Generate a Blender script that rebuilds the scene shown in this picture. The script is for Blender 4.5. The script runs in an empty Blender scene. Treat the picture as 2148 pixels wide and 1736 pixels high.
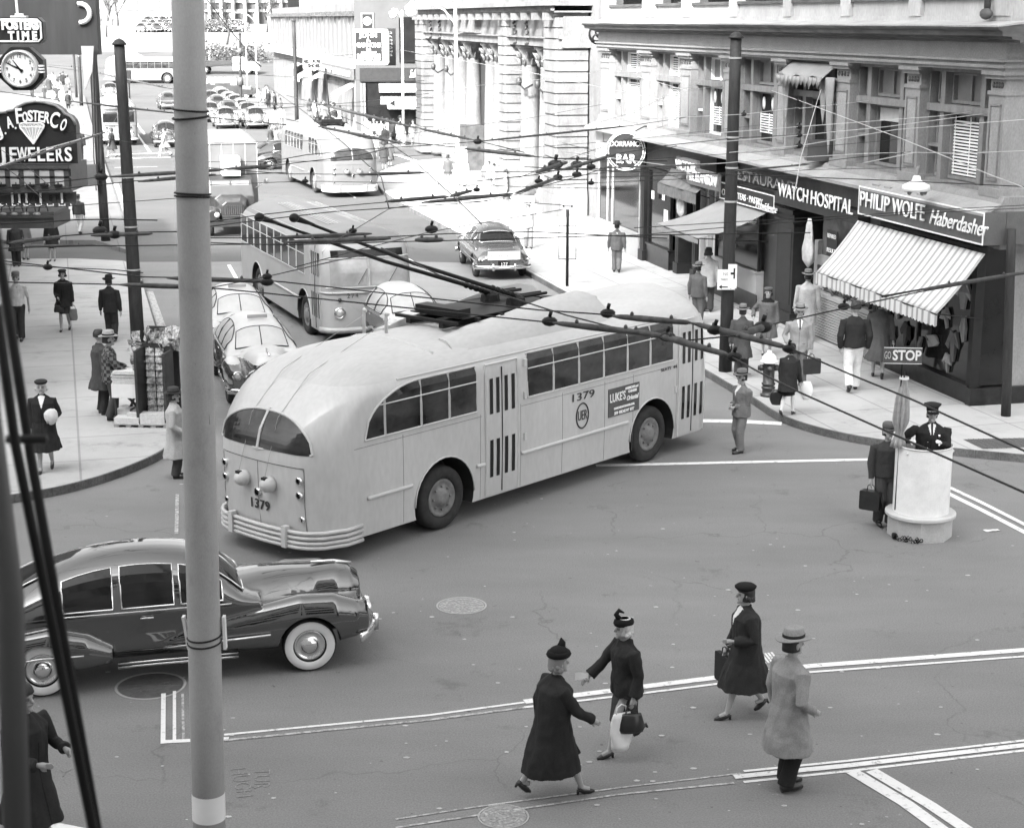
import bpy, bmesh, math, random
from mathutils import Vector as V, Matrix, noise
random.seed(7)
R = math.radians
sin, cos, pi = math.sin, math.cos, math.pi
C = bpy.context.scene.collection
SC = bpy.context.scene

# ------------------------------------------------------------------ camera
FPX, YH, CAMH = 3500.0, 40.0, 8.1          # focal length, horizon and eye height, read off the photograph
PITCH = math.atan((868 - YH) / FPX)
cam_d = bpy.data.cameras.new('camera')
cam = bpy.data.objects.new('camera', cam_d)
C.objects.link(cam)
SC.camera = cam
cam.location = (0, 0, CAMH)
cam.rotation_euler = (pi / 2 - PITCH, 0, 0)
cam_d.sensor_width = 36
cam_d.lens = 36 * FPX / 2148
cam_d.clip_start = 0.2
cam_d.clip_end = 3000
cam_d.dof.use_dof = True
cam_d.dof.focus_distance = 34
cam_d.dof.aperture_fstop = 6.3

# ------------------------------------------------------------------ light
SUN_DIR = V((-0.415, -0.91, 0.70)).normalized()      # towards the sun
world = bpy.data.worlds.new('World')
SC.world = world
world.use_nodes = True
nt = world.node_tree
nt.nodes.clear()
sky = nt.nodes.new('ShaderNodeTexSky')
sky.sky_type = 'NISHITA'
sky.sun_disc = False
sky.sun_elevation = math.asin(SUN_DIR.z)
sky.sun_rotation = math.atan2(SUN_DIR.x, SUN_DIR.y)
sky.air_density = 1.0
sky.dust_density = 10.0
sky.ozone_density = 0.6
bw = nt.nodes.new('ShaderNodeRGBToBW')                # black and white film
bg = nt.nodes.new('ShaderNodeBackground')
bg.inputs[1].default_value = 0.15
ow = nt.nodes.new('ShaderNodeOutputWorld')
nt.links.new(sky.outputs[0], bw.inputs[0])
nt.links.new(bw.outputs[0], bg.inputs[0])
nt.links.new(bg.outputs[0], ow.inputs[0])
sl = bpy.data.lights.new('sun', 'SUN')
sl.energy = 2.0
sl.angle = R(1.5)
sl.color = (1.0, 0.99, 0.98)
so = bpy.data.objects.new('sun', sl)
C.objects.link(so)
so.rotation_euler = SUN_DIR.to_track_quat('Z', 'Y').to_euler()
SC.view_settings.view_transform = 'Standard'
SC.view_settings.look = 'None'
SC.view_settings.exposure = 2.6
SC.view_settings.gamma = 1
SC.cycles.max_bounces = 5
SC.cycles.diffuse_bounces = 3
SC.cycles.glossy_bounces = 3

# ------------------------------------------------------------------ where things stand
CP, SP = cos(PITCH), sin(PITCH)
def ray(x, y):
    u, v = (x - 1074) / FPX, (y - 868) / FPX
    return V((u, CP - v * SP, -SP - v * CP))
def G(x, y, z=0.0):
    r = ray(x, y)
    k = (z - CAMH) / r.z
    return V((r.x * k, r.y * k, z))
def GY(x, y, Y):
    r = ray(x, y)
    k = Y / r.y
    return V((r.x * k, Y, CAMH + r.z * k))
def P(p):
    Z = p[2] - CAMH
    d = p[1] * CP - Z * SP
    return 1074 + FPX * p[0] / d, 868 - FPX * (p[1] * SP + Z * CP) / d, d
def zg(Y):                                            # the square rises gently beyond the street
    pts = [(-500, 0), (185, 0), (215, 2.3), (260, 4.6), (350, 7.4), (600, 8.2), (3000, 8.4)]
    for (a, za), (b, zb) in zip(pts, pts[1:]):
        if Y <= b:
            return za + (zb - za) * (Y - a) / (b - a)
    return 8.4
class Frame:                                          # a wall line: x runs along it towards the camera, y goes into the building
    def __init__(s, o, d):
        s.o, s.d = V((o[0], o[1], 0)), V((d[0], d[1], 0)).normalized()
        s.n = V((-s.d.y, s.d.x, 0))
        s.rz = math.atan2(s.d.y, s.d.x)
    def sz(s, x, y, off=0.0):                         # (x along, z) where a sight line meets the wall
        r = ray(x, y)
        o = s.o + s.n * off
        k = (o - V((0, 0, CAMH))).dot(s.n) / r.dot(s.n)
        p = V((0, 0, CAMH)) + r * k
        return (p - s.o).dot(s.d), p.z

# ------------------------------------------------------------------ materials (all greys: the film is black and white)
MT = {}
def mat(name, g, rough=0.6, var=0.12, scale=4.0, metal=0.0, spec=0.5, bump=0.0, coat=0.0, fine=0.0, stretch=None):
    if name in MT:
        return MT[name]
    m = bpy.data.materials.new(name)
    m.use_nodes = True
    t = m.node_tree
    b = t.nodes['Principled BSDF']
    b.inputs['Coat IOR'].default_value = 2.2 if coat >= 1 else 1.5
    b.inputs['Roughness'].default_value = rough
    b.inputs['Metallic'].default_value = metal
    b.inputs['Specular IOR Level'].default_value = spec
    b.inputs['Coat Weight'].default_value = coat
    b.inputs['Coat Roughness'].default_value = 0.05
    tc = t.nodes.new('ShaderNodeTexCoord')
    mp = t.nodes.new('ShaderNodeMapping')
    t.links.new(tc.outputs['Object'], mp.inputs[0])
    if stretch:
        mp.inputs['Scale'].default_value = stretch
    n1 = t.nodes.new('ShaderNodeTexNoise')
    n1.inputs['Scale'].default_value = scale
    n1.inputs['Detail'].default_value = 6
    n1.inputs['Roughness'].default_value = 0.6
    t.links.new(mp.outputs[0], n1.inputs['Vector'])
    cr = t.nodes.new('ShaderNodeValToRGB')
    lo, hi = g * (1 - var), min(0.95, g * (1 + var))
    cr.color_ramp.elements[0].position = 0.3
    cr.color_ramp.elements[1].position = 0.7
    cr.color_ramp.elements[0].color = (lo, lo, lo, 1)
    cr.color_ramp.elements[1].color = (hi, hi, hi, 1)
    t.links.new(n1.outputs[0], cr.inputs[0])
    out = cr.outputs[0]
    if fine > 0:
        n2 = t.nodes.new('ShaderNodeTexNoise')
        n2.inputs['Scale'].default_value = scale * 14
        n2.inputs['Detail'].default_value = 3
        t.links.new(mp.outputs[0], n2.inputs['Vector'])
        mr = t.nodes.new('ShaderNodeMapRange')
        mr.inputs[1].default_value = 0.3
        mr.inputs[2].default_value = 0.7
        mr.inputs[3].default_value = 1 - fine
        mr.inputs[4].default_value = 1 + fine
        t.links.new(n2.outputs[0], mr.inputs[0])
        mx = t.nodes.new('ShaderNodeMix')
        mx.data_type = 'RGBA'
        mx.blend_type = 'MULTIPLY'
        mx.inputs[0].default_value = 1
        t.links.new(out, mx.inputs[6])
        t.links.new(mr.outputs[0], mx.inputs[7])
        out = mx.outputs[2]
    t.links.new(out, b.inputs['Base Color'])
    if bump > 0:
        bp = t.nodes.new('ShaderNodeBump')
        bp.inputs['Strength'].default_value = bump
        bp.inputs['Distance'].default_value = 0.02
        t.links.new(n1.outputs[0], bp.inputs['Height'])
        t.links.new(bp.outputs[0], b.inputs['Normal'])
    MT[name] = m
    return m
def node_mat(name, build, rough=0.8, spec=0.3, bump=0.0):
    if name in MT:
        return MT[name]
    m = bpy.data.materials.new(name)
    m.use_nodes = True
    t = m.node_tree
    b = t.nodes['Principled BSDF']
    b.inputs['Roughness'].default_value = rough
    b.inputs['Specular IOR Level'].default_value = spec
    tc = t.nodes.new('ShaderNodeTexCoord')
    col, h = build(t, tc.outputs['Object'])
    t.links.new(col, b.inputs['Base Color'])
    if h is not None and bump > 0:
        bp = t.nodes.new('ShaderNodeBump')
        bp.inputs['Strength'].default_value = bump
        bp.inputs['Distance'].default_value = 0.02
        t.links.new(h, bp.inputs['Height'])
        t.links.new(bp.outputs[0], b.inputs['Normal'])
    MT[name] = m
    return m
def nz(t, vec, scale, detail=5, rough=0.6):
    n = t.nodes.new('ShaderNodeTexNoise')
    n.inputs['Scale'].default_value = scale
    n.inputs['Detail'].default_value = detail
    n.inputs['Roughness'].default_value = rough
    t.links.new(vec, n.inputs['Vector'])
    return n.outputs[0]
def ramp(t, fac, stops):
    r = t.nodes.new('ShaderNodeValToRGB')
    e = r.color_ramp.elements
    while len(e) < len(stops):
        e.new(0.5)
    for i, (p, c) in enumerate(stops):
        e[i].position = p
        e[i].color = (c, c, c, 1)
    t.links.new(fac, r.inputs[0])
    return r.outputs[0]
def mul(t, a, b, f=1.0, mode='MULTIPLY'):
    x = t.nodes.new('ShaderNodeMix')
    x.data_type = 'RGBA'
    x.blend_type = mode
    x.inputs[0].default_value = f
    t.links.new(a, x.inputs[6])
    t.links.new(b, x.inputs[7])
    return x.outputs[2]
def xform(t, vec, scale=(1, 1, 1), rot=0.0):
    mp = t.nodes.new('ShaderNodeMapping')
    mp.inputs['Scale'].default_value = scale
    mp.inputs['Rotation'].default_value = (0, 0, rot)
    t.links.new(vec, mp.inputs[0])
    return mp.outputs[0]
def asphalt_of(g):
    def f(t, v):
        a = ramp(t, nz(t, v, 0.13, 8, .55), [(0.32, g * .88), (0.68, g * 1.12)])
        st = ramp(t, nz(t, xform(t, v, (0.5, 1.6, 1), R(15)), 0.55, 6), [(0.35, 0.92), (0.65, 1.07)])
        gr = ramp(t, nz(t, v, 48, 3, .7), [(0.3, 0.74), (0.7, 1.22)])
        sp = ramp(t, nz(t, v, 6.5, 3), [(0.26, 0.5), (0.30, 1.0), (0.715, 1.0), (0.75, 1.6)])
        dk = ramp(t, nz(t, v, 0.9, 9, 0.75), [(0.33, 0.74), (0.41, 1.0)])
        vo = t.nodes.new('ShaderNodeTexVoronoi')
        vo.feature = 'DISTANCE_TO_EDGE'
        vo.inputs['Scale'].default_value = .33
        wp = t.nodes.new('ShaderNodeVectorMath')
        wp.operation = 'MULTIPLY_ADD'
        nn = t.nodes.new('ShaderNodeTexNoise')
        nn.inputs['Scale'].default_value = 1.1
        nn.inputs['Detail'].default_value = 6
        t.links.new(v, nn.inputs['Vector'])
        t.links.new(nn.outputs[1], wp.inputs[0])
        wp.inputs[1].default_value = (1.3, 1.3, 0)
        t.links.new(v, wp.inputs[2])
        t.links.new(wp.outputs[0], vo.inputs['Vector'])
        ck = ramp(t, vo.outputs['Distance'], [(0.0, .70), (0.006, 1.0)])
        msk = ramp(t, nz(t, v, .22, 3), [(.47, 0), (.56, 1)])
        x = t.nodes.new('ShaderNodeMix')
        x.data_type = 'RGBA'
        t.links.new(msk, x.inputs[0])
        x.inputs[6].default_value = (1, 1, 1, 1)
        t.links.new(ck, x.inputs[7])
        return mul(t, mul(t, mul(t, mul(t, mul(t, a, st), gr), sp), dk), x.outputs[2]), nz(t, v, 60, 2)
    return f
def paving(t, v):
    a = ramp(t, nz(t, v, 0.5, 7), [(0.3, 0.38), (0.7, 0.47)])
    g = ramp(t, nz(t, v, 40, 2), [(0.3, 0.93), (0.7, 1.06)])
    br = t.nodes.new('ShaderNodeTexBrick')
    br.offset = 0.0
    br.inputs['Color1'].default_value = (1, 1, 1, 1)
    br.inputs['Color2'].default_value = (0.93, 0.93, 0.93, 1)
    br.inputs['Mortar'].default_value = (0.66, 0.66, 0.66, 1)
    br.inputs['Scale'].default_value = 0.55
    br.inputs['Mortar Size'].default_value = 0.014
    br.inputs['Mortar Smooth'].default_value = 0.3
    br.inputs['Brick Width'].default_value = 1.0
    br.inputs['Row Height'].default_value = 1.0
    t.links.new(xform(t, v, (1, 1, 1), R(-15)), br.inputs['Vector'])
    d = ramp(t, nz(t, v, 1.4, 6, 0.7), [(0.3, 0.68), (0.40, 0.92), (0.5, 1.0)])
    return mul(t, mul(t, mul(t, a, g), br.outputs[0]), d), None
def worn_paint(t, v):
    n = nz(t, v, 9, 7, 0.75)
    return ramp(t, n, [(0.34, 0.26), (0.44, 0.72), (0.8, 0.8)]), None
def faint_paint(t, v):
    n = nz(t, v, 12, 7, 0.8)
    return ramp(t, n, [(0.42, 0.2), (0.56, 0.5), (0.9, 0.55)]), None
def plaid(t, v):
    ck = t.nodes.new('ShaderNodeTexChecker')
    ck.inputs['Scale'].default_value = 14
    ck.inputs[1].default_value = (0.03, 0.03, 0.03, 1)
    ck.inputs[2].default_value = (0.13, 0.13, 0.13, 1)
    t.links.new(v, ck.inputs[0])
    return ck.outputs[0], None
def wave_mat(a, b, sc, axis='Z', dist=0.0):
    def f(t, v):
        w = t.nodes.new('ShaderNodeTexWave')
        w.bands_direction = axis
        w.inputs['Scale'].default_value = sc
        w.inputs['Distortion'].default_value = dist
        t.links.new(v, w.inputs[0])
        return ramp(t, w.outputs[0], [(0.42, a), (0.58, b)]), None
    return f
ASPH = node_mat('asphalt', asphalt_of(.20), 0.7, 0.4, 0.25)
ASPH2 = node_mat('asphalt_toned_for_sun', asphalt_of(.085), 0.75, 0.3, 0.25)  # darker copy of the asphalt, offsets full sun on the far street
PAVE = node_mat('concrete_paving', paving, 0.8, 0.3)
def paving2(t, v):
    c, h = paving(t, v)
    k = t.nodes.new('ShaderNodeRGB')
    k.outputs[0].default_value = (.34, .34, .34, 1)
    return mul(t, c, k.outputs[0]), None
PAVE2 = node_mat('paving_toned_for_sun', paving2, 0.8, 0.3)  # paving colour darkened to offset full sun on the far pavements
PAINT = node_mat('worn_road_paint', worn_paint, 0.7)
FAINT = node_mat('faded_road_paint', faint_paint, 0.7)
KERB = mat('granite_kerb', 0.115, 0.85, 0.4, 2, fine=0.25, bump=0.3)  # shadow on the kerb face is put into this dark colour
BLK = mat('black_paint', 0.010, 0.5, 0.2, spec=.25)
DARK = mat('dark_cavity', 0.02, 0.9, 0.2)
RUB = mat('tyre_rubber', 0.035, 0.8, 0.25, 8, spec=.2)
CHR = mat('chrome', 0.75, 0.12, 0.05, 3, metal=1.0)
GLS = mat('dark_window_glass', 0.012, 0.06, 0.3, 2, spec=0.35)
GLS2 = mat('pale_window_glass', 0.28, 0.1, 0.25, 2, spec=0.9)  # paler base colour than the dark glass
WHT = mat('white_enamel', 0.78, 0.4, 0.06, 3)
WOODP = mat('pole_iron', 0.03, 0.6, 0.3, 5, stretch=(3, 3, 0.6), fine=0.15, spec=.25)
STONE = mat('limestone', 0.155, 0.85, 0.28, 1.1, fine=0.15, bump=0.2, stretch=(1, 1, .5))
SKIN = mat('skin', 0.34, 0.55, 0.06, 6)
HAIRD = mat('dark_hair', 0.02, 0.6, 0.3, 30)
HAIRL = mat('white_hair', 0.5, 0.6, 0.2, 30)
IRON = mat('black_iron', 0.012, 0.5, 0.3, 6, spec=.25)

# ------------------------------------------------------------------ mesh building
class MB:
    def __init__(s):
        s.v, s.f, s.m = [], [], []
        s.st = []
    def add(s, vs, fs, m=0):
        o = len(s.v)
        s.st.append((o, len(s.f)))
        s.v += [tuple(p) for p in vs]
        s.f += [tuple(i + o for i in f) for f in fs]
        s.m += [m] * len(fs)
        return s
    def box(s, x0, x1, y0, y1, z0, z1, m=0):
        vs = [(x, y, z) for z in (z0, z1) for y in (y0, y1) for x in (x0, x1)]
        return s.add(vs, [(0, 2, 3, 1), (4, 5, 7, 6), (0, 1, 5, 4), (2, 6, 7, 3), (0, 4, 6, 2), (1, 3, 7, 5)], m)
    def loft(s, rings, caps=True, m=0, closed=True):
        n = len(rings[0])
        vs = [p for r in rings for p in r]
        fs = []
        for i in range(len(rings) - 1):
            for j in range(n if closed else n - 1):
                k = (j + 1) % n
                fs.append((i * n + j, i * n + k, (i + 1) * n + k, (i + 1) * n + j))
        if caps:
            fs.append(tuple(reversed(range(n))))
            fs.append(tuple((len(rings) - 1) * n + j for j in range(n)))
        return s.add(vs, fs, m)
    def tube(s, pts, rad, n=8, m=0, caps=True):
        pts = [V(p) for p in pts]
        if not hasattr(rad, '__len__'):
            rad = [rad] * len(pts)
        rings = []
        q, d0 = None, None
        for i, p in enumerate(pts):
            a = pts[min(i + 1, len(pts) - 1)] - pts[max(i - 1, 0)]
            if a.length < 1e-9:
                a = V((0, 0, 1)) if d0 is None else d0
            a = a.normalized()
            q = a.to_track_quat('Z', 'Y') if q is None else d0.rotation_difference(a) @ q
            d0 = a
            rings.append([p + q @ V((rad[i] * cos(2 * pi * j / n), rad[i] * sin(2 * pi * j / n), 0)) for j in range(n)])
        return s.loft(rings, caps, m)
    def lathe(s, prof, c=(0, 0, 0), n=20, axis='z', m=0, caps=True):
        rings = []
        for r, h in prof:
            rg = []
            for j in range(n):
                a = 2 * pi * j / n
                x, y = r * cos(a), r * sin(a)
                p = (x, y, h) if axis == 'z' else ((h, x, y) if axis == 'x' else (y, h, x))
                rg.append((p[0] + c[0], p[1] + c[1], p[2] + c[2]))
            rings.append(rg)
        return s.loft(rings, caps, m)
    def ball(s, c, r, n=12, m=0):
        if not hasattr(r, '__len__'):
            r = (r, r, r)
        k = max(5, n // 2 + 2)
        rings = []
        for i in range(k):
            t = -pi / 2 + pi * (i + 0.12) / (k - 0.76)
            rings.append([(c[0] + r[0] * cos(t) * cos(2 * pi * j / n), c[1] + r[1] * cos(t) * sin(2 * pi * j / n), c[2] + r[2] * sin(t)) for j in range(n)])
        return s.loft(rings, True, m)
    def prism(s, poly, z0, z1, m=0):
        n = len(poly)
        vs = [(p[0], p[1], z0) for p in poly] + [(p[0], p[1], z1) for p in poly]
        a = sum(poly[i][0] * poly[(i + 1) % n][1] - poly[(i + 1) % n][0] * poly[i][1] for i in range(n))
        ix = list(range(n)) if a > 0 else list(reversed(range(n)))
        fs = [tuple(reversed(ix)), tuple(i + n for i in ix)]
        for i in range(n):
            p, q = ix[i], ix[(i + 1) % n]
            fs.append((p, q, q + n, p + n))
        return s.add(vs, fs, m)
    def grid(s, fn, nu, nv, m=0):
        vs = [fn(i / nu, j / nv) for i in range(nu + 1) for j in range(nv + 1)]
        fs = [(i * (nv + 1) + j, (i + 1) * (nv + 1) + j, (i + 1) * (nv + 1) + j + 1, i * (nv + 1) + j + 1) for i in range(nu) for j in range(nv)]
        return s.add(vs, fs, m)
    def scale(s, k):
        s.v = [(p[0] * k, p[1] * k, p[2] * k) for p in s.v]
        return s
    def mesh(s, name, mats, smooth=False):
        me = bpy.data.meshes.new(name)
        me.from_pydata(s.v, [], s.f)
        if not isinstance(mats, (list, tuple)):
            mats = [mats]
        for m in mats:
            me.materials.append(m)
        for p, i in zip(me.polygons, s.m):
            p.material_index = i
            p.use_smooth = smooth
        me.update()
        return me
    def each(s, name, mats, parent=None, smooth=False):
        """every primitive added becomes a part of its own"""
        st = s.st + [(len(s.v), len(s.f))]
        out = []
        for (v0, f0), (v1, f1) in zip(st, st[1:]):
            k = MB()
            k.add(s.v[v0:v1], [tuple(i - v0 for i in f) for f in s.f[f0:f1]])
            k.m = s.m[f0:f1]
            out.append(k.build(name, mats, parent, smooth))
        return out
    def build(s, name, mats, parent=None, smooth=False, loc=None):
        o = bpy.data.objects.new(name, s.mesh(name, mats, smooth))
        C.objects.link(o)
        if parent is not None:
            o.parent = parent
        if loc is not None:
            o.location = loc
        return o
def fixn(me):
    b = bmesh.new()
    b.from_mesh(me)
    bmesh.ops.remove_doubles(b, verts=b.verts, dist=1e-5)
    bmesh.ops.recalc_face_normals(b, faces=b.faces)
    b.to_mesh(me)
    b.free()
BENCH = bpy.data.scenes.new('bench')                 # a scratch scene so each evaluation only sees its own object
def evaluated_mesh(o, extra=()):
    obs = [o] + list(extra)
    for q in obs:
        BENCH.collection.objects.link(q)
    vl = BENCH.view_layers[0]
    vl.update()
    dg = vl.depsgraph
    me = bpy.data.meshes.new_from_object(o.evaluated_get(dg), depsgraph=dg)
    for q in obs:
        BENCH.collection.objects.unlink(q)
    return me
def applied(o, smooth=True, extra=()):
    me = evaluated_mesh(o, extra)
    o.modifiers.clear()
    old = o.data
    o.data = me
    bpy.data.meshes.remove(old)
    for p in me.polygons:
        p.use_smooth = smooth
    return o
def remesh(o, vox, sm=0):
    fixn(o.data)
    m = o.modifiers.new('r', 'REMESH')
    m.mode = 'VOXEL'
    m.voxel_size = vox
    if sm:
        k = o.modifiers.new('s', 'SMOOTH')
        k.factor = 0.5
        k.iterations = sm
    return applied(o)
def cut(o, cutters, smooth=True):
    par = o.parent
    o.parent = None
    for c in cutters:
        fixn(c.data)
        m = o.modifiers.new('b', 'BOOLEAN')
        m.operation = 'DIFFERENCE'
        m.solver = 'EXACT'
        m.material_mode = 'TRANSFER'
        m.object = c
    applied(o, smooth, cutters)
    for c in cutters:
        bpy.data.objects.remove(c)
    o.parent = par
    return o
def autosmooth(o, ang=35):
    me = o.data
    b = bmesh.new()
    b.from_mesh(me)
    for e in b.edges:
        if len(e.link_faces) == 2 and e.calc_face_angle(0) > R(ang):
            e.smooth = False
    for f in b.faces:
        f.smooth = True
    b.to_mesh(me)
    b.free()
    return o
def tag(o, label=None, cat=None, group=None, kind=None):
    if label:
        o['label'] = label
    if cat:
        o['category'] = cat
    if group:
        o['group'] = group
    if kind:
        o['kind'] = kind
    return o
def thing(name, label, cat, loc=(0, 0, 0), rz=0.0, group=None):
    o = bpy.data.objects.new(name, None)
    o.empty_display_size = 0.2
    C.objects.link(o)
    o.location = loc
    o.rotation_euler = (0, 0, rz)
    return tag(o, label, cat, group)
def kids(o):
    return [c for c in C.objects if c.parent == o]
def copy_tree(o, loc=None, rz=None, label=None, group=None, parent=None):
    c = o.copy()
    C.objects.link(c)
    if parent is not None:
        c.parent = parent
    if loc is not None:
        c.location = loc
    if rz is not None:
        c.rotation_euler = (0, 0, rz)
    if label:
        c['label'] = label
    if group:
        c['group'] = group
    for ch in kids(o):
        copy_tree(ch, parent=c)
    return c
def text(body, size, m, parent, name='lettering', loc=(0, 0, 0), rot=(pi / 2, 0, 0), depth=0.01, align='CENTER', sx=1.0, fit=None, shear=0.0, bold=0.0, spacing=1.0):
    cu = bpy.data.curves.new('t', 'FONT')
    cu.body = body
    cu.size = size
    cu.align_x = align
    cu.align_y = 'CENTER'
    cu.extrude = depth
    cu.shear = shear
    cu.offset = bold
    cu.space_character = spacing
    cu.resolution_u = 3
    to = bpy.data.objects.new('t', cu)
    me = evaluated_mesh(to)
    bpy.data.objects.remove(to)
    bpy.data.curves.remove(cu)
    if fit and len(me.vertices):
        w = max(v.co.x for v in me.vertices) - min(v.co.x for v in me.vertices)
        sx = fit / max(w, 1e-6)
    for v in me.vertices:
        v.co.x *= sx
    me.materials.clear()
    me.materials.append(m)
    o = bpy.data.objects.new(name, me)
    C.objects.link(o)
    if parent is not None:
        o.parent = parent
    o.location = loc
    o.rotation_euler = rot
    return o
def rr(x0, x1, z0, z1, r, n=5):                       # rounded rectangle outline
    out = []
    for cx, cz, a0 in ((x1 - r, z0 + r, -90), (x1 - r, z1 - r, 0), (x0 + r, z1 - r, 90), (x0 + r, z0 + r, 180)):
        for i in range(n + 1):
            a = R(a0 + 90 * i / n)
            out.append((cx + r * cos(a), cz + r * sin(a)))
    return out
def clampf(x, a=0.0, b=1.0):
    return max(a, min(b, x))
def lerp(a, b, t):
    return a + (b - a) * t
def interp(pts, x):
    if x <= pts[0][0]:
        return pts[0][1]
    for (a, va), (b, vb) in zip(pts, pts[1:]):
        if x <= b:
            t = (x - a) / (b - a)
            t = t * t * (3 - 2 * t)
            return va + (vb - va) * t
    return pts[-1][1]

# ================================================================== THE SETTING
def ground():
    Ys = [-60, -20, 0, 20, 40, 60, 80, 100, 120, 150, 185, 200, 215, 235, 260, 300, 350, 450, 600, 1000, 2400]
    Xs = [-900, -300, -120, -60, -30, 0, 30, 60, 120, 300, 900]
    b = MB()
    vs = [(x, Y, zg(Y)) for Y in Ys for x in Xs]
    n = len(Xs)
    b.add(vs, [(i * n + j, i * n + j + 1, (i + 1) * n + j + 1, (i + 1) * n + j) for i in range(len(Ys) - 1) for j in range(n - 1)])
    tag(b.build('road', ASPH), kind='structure')
ground()
def street_sheet():  # added darker sheet that tones down the sunlit part of the road
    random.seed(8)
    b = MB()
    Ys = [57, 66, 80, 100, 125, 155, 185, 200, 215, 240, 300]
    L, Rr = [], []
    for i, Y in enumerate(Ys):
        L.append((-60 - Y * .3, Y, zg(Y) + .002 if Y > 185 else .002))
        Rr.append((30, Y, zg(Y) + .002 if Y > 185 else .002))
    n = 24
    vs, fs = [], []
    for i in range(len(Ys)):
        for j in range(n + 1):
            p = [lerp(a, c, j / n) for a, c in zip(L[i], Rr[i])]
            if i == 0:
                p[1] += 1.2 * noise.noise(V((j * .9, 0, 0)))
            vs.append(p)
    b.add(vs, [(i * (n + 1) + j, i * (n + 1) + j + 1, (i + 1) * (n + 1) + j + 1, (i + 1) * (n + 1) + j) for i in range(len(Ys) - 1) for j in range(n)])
    tag(b.build('added_street_tone_sheet', ASPH2), kind='structure')
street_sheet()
def chain(pts):
    return [G(x, y) for x, y in pts]
def pavement(name, edge, rest, z=0.15, m=PAVE):
    """edge: kerb line in order; rest: remaining corners of the paved area"""
    e = chain(edge)
    poly = [(p.x, p.y) for p in e] + [(p.x, p.y) for p in rest]
    tag(MB().prism(poly, -0.1, z).build(name, m), kind='structure')
    k = MB()
    area = sum(poly[i][0] * poly[(i + 1) % len(poly)][1] - poly[(i + 1) % len(poly)][0] * poly[i][1] for i in range(len(poly)))
    sgn = 1 if area > 0 else -1
    for i in range(len(e) - 1):
        a, c = e[i], e[i + 1]
        d = c - a
        L = d.length
        nn = max(1, round(L / 1.9))
        d.normalize()
        nrm = V((d.y, -d.x, 0)) * sgn
        for q in range(nn):
            p0, p1 = a + d * (L * q / nn + 0.002), a + d * (L * (q + 1) / nn - 0.002)
            i0, i1 = p0 - nrm * 0.035, p1 - nrm * 0.035
            o0, o1 = p0 + nrm * 0.012, p1 + nrm * 0.012
            k.prism([(o0.x, o0.y), (o1.x, o1.y), (i1.x, i1.y), (i0.x, i0.y)], -0.05, z + 0.004)
    tag(k.build('kerb', KERB), kind='structure')
def smooth_line(pts, n=4):
    out = []
    for i in range(len(pts) - 1):
        p0, p1, p2, p3 = pts[max(i - 1, 0)], pts[i], pts[i + 1], pts[min(i + 2, len(pts) - 1)]
        for k in range(n):
            t = k / n
            out.append(tuple(0.5 * (2 * p1[a] + (p2[a] - p0[a]) * t + (2 * p0[a] - 5 * p1[a] + 4 * p2[a] - p3[a]) * t * t + (3 * p1[a] - p0[a] - 3 * p2[a] + p3[a]) * t ** 3) for a in (0, 1)))
    out.append(pts[-1])
    return out
LK = smooth_line([(-420, 1128), (-150, 1094), (0, 1060), (110, 1041), (200, 1018), (280, 990), (345, 958), (392, 915), (402, 872), (385, 830), (345, 745), (302, 606), (291, 572), (262, 556)], 4)
pavement('left_pavement', LK, chain([(150, 551), (-300, 556)]))
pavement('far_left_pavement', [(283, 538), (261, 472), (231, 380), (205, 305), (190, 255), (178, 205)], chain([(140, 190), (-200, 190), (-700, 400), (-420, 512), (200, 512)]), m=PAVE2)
RK = smooth_line([(2600, 1010), (2300, 985), (2148, 970), (1991, 955), (1838, 936), (1756, 921), (1684, 902), (1628, 880), (1582, 850), (1536, 823), (1490, 795)], 3) + [(1156, 606), (1000, 518), (832, 428), (800, 405), (789, 388), (797, 366), (830, 352), (880, 342), (960, 335)]
pavement('right_pavement', RK, chain([(1300, 335), (1500, 420), (2600, 520)]))
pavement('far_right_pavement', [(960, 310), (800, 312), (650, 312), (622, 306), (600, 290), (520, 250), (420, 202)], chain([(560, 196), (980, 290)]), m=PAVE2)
SN = [0]
def stripe(name, pts, w, m=PAINT, z=0.006, kind='structure'):
    """painted line along image points, width in metres"""
    SN[0] += 1
    z += .0008 * (SN[0] % 7)
    b = MB()
    e = [G(x, y, 0) for x, y in pts]
    for i0, i1, dd in ((0, 1, 0), (-1, -2, 0)):
        if pts[i0][0] > 2140 or pts[i0][1] > 1740:
            e[i0] = e[i0] + (e[i0] - e[i1]).normalized() * 9
    L, Rr = [], []
    for i, p in enumerate(e):
        d = (e[min(i + 1, len(e) - 1)] - e[max(i - 1, 0)]).normalized()
        nrm = V((-d.y, d.x, 0)) * w / 2
        L.append(p + nrm)
        Rr.append(p - nrm)
    for i in range(len(e) - 1):
        a, c2, c3, d4 = L[i], L[i + 1], Rr[i + 1], Rr[i]
        b.add([(q.x, q.y, zg(q.y) + z) for q in (a, c2, c3, d4)], [(0, 1, 2, 3)])
    fixn(b_o := b.mesh(name, m))
    o = bpy.data.objects.new(name, b_o)
    C.objects.link(o)
    for p in b_o.polygons:
        if p.normal.z < 0:
            p.flip()
    return tag(o, kind=kind)
# upper crossing line, painted in several passes
stripe('road_marking', [(470, 1541), (900, 1500), (1100, 1473)], 0.05, PAINT)
stripe('road_marking', [(470, 1553), (900, 1510), (1100, 1484)], 0.05, FAINT)
stripe('road_marking', [(1100, 1472), (1400, 1434), (1700, 1397), (2300, 1352)], 0.13)
stripe('road_marking', [(1100, 1484), (1400, 1448), (1700, 1410), (2300, 1366)], 0.055)
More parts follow.
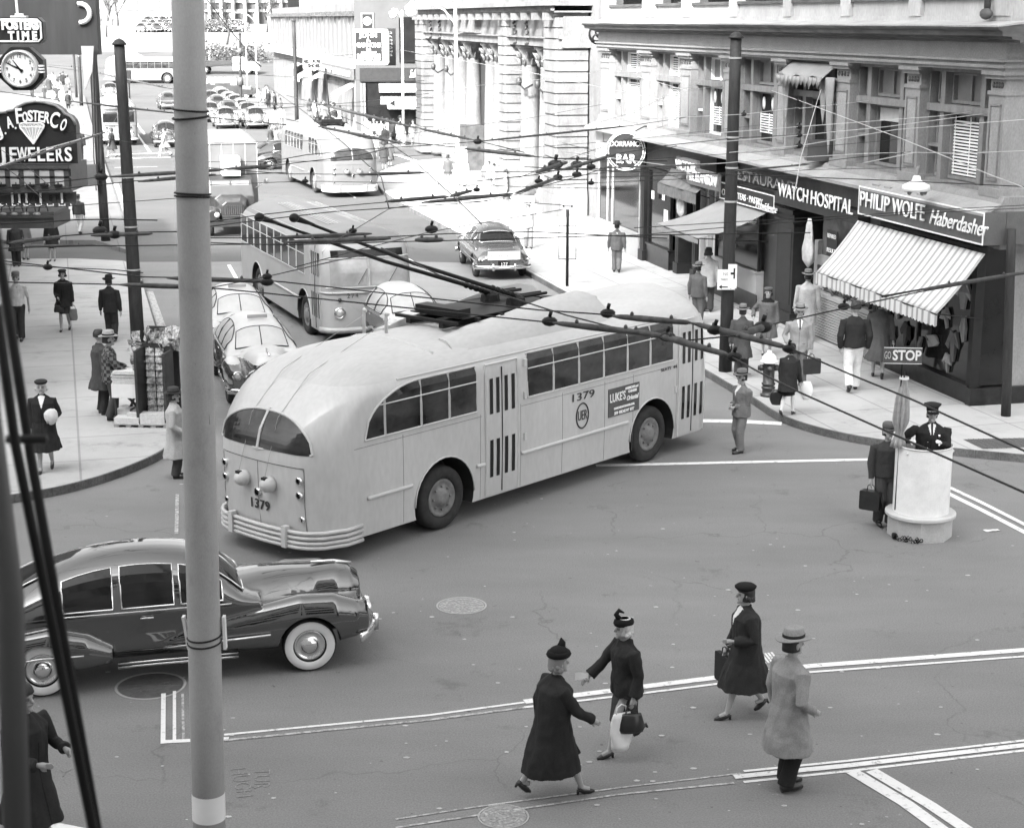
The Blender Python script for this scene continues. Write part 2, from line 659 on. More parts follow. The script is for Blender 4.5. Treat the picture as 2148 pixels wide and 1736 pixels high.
# lower crossing line
stripe('road_marking', [(2300, 1536), (1780, 1596), (1560, 1618)], 0.05)
stripe('road_marking', [(2300, 1546), (1780, 1606), (1540, 1630)], 0.10)
stripe('road_marking', [(2300, 1556), (1780, 1617), (1560, 1640)], 0.05)
stripe('road_marking', [(1560, 1621), (1300, 1652), (1000, 1692), (830, 1718)], 0.03, FAINT)
stripe('road_marking', [(1540, 1642), (1300, 1666), (1000, 1710), (830, 1736)], 0.035, FAINT)
# pair of lines running off at the lower right
stripe('road_marking', [(1788, 1618), (1900, 1685), (2010, 1765)], 0.17)
stripe('road_marking', [(1828, 1616), (1950, 1688), (2080, 1775)], 0.16)
# bottom left corner marking and the box behind the pole
stripe('road_marking', [(343, 1455), (342, 1560)], 0.055, PAINT)
stripe('road_marking', [(366, 1450), (366, 1556)], 0.04, PAINT)
stripe('road_marking', [(383, 1455), (385, 1556)], 0.03, FAINT)
stripe('road_marking', [(337, 1556), (480, 1549)], 0.09, PAINT)
stripe('road_marking', [(95, 1727), (260, 1760)], 0.12, PAINT)
stripe('road_marking', [(372, 1037), (370, 1120)], 0.06, FAINT)
# lines by the far kerb and the police stand
stripe('road_marking', [(1250, 977), (1550, 970), (1832, 964)], 0.16)
stripe('road_marking', [(1440, 883), (1545, 884), (1640, 889)], 0.3)
stripe('road_marking', [(1990, 1022), (2060, 1055), (2160, 1106)], 0.10)
stripe('road_marking', [(1985, 1033), (2060, 1070), (2160, 1122)], 0.12)
# street lane lines
stripe('road_marking', [(480, 556), (508, 606)], 0.12)
stripe('road_marking', [(855, 543), (905, 570)], 0.12)
stripe('road_marking', [(566, 350), (600, 352)], 0.15, FAINT)
stripe('road_marking', [(281, 252), (303, 282)], 0.14)
stripe('road_marking', [(286, 279), (315, 320)], 0.14)
stripe('road_marking', [(230, 325), (350, 321)], 0.25)
stripe('road_marking', [(230, 333), (358, 330)], 0.25)
stripe('road_marking', [(656, 357), (745, 415)], 0.10)
stripe('road_marking', [(835, 326), (884, 342)], 0.3)
stripe('road_marking', [(240, 352), (330, 350)], 0.2, FAINT)
for k in range(5):                                    # zebra flashes behind the trench coat
    stripe('road_marking', [(1590 + k * 7, 1372 - k), (1606 + k * 7, 1392 - k)], 0.03)
stripe('spilled_salt', [(240, 385), (252, 425), (266, 468)], 0.4, FAINT)
stripe('spilled_salt', [(309, 612), (330, 672), (352, 735)], 0.34, FAINT)
# chalk scrawls on the roadway
for (x, y, s, r) in ((505, 1640, 'HUGH', -1.3), (548, 1632, 'TUR', -1.45), (110, 1622, 'LLY', 0.1)):
    g = G(x, y, 0.005)
    tag(text(s, 0.26, node_mat('chalk', lambda t, v: (ramp(t, nz(t, v, 16, 6, .8), [(.48, .185), (.6, .34), (.9, .36)]), None), .8), None, 'chalk_marking', g, (0, 0, r), 0.001, bold=-.006), kind='structure')
def pebbly(t, v):
    vo = t.nodes.new('ShaderNodeTexVoronoi')
    vo.inputs['Scale'].default_value = 22
    t.links.new(v, vo.inputs[0])
    return ramp(t, vo.outputs[0], [(0.15, 0.42), (0.5, 0.28)]), vo.outputs[0]
MANH = node_mat('manhole_iron', pebbly, 0.6, 0.5, 0.8)
for (x, y, r, dk, lb) in ((968, 1270, 0.36, 0, 'pale round manhole cover alone in the middle of the roadway'), (1056, 1712, 0.27, 0, 'small pale manhole cover at the bottom edge beside the faded line'), (316, 1438, 0.44, 1, 'dark manhole cover under the black sedan')):
    g = G(x, y, 0)
    t_ = thing('manhole_cover', lb, 'manhole cover', g)
    mb = MB().lathe([(r * 0.9, 0.001), (r * 0.9, 0.007)], n=32)
    for a in range(1, 4):
        mb.lathe([(r * 0.22 * a, 0.007), (r * 0.22 * a, 0.011), (r * 0.22 * a - 0.02, 0.011), (r * 0.22 * a - 0.02, 0.007)], n=28, caps=False)
    for a in range(12):
        mb.tube([(r * 0.25 * cos(a * pi / 6), r * 0.25 * sin(a * pi / 6), 0.008), (r * 0.84 * cos(a * pi / 6), r * 0.84 * sin(a * pi / 6), 0.008)], 0.006, 4)
    mb.build('cover_plate', mat('manhole_dark', 0.09, 0.6, 0.2, 6) if dk else MANH, t_)
    MB().lathe([(r, 0.001), (r, 0.008), (r * 0.93, 0.008), (r * 0.93, 0.001)], n=32, caps=False).build('rim', mat('manhole_rim', 0.1 if dk else 0.36, 0.6), t_)
# flecks of litter and spat gum all over the roadway
random.seed(31)
b = MB()
for i in range(150):
    x, y = random.uniform(200, 2140), random.uniform(1000, 1730)
    g = G(x, y, .007)
    r = random.uniform(.008, .03)
    a0 = random.uniform(0, 3)
    b.add([g + V((r * cos(a0 + q * 1.26) * 1.5, r * sin(a0 + q * 1.26), 0)) for q in range(5)], [(0, 1, 2, 3, 4)])
tag(b.build('litter_flecks', mat('fleck_pale', .45, .8, .3, 9)), kind='stuff')
# drain grate at the right corner
a = [G(2020, 921, 0.156), G(2148, 918, 0.156), G(2180, 936, 0.156), G(2062, 941, 0.156)]
b = MB().add(a, [(3, 2, 1, 0), (0, 1, 2, 3)][1:])
for k in range(1, 12):
    for e0, e1, f0, f1 in ((a[0], a[1], a[3], a[2]), ):
        b.tube([e0.lerp(e1, k / 12), f0.lerp(f1, k / 12)], 0.008, 4)
tag(b.build('drain_grate', mat('grate', 0.09, 0.6)), 'dark ribbed grate set in the pavement at the right edge', 'grate')
# scraps of paper
def scrap(x, y, w, h, rz, lb, z=0.0):
    g = G(x, y, z)
    bb = MB().grid(lambda u, v: ((u - .5) * w, (v - .5) * h, 0.012 + 0.02 * noise.noise(V((u * 3 + x, v * 3, 1)))), 6, 4)
    o = bb.build('paper_scrap', WHT, None, True, g)
    o.rotation_euler = (0, 0, rz)
    return tag(o, lb, 'litter')
scrap(2080, 1113, .26, .1, .2, 'crumpled white paper lying on the road right of the police stand')

# ------------------------------------------------------------------ big building behind the camera: casts the shade the crossing lies in
def block(name, poly, z1, m, label, cat='building', wins=True):
    t_ = thing(name, label, cat, (poly[0][0], poly[0][1], 0))
    o = V((poly[0][0], poly[0][1], 0))
    pl = [(p[0] - o.x, p[1] - o.y) for p in poly]
    MB().prism(pl, -0.1, z1).build('wall', m, t_)
    return t_, pl
bt, _ = block('office_building', [(-100, -22), (15, -22), (15, -1.6), (-100, -1.6)], 47.5, mat('office_stone', 0.6, 0.8), 'tall stone office block behind the viewpoint')
wb = MB()
for i in range(27):
    for j in range(9):
        wb.box(2 + i * 4.2, 3.6 + i * 4.2, 20.38, 20.43, 2 + j * 4.4, 4.6 + j * 4.4)
wb.build('window_rows', GLS, bt)

# ================================================================== CORNER BUILDING ON THE RIGHT
F = Frame((4.43, 56.30), (.2376, -.9714))
TRIM = mat('painted_trim_stone', 0.215, 0.75, 0.16, 2.2, fine=0.12, bump=0.15, stretch=(1, 1, 0.5))
TRIM2 = mat('weathered_wood_trim', 0.17, 0.7, 0.22, 3, fine=0.15, stretch=(2, 2, 0.5))
PANEL = mat('pilaster_panel', 0.25, 0.8, 0.12, 2, fine=0.15)
LEDGE = mat('pale_ledge_metal', 0.28, 0.6, 0.2, 1.2, fine=0.1)
SOOT = mat('sooty_moulding', 0.07, 0.8, 0.5, 1.5, stretch=(1, 1, 3))
UPW = mat('upper_stone', 0.36, 0.85, 0.16, 1.3, fine=0.1, stretch=(1, 1, 0.4))
BLINDS = node_mat('venetian_blinds', wave_mat(0.10, 0.62, 5.2), 0.5)
SHADE = mat('roller_shade', 0.5, 0.8, 0.1, 4)
SIGNK = mat('dark_sign_board', 0.025, 0.5, 0.2, 4, fine=0.1, spec=0.25)
SIGNG = mat('grey_sign_board', 0.08, 0.5, 0.15, 4, fine=0.15)
LET = mat('white_letters', 0.8, 0.45, 0.04, 5)
LETS = mat('letter_sides', 0.3, 0.5)
cb = thing('corner_building', 'grey ornate two storey shop building on the right corner with pilasters and bay windows', 'building', F.o, F.rz)
sv = lambda x, y=180, off=0.0: F.sz(x, y, off)[0]
w = MB()
w.box(-5.3, 22.5, 0.75, 16, 0.0, 16)
w.build('wall', TRIM, cb)
pil = [sv(1275), sv(1292), sv(1345), sv(1366), sv(1427), sv(1449), sv(1518), sv(1530) + .55, sv(1629), sv(1652), sv(1753), sv(1783), sv(1900), sv(1931), sv(2076), 22.95]
pil[0], pil[1] = -5.2, -4.1
pp = [(pil[i], pil[i + 1]) for i in range(0, 16, 2)]
for k, (a, b_) in enumerate(pp):
    m = MB()
    m.box(a, b_, 0.0, 0.745, 4.62, 6.6)
    m.box(a - .08, b_ + .08, -0.06, 0.74, 4.56, 4.74)
    m.box(a - .02, b_ + .02, -0.03, 0.74, 6.6, 6.68)
    m.box(a + .02, b_ - .02, 0.02, 0.74, 6.68, 6.92)
    m.box(a - .06, b_ + .06, -0.08, 0.74, 6.92, 7.0)
    m.box(a - .12, b_ + .12, -0.14, 0.74, 7.0, 7.079)
    if k == 7:
        m.box(a + .3, b_, 0.746, 2.2, 4.6, 7.0)
    po = m.build('pilaster', TRIM, cb)
    q = MB()
    q.box(a + .16, b_ - .16, -0.018, 0.01, 4.95, 6.36)
    q.build('raised_panel', PANEL, po)
    q = MB()
    for e in (a + .11, b_ - .14):
        q.box(e, e + .03, -0.03, 0.01, 4.9, 6.41)
    q.box(a + .11, b_ - .11, -0.03, 0.01, 6.38, 6.42)
    q.box(a + .11, b_ - .11, -0.03, 0.01, 4.88, 4.92)
    q.build('panel_moulding', TRIM2, po)
    q = MB()
    for i in range(4):
        xx = lerp(a + .15, b_ - .15, i / 3)
        q.ball((xx, 0.01, 6.80), (.05, .04, .06), 6)
    q.each('rosette', SOOT, po, True)
def bay(a, b_, sash, kind):
    """three-light window between two pilasters"""
    wd = b_ - a
    f = MB()
    px = [a, a + wd * .21, a + wd * .79, b_]
    for i, x in enumerate(px):
        t = 0.09 if i in (1, 2) else 0.06
        x0 = clampf(x - t, a, b_)
        f.box(x0, clampf(x + t, a, b_), 0.22, 0.7, 4.66, 7.05)
    f.box(a + .01, b_ - .01, 0.17, 0.69, 6.14, 6.30)
    f.box(a + .01, b_ - .01, 0.18, 0.69, 4.60, 4.68)
    f.box(a + .01, b_ - .01, 0.2, 0.69, 6.99, 7.06)
    fo = f.build('window', TRIM2, cb)
    s = MB()
    for i in range(3):
        x0, x1 = px[i] + .09, px[i + 1] - .09
        if i == 1:
            s.box((x0 + x1) / 2 - .02, (x0 + x1) / 2 + .02, .42, .47, 6.3, 6.99)
        for z0, z1 in ((4.70, 6.12), (6.32, 6.97)):
            for xx in (x0, x1 - .05):
                s.box(xx, xx + .05, .4, .5, z0, z1)
            s.box(x0 + .05, x1 - .05, .4, .5, z0, z0 + .07)
            s.box(x0 + .05, x1 - .05, .4, .5, z1 - .05, z1)
        if i != 1:
            s.box(x0 - .03, x1 + .03, .24, .42, 5.36, 5.42)
    s.build('sash', WHT if sash else TRIM2, fo)
    MB().box(a + .06, b_ - .06, .5, .53, 4.68, 7.0).build('pane', GLS, fo)
    if kind != 'blinds' or not sash:
        q = MB()
        for i in range(3):
            q.box(px[i] + .16, px[i + 1] - .16, .488, .498, 6.38, 6.92)
        q.each('transom_panel', mat('transom_board', .15, .6, .2, 3), fo)
    q = MB()
    if kind == 'blinds':
        for i in range(3):
            x0, x1 = px[i] + .15, px[i + 1] - .15
            for z0, z1 in (((4.8, 6.05),) if not sash else ((4.8, 6.05), (6.4, 6.92))):
                n = int((z1 - z0) / .07)
                for j in range(n):
                    q.box(x0, x1, .455, .475, z0 + j * .07, z0 + j * .07 + .036)
                for xx in (x0 + .06, (x0 + x1) / 2, x1 - .08):
                    q.box(xx, xx + .025, .445, .454, z0, z1)
        q.build('venetian_blinds', WHT, fo)
    elif kind == 'faces':
        for k, xx in enumerate((px[1] + wd * .18, px[1] + wd * .40)):
            e = MB().lathe([(0.01, .38), (.10, .38), (.10, .40), (0.01, .40)], (0, 0, 0), 16, 'y')
            q.add([(p[0] + xx, p[1], p[2] * 1.75 + 5.82) for p in e.v], e.f)
        q.build('oval_sign', WHT, fo, True)
        q = MB()
        for j in range(8):
            q.box(px[1] + .2, px[2] - .2, .44, .46, 5.0 + j * .07, 5.035 + j * .07)
        for xx in (px[1] + .2, px[1] + wd * .28, px[2] - .23):
            q.box(xx, xx + .03, .43, .44, 5.0, 5.55)
        q.build('window_grille', WHT, fo)
    elif kind == 'cloth':
        q.box(px[1] + .15, px[2] - .15, .46, .49, 5.75, 6.05)
        q.build('roller_shade', SHADE, fo)
    return fo
bays = [(pp[i][1], pp[i + 1][0]) for i in range(7)]
for (a, b_), (sash, kind) in zip(bays, [(1, 'blinds'), (1, 'blinds'), (1, 'faces'), (0, 'faces'), (0, 'none'), (0, 'cloth'), (0, 'blinds')]):
    bay(a, b_, sash, kind)
# entablature, cornice, ledge and the wall above
q = MB()
q.box(-5.4, 23.05, -.10, .74, 7.08, 7.14)
q.box(-5.4, 23.10, -.16, .74, 7.14, 7.20)
q.box(-5.4, 23.06, -.11, .74, 7.20, 7.26)
q.box(-5.4, 23.12, -.18, .74, 7.26, 7.31)
q.box(22.5, 23.0, .745, 14, 7.08, 7.31)
q.build('architrave', TRIM, cb)
q = MB()
q.box(-5.4, 22.98, -.04, .74, 7.31, 7.64)
q.box(22.5, 22.97, .745, 14, 7.31, 7.64)
q.build('frieze', PANEL, cb)
def cornice_prof():
    prof = [(-.04, 7.64), (-.12, 7.64), (-.14, 7.69), (-.30, 7.71), (-.32, 7.76), (-.5, 7.77), (-.52, 7.86), (-.60, 7.90), (-.62, 7.94), (-.60, 7.955), (.74, 8.03), (.74, 7.64)]
    b = MB()
    n = 60
    rings = []
    for i in range(n + 1):
        x = lerp(-5.6, 23.6, i / n)
        rings.append([(x, y + (.012 * noise.noise(V((x * 1.3, 0, 0))) if y < -.4 else 0), z + .015 * noise.noise(V((x * .8, 3, z * 2)))) for y, z in prof])
    b.loft(rings)
    return b
cornice_prof().build('cornice', SOOT, cb)
q = MB()
n = 50
q.loft([[(lerp(-5.6, 23.6, i / n), y, z + .012 * noise.noise(V((i * .6, y, 0)))) for y, z in ((-.63, 7.945), (-.63, 7.975), (.06, 8.06), (.06, 8.02))] for i in range(n + 1)])
q.build('ledge_flashing', LEDGE, cb)
q = MB()
q.box(-5.3, 22.9, .05, .74, 8.05, 8.16)
q.box(-5.3, 22.85, .12, .74, 8.16, 8.5)
q.build('upper_wall', UPW, cb)
ux = [sv(1252, 15), sv(1275, 15), sv(1345, 15), sv(1372, 15), sv(1427, 15), sv(1448, 15), sv(1527, 15), sv(1543, 15), sv(1640, 15), sv(1657, 15), sv(1760, 15), sv(1781, 15), sv(1903, 15), sv(1930, 15), sv(2080, 15), 22.86]
ux[0] = -5.3
q = MB()
for i in range(0, 16, 2):
    q.box(ux[i] + .02, ux[i + 1] - .02, .02, .73, 8.161, 10.5)
q.each('upper_pier', UPW, cb)
q = MB()
s_ = MB()
for i in range(1, 14, 2):
    s_.box(ux[i] - .01, ux[i + 1] + .01, .04, .73, 8.5, 8.58)
    q.box(ux[i] + .01, ux[i + 1] - .01, .3, .73, 8.585, 10.3)
s_.each('window_sill', SOOT, cb)
q.each('upper_window', GLS, cb)
# drain pipe with bracket near the corner
q = MB()
q.tube([(22.2, -.1, 8.1), (22.2, -.1, 10)], .07, 8)
q.ball((22.2, -.12, 8.2), (.2, .1, .12), 8)
q.build('drain_pipe', SOOT, cb, True)
# shop cornice between the storeys
q = MB()
q.loft([[(x, y, z) for y, z in ((.74, 4.35), (-.42, 4.22), (-.5, 4.24), (-.5, 4.30), (-.1, 4.46), (-.02, 4.60), (.74, 4.60))] for x in (-5.4, 23.25)])
q.build('shop_cornice', TRIM, cb)
q = MB()
q.loft([[(x, y, z) for y, z in ((-.515, 4.235), (-.52, 4.31), (-.12, 4.475), (-.12, 4.44))] for x in (-5.42, 23.3)])
for x in (18, 18.6, 19.6, 20.2, 13.5):
    q.box(x, x + .3, -.4, -.3, 4.355, 4.40)
q.build('cornice_flashing', LEDGE, cb)
# ---- shop level: piers, glass and bases
def pier(a, b_, y0, z1, m, name='shop_pier', cap=True):
    k = MB()
    k.box(a, b_, y0, .73, 0.13, z1)
    k.box(a - .05, b_ + .05, y0 - .05, .72, 0.12, .5)
    if cap:
        k.box(a - .05, b_ + .05, y0 - .05, .72, z1 - .38, z1 - .30)
        k.box(a - .08, b_ + .08, y0 - .08, .72, z1 - .14, z1 - .02)
    o = k.build(name, m, cb)
    k = MB()
    k.box(a + .12, b_ - .12, y0 - .012, y0 + .01, .7, z1 - .55)
    k.build('panel', SIGNK, o)
    return o
WPAINT = mat('white_shopfront_paint', 0.34, 0.5, 0.08, 2)
DKTRIM = mat('dark_shopfront_trim', 0.022, 0.5, 0.3, 3, spec=.25)
VITRO = mat('black_stall_riser', 0.02, 0.3, 0.5, 6, spec=.3)
def shopglass(a, b_, z0, z1, y, base, m_base, frame=None, parent=cb, posts=()):
    k = MB()
    k.box(a, b_, y, y + .02, z0, z1)
    g_ = k.build('shop_window', GLS, parent)
    k = MB()
    k.box(a, b_, y - .08, y + .3, .13, base)
    k.box(a - .02, b_ + .02, y - .12, y + .2, base, base + .05)
    k.build('stall_riser', m_base, parent)
    k = MB()
    for xx in [a, b_ - .06] + list(posts):
        k.box(xx, xx + .06, y - .05, y + .05, base + .05, z1)
    k.box(a + .06, b_ - .06, y - .05, y + .05, z1 - .08, z1)
    k.build('window_frame', frame or CHR, g_)
    return g_
shopglass(-5.2, -.3, .95, 3.25, .0, .95, WPAINT, WPAINT, posts=(-4.1, -3.5))
k = MB()
k.box(-5.2, -4.3, -.15, .3, 3.2, 4.15)
k.box(-4.3, -.2, -.12, .3, 3.25, 4.15)
k.build('shop_fascia', WPAINT, cb)
pier(-.2, .18, -.05, 4.2, DKTRIM, cap=False)
shopglass(.3, 2.6, .75, 3.3, .1, .75, VITRO, DKTRIM)
k = MB()
k.box(.25, 6.8, .0, .6, 3.35, 4.2)
k.build('shop_fascia', DKTRIM, cb)
pier(3.0, 3.3, .1, 3.35, DKTRIM, cap=False)
MB().box(3.35, 4.6, .6, .64, .15, 3.3).build('shop_door', VITRO, cb)
pier(4.6, 4.85, .1, 3.35, DKTRIM, cap=False)
MB().box(4.95, 6.8, .35, .4, .3, 3.3).build('shop_window', GLS2, cb)
k = MB()
for x in (4.95, 5.6, 6.2):
    k.box(x, x + .1, .2, .34, .2, 3.3)
k.build('door_frame', WPAINT, cb)
shopglass(7.1, 10.5, 1.25, 3.0, -.05, 1.2, WPAINT, DKTRIM)
k = MB()
k.box(7.0, 10.6, -.16, -.131, .13, .62)
k.build('stall_riser', VITRO, cb)
k = MB()
k.box(10.6, 11.7, .05, .3, .13, 3.0)
k.build('show_case', VITRO, cb)
pier(11.85, 12.95, -.12, 3.25, DKTRIM)
k = MB()
k.box(12.95, 14.2, .7, .74, .15, 3.0)
k.build('shop_door', VITRO, cb)
k = MB()
k.box(14.05, 14.25, .0, .5, .15, 2.6)
k.box(14.3, 17.5, -.02, .3, 2.0, 2.25)
k.build('door_frame', mat('pale_wood_frame', 0.3, 0.6), cb)
k = MB()
k.box(14.3, 17.6, .1, .13, 1.35, 2.0)
k.box(14.3, 17.6, .1, .13, 2.25, 3.3)
k.build('shop_window', mat('transom_glass', 0.12, 0.15, 0.4, 1), cb)
# louvred pale stall riser under the watch shop window
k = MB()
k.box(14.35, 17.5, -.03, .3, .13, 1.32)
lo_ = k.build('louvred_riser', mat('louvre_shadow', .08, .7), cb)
k = MB()
for j in range(15):
    k.box(14.37, 17.48, -.075, -.032, .2 + j * .068, .246 + j * .068)
k.box(14.3, 17.55, -.1, .1, 1.23, 1.34)
k.build('louvre_slats', WPAINT, lo_)
# display of trinkets
k = MB()
random.seed(3)
for i in range(70):
    x, z = random.uniform(14.4, 17.4), random.uniform(1.36, 1.62)
    r = random.uniform(.02, .07)
    k.ball((x, .02 + random.uniform(-.06, .05), z), (r, r, r * random.uniform(.6, 1.8)), 6, random.choice((0, 1, 1)))
k.build('window_display', [mat('display_pale', .5, .4), mat('display_dark', .04, .3)], cb)
pier(17.6, 17.8, -.02, 3.4, DKTRIM, cap=False)
shopglass(17.85, 22.4, .55, 3.5, -.02, .5, VITRO, DKTRIM, posts=(19.9,))
# clothing shown inside the haberdasher window
GARM = [mat('shirt_pale', .28, .8), mat('shirt_mid', .12, .8), mat('shirt_dark', .05, .8)]
for i, (x, z, m) in enumerate(((18.3, 1.3, 1), (18.9, 1.7, 0), (19.4, 1.1, 2), (20.4, 1.7, 1), (20.7, 1.2, 0), (21.2, 1.8, 0), (21.6, 1.25, 1), (22.0, 1.7, 0), (18.6, .9, 0), (20.9, 2.3, 1), (21.9, 2.4, 0), (20.1, 1.0, 1), (21.4, .85, 0), (19.2, 2.2, 1))):
    random.seed(500 + i)
    k = MB()
    q, ro, ax = random.uniform(.2, .38), random.uniform(-.35, .35), random.uniform(.7, 1.25)
    base = [(-.3, -1), (.3, -1), (.4, .2), (.75, -.2), (.9, .1), (.4, .9), (0, .75), (-.4, .9), (-.9, .1), (-.75, -.2), (-.4, .2)]
    if i % 4 == 3:
        base = [(-.25, -1), (.25, -1), (.3, 0), (.2, .9), (-.2, .9), (-.3, 0)]
    if i % 5 == 4:
        base = [(.7 * cos(a), .5 * sin(a)) for a in [2 * pi * e / 12 for e in range(12)]]
    out = []
    for dx, dz in base:
        dx, dz = dx * ax + random.uniform(-.12, .12), dz + random.uniform(-.12, .12)
        out.append((x + q * (dx * cos(ro) - dz * sin(ro)), z + q * (dx * sin(ro) + dz * cos(ro))))
    k.loft([[(a, -.06 - .03 * (n_ % 3), b_) for n_, (a, b_) in enumerate(out)], [(a, -.035, b_) for a, b_ in out]])
    k.build('displayed_garment', GARM[m], cb)
# corner return: glass and riser facing the side street
k = MB()
k.box(22.42, 22.47, .05, 14, .55, 3.5)
k.build('shop_window', GLS, cb)
k = MB()
k.box(22.4, 22.6, -.15, 14, .13, .52)
k.build('stall_riser', VITRO, cb)
k = MB()
k.box(22.3, 22.48, -.1, .1, .5, 3.5)
k.box(22.4, 22.5, 2.2, 2.3, .5, 3.5)
k.each('window_frame', DKTRIM, cb)
k = MB()
k.box(22.48, 22.95, .1, 14, 3.5, 4.22)
k.box(22.5, 22.9, .76, 14, 4.6, 7.08)
k.build('return_wall', TRIM, cb)
text("Men's", .75, LET, cb, 'window_lettering', (22.485, 3.2, 2.75), (pi / 2, 0, pi / 2), .01, shear=.4)
text('Cotté', .26, LET, cb, 'window_lettering', (9.9, -.075, 2.6), (pi / 2, 0, 0), .004, shear=.3)
for (x, z, s) in ((8.4, 1.75, 'FINE TEAS'),):
    text(s, .16, LET, cb, 'window_lettering', (x, -.075, z), (pi / 2, 0, 0), .004)
k = MB()
for (x, z, a) in ((.9, 2.45, .14), (2.0, 2.5, .12), (8.6, 1.9, .1), (9.1, 1.75, .13), (9.5, 1.9, .09), (2.2, 1.9, .2)):
    k.box(x, x + a * 2, -.03, -.025, z - a, z + a)
k.each('window_card', WHT, cb)

def signboard(name, label, x0, x1, y0, y1, z0, z1, m, parent_cat='sign', border=None, group=None):
    """box fascia fixed to the corner building wall; returns its root"""
    o = F.o + F.d * x0 + F.n * y0
    t_ = thing(name, label, parent_cat, (o.x, o.y, z0), F.rz, group)
    MB().box(0, x1 - x0, 0, y1 - y0, 0, z1 - z0).build('sign_board', m, t_)
    if border:
        L, H = x1 - x0, z1 - z0
        k = MB()
        for a in ((0, L, 0, .03), (0, L, H - .03, H), (0, .03, .03, H - .03), (L - .03, L, .03, H - .03)):
            k.box(a[0], a[1], -.02, -.002, a[2], a[3])
        k.build('border', border, t_)
    return t_
def raised(txt, size, t_, x, z, fit=None, shear=0.0, m=None, y=-.04, d=.012, bold=0.0, spacing=1.0):
    return text(txt, size, m or LET, t_, 'lettering', (x, y, z), (pi / 2, 0, 0), d, fit=fit, shear=shear, bold=bold, spacing=spacing)
wx0 = F.sz(1802, 420, -.5)[0]
wz = F.sz(1802, 449, -.5)[1]
o = signboard('shop_sign', 'long dark fascia sign reading PHILIP WOLFE Haberdasher above the striped awning', wx0, 23.35, -.5, -.02, wz, wz + .66, SIGNG, border=LET)
MB().box(23.352 - wx0 - .5, 23.35 - wx0, .49, 6, .0, .66).build('return_board', SIGNG, o)
sx = lambda v, y: F.sz(v, y, -.5)[0] - wx0
raised('PHILIP', .5, o, (sx(1807, 430) + sx(1868, 435)) / 2, .36, fit=sx(1868, 435) - sx(1807, 430))
raised('WOLFE', .5, o, (sx(1875, 440) + sx(1943, 450)) / 2, .36, fit=sx(1943, 450) - sx(1875, 440))
raised('Haberdasher', .46, o, (sx(1952, 455) + sx(2074, 485)) / 2, .33, fit=sx(2074, 485) - sx(1952, 455), shear=.35)
a0, a1 = F.sz(1626, 395, -.35)[0], F.sz(1802, 430, -.35)[0] - .03
z0 = F.sz(1700, 440, -.35)[1]
o = signboard('shop_sign', 'narrow black fascia with tall white standing letters WATCH HOSPITAL', a0, a1, -.35, -.02, z0 - .06, z0 + .26, SIGNK)
raised('WATCH', .5, o, (a1 - a0) * .25, .36, fit=(a1 - a0) * .38, y=-.03, m=LET)
raised('HOSPITAL', .5, o, (a1 - a0) * .71, .36, fit=(a1 - a0) * .48, y=-.03, m=LET)
a0, a1 = F.sz(1511, 390, -.2)[0], F.sz(1626, 410, -.2)[0]
o = signboard('shop_sign', 'dark fascia reading COFFEE TEAS PASTRY behind the round iron pole', a0, a1 - .02, -.2, -.02, 3.02, 3.5, SIGNK, border=LET)
raised('COFFEE · TEAS · PASTRY', .26, o, 1.75, .2, fit=3.1, d=.01, y=-.022)
raised('Providence', .3, o, 3.6, .12, fit=1.5, shear=.35, y=-.04, d=.015)
o = signboard('shop_sign', 'row of dull raised letters reading RESTAURANT above the coffee shop fascia', a0 + .1, a1 + 1.2, .0, .02 + .08, 3.52, 3.6, SIGNK)
raised('RESTAURANT', .42, o, 2.7, .25, fit=4.6, m=mat('dull_letters', .3, .6), y=-.02, d=.03)
# projecting VICTOR sign, two boards
for i, (v0, y0_, v1, y1_, s) in enumerate(((1418, 345, 1462, 350, 'VICTOR'), (1442, 367, 1506, 372, 'McCLEANSON'))):
    a_, b__ = F.sz(v0, y0_, -.5)[0], F.sz(v1, y1_, -.5)[0]
    z_ = F.sz(v0, y0_, -.5)[1]
    o = signboard('shop_sign', ('ribbed sign board reading VICTOR under the cornice' if i == 0 else 'long ribbed cleaner sign below and right of the VICTOR board'), a_, b__, -.5, -.4, z_ - .25, z_ + .25, mat('grey_letterboard', .12, .5))
    raised(s, .42, o, (b__ - a_) / 2, .25, fit=(b__ - a_) * .95, y=-.03, d=.02)
# round bar sign on a bracket
g = GY(1313, 316, 56.0)
t_ = thing('round_sign', 'round neon sign reading DORRANCE BAR hung over the white shopfront', 'sign', (g.x, g.y, g.z), -.12)
rr_ = .66
MB().lathe([(rr_, -.08), (rr_, .08)], n=32, axis='y').build('sign_disc', SIGNK, t_)
k = MB()
for r in (rr_ * .98, rr_ * .88):
    k.tube([(r * cos(a * pi / 18), -.10, r * sin(a * pi / 18)) for a in range(37)], .018, 6)
k.build('neon_ring', LET, t_, True)
k = MB()
k.box(-rr_ * .85, rr_ * .85, -.10, -.083, .1, .34)
k.build('name_band', SIGNK, t_)
text('DORRANCE', .24, LET, t_, 'lettering', (0, -.105, .22), fit=1.05, depth=.004)
text('BAR', .4, LET, t_, 'lettering', (0, -.11, -.28), fit=.66, bold=.012)
MB().tube([(.3, 0, .64), (.6, 0, .8), (2.2, .3, .8)], .03, 6).build('bracket', IRON, t_)
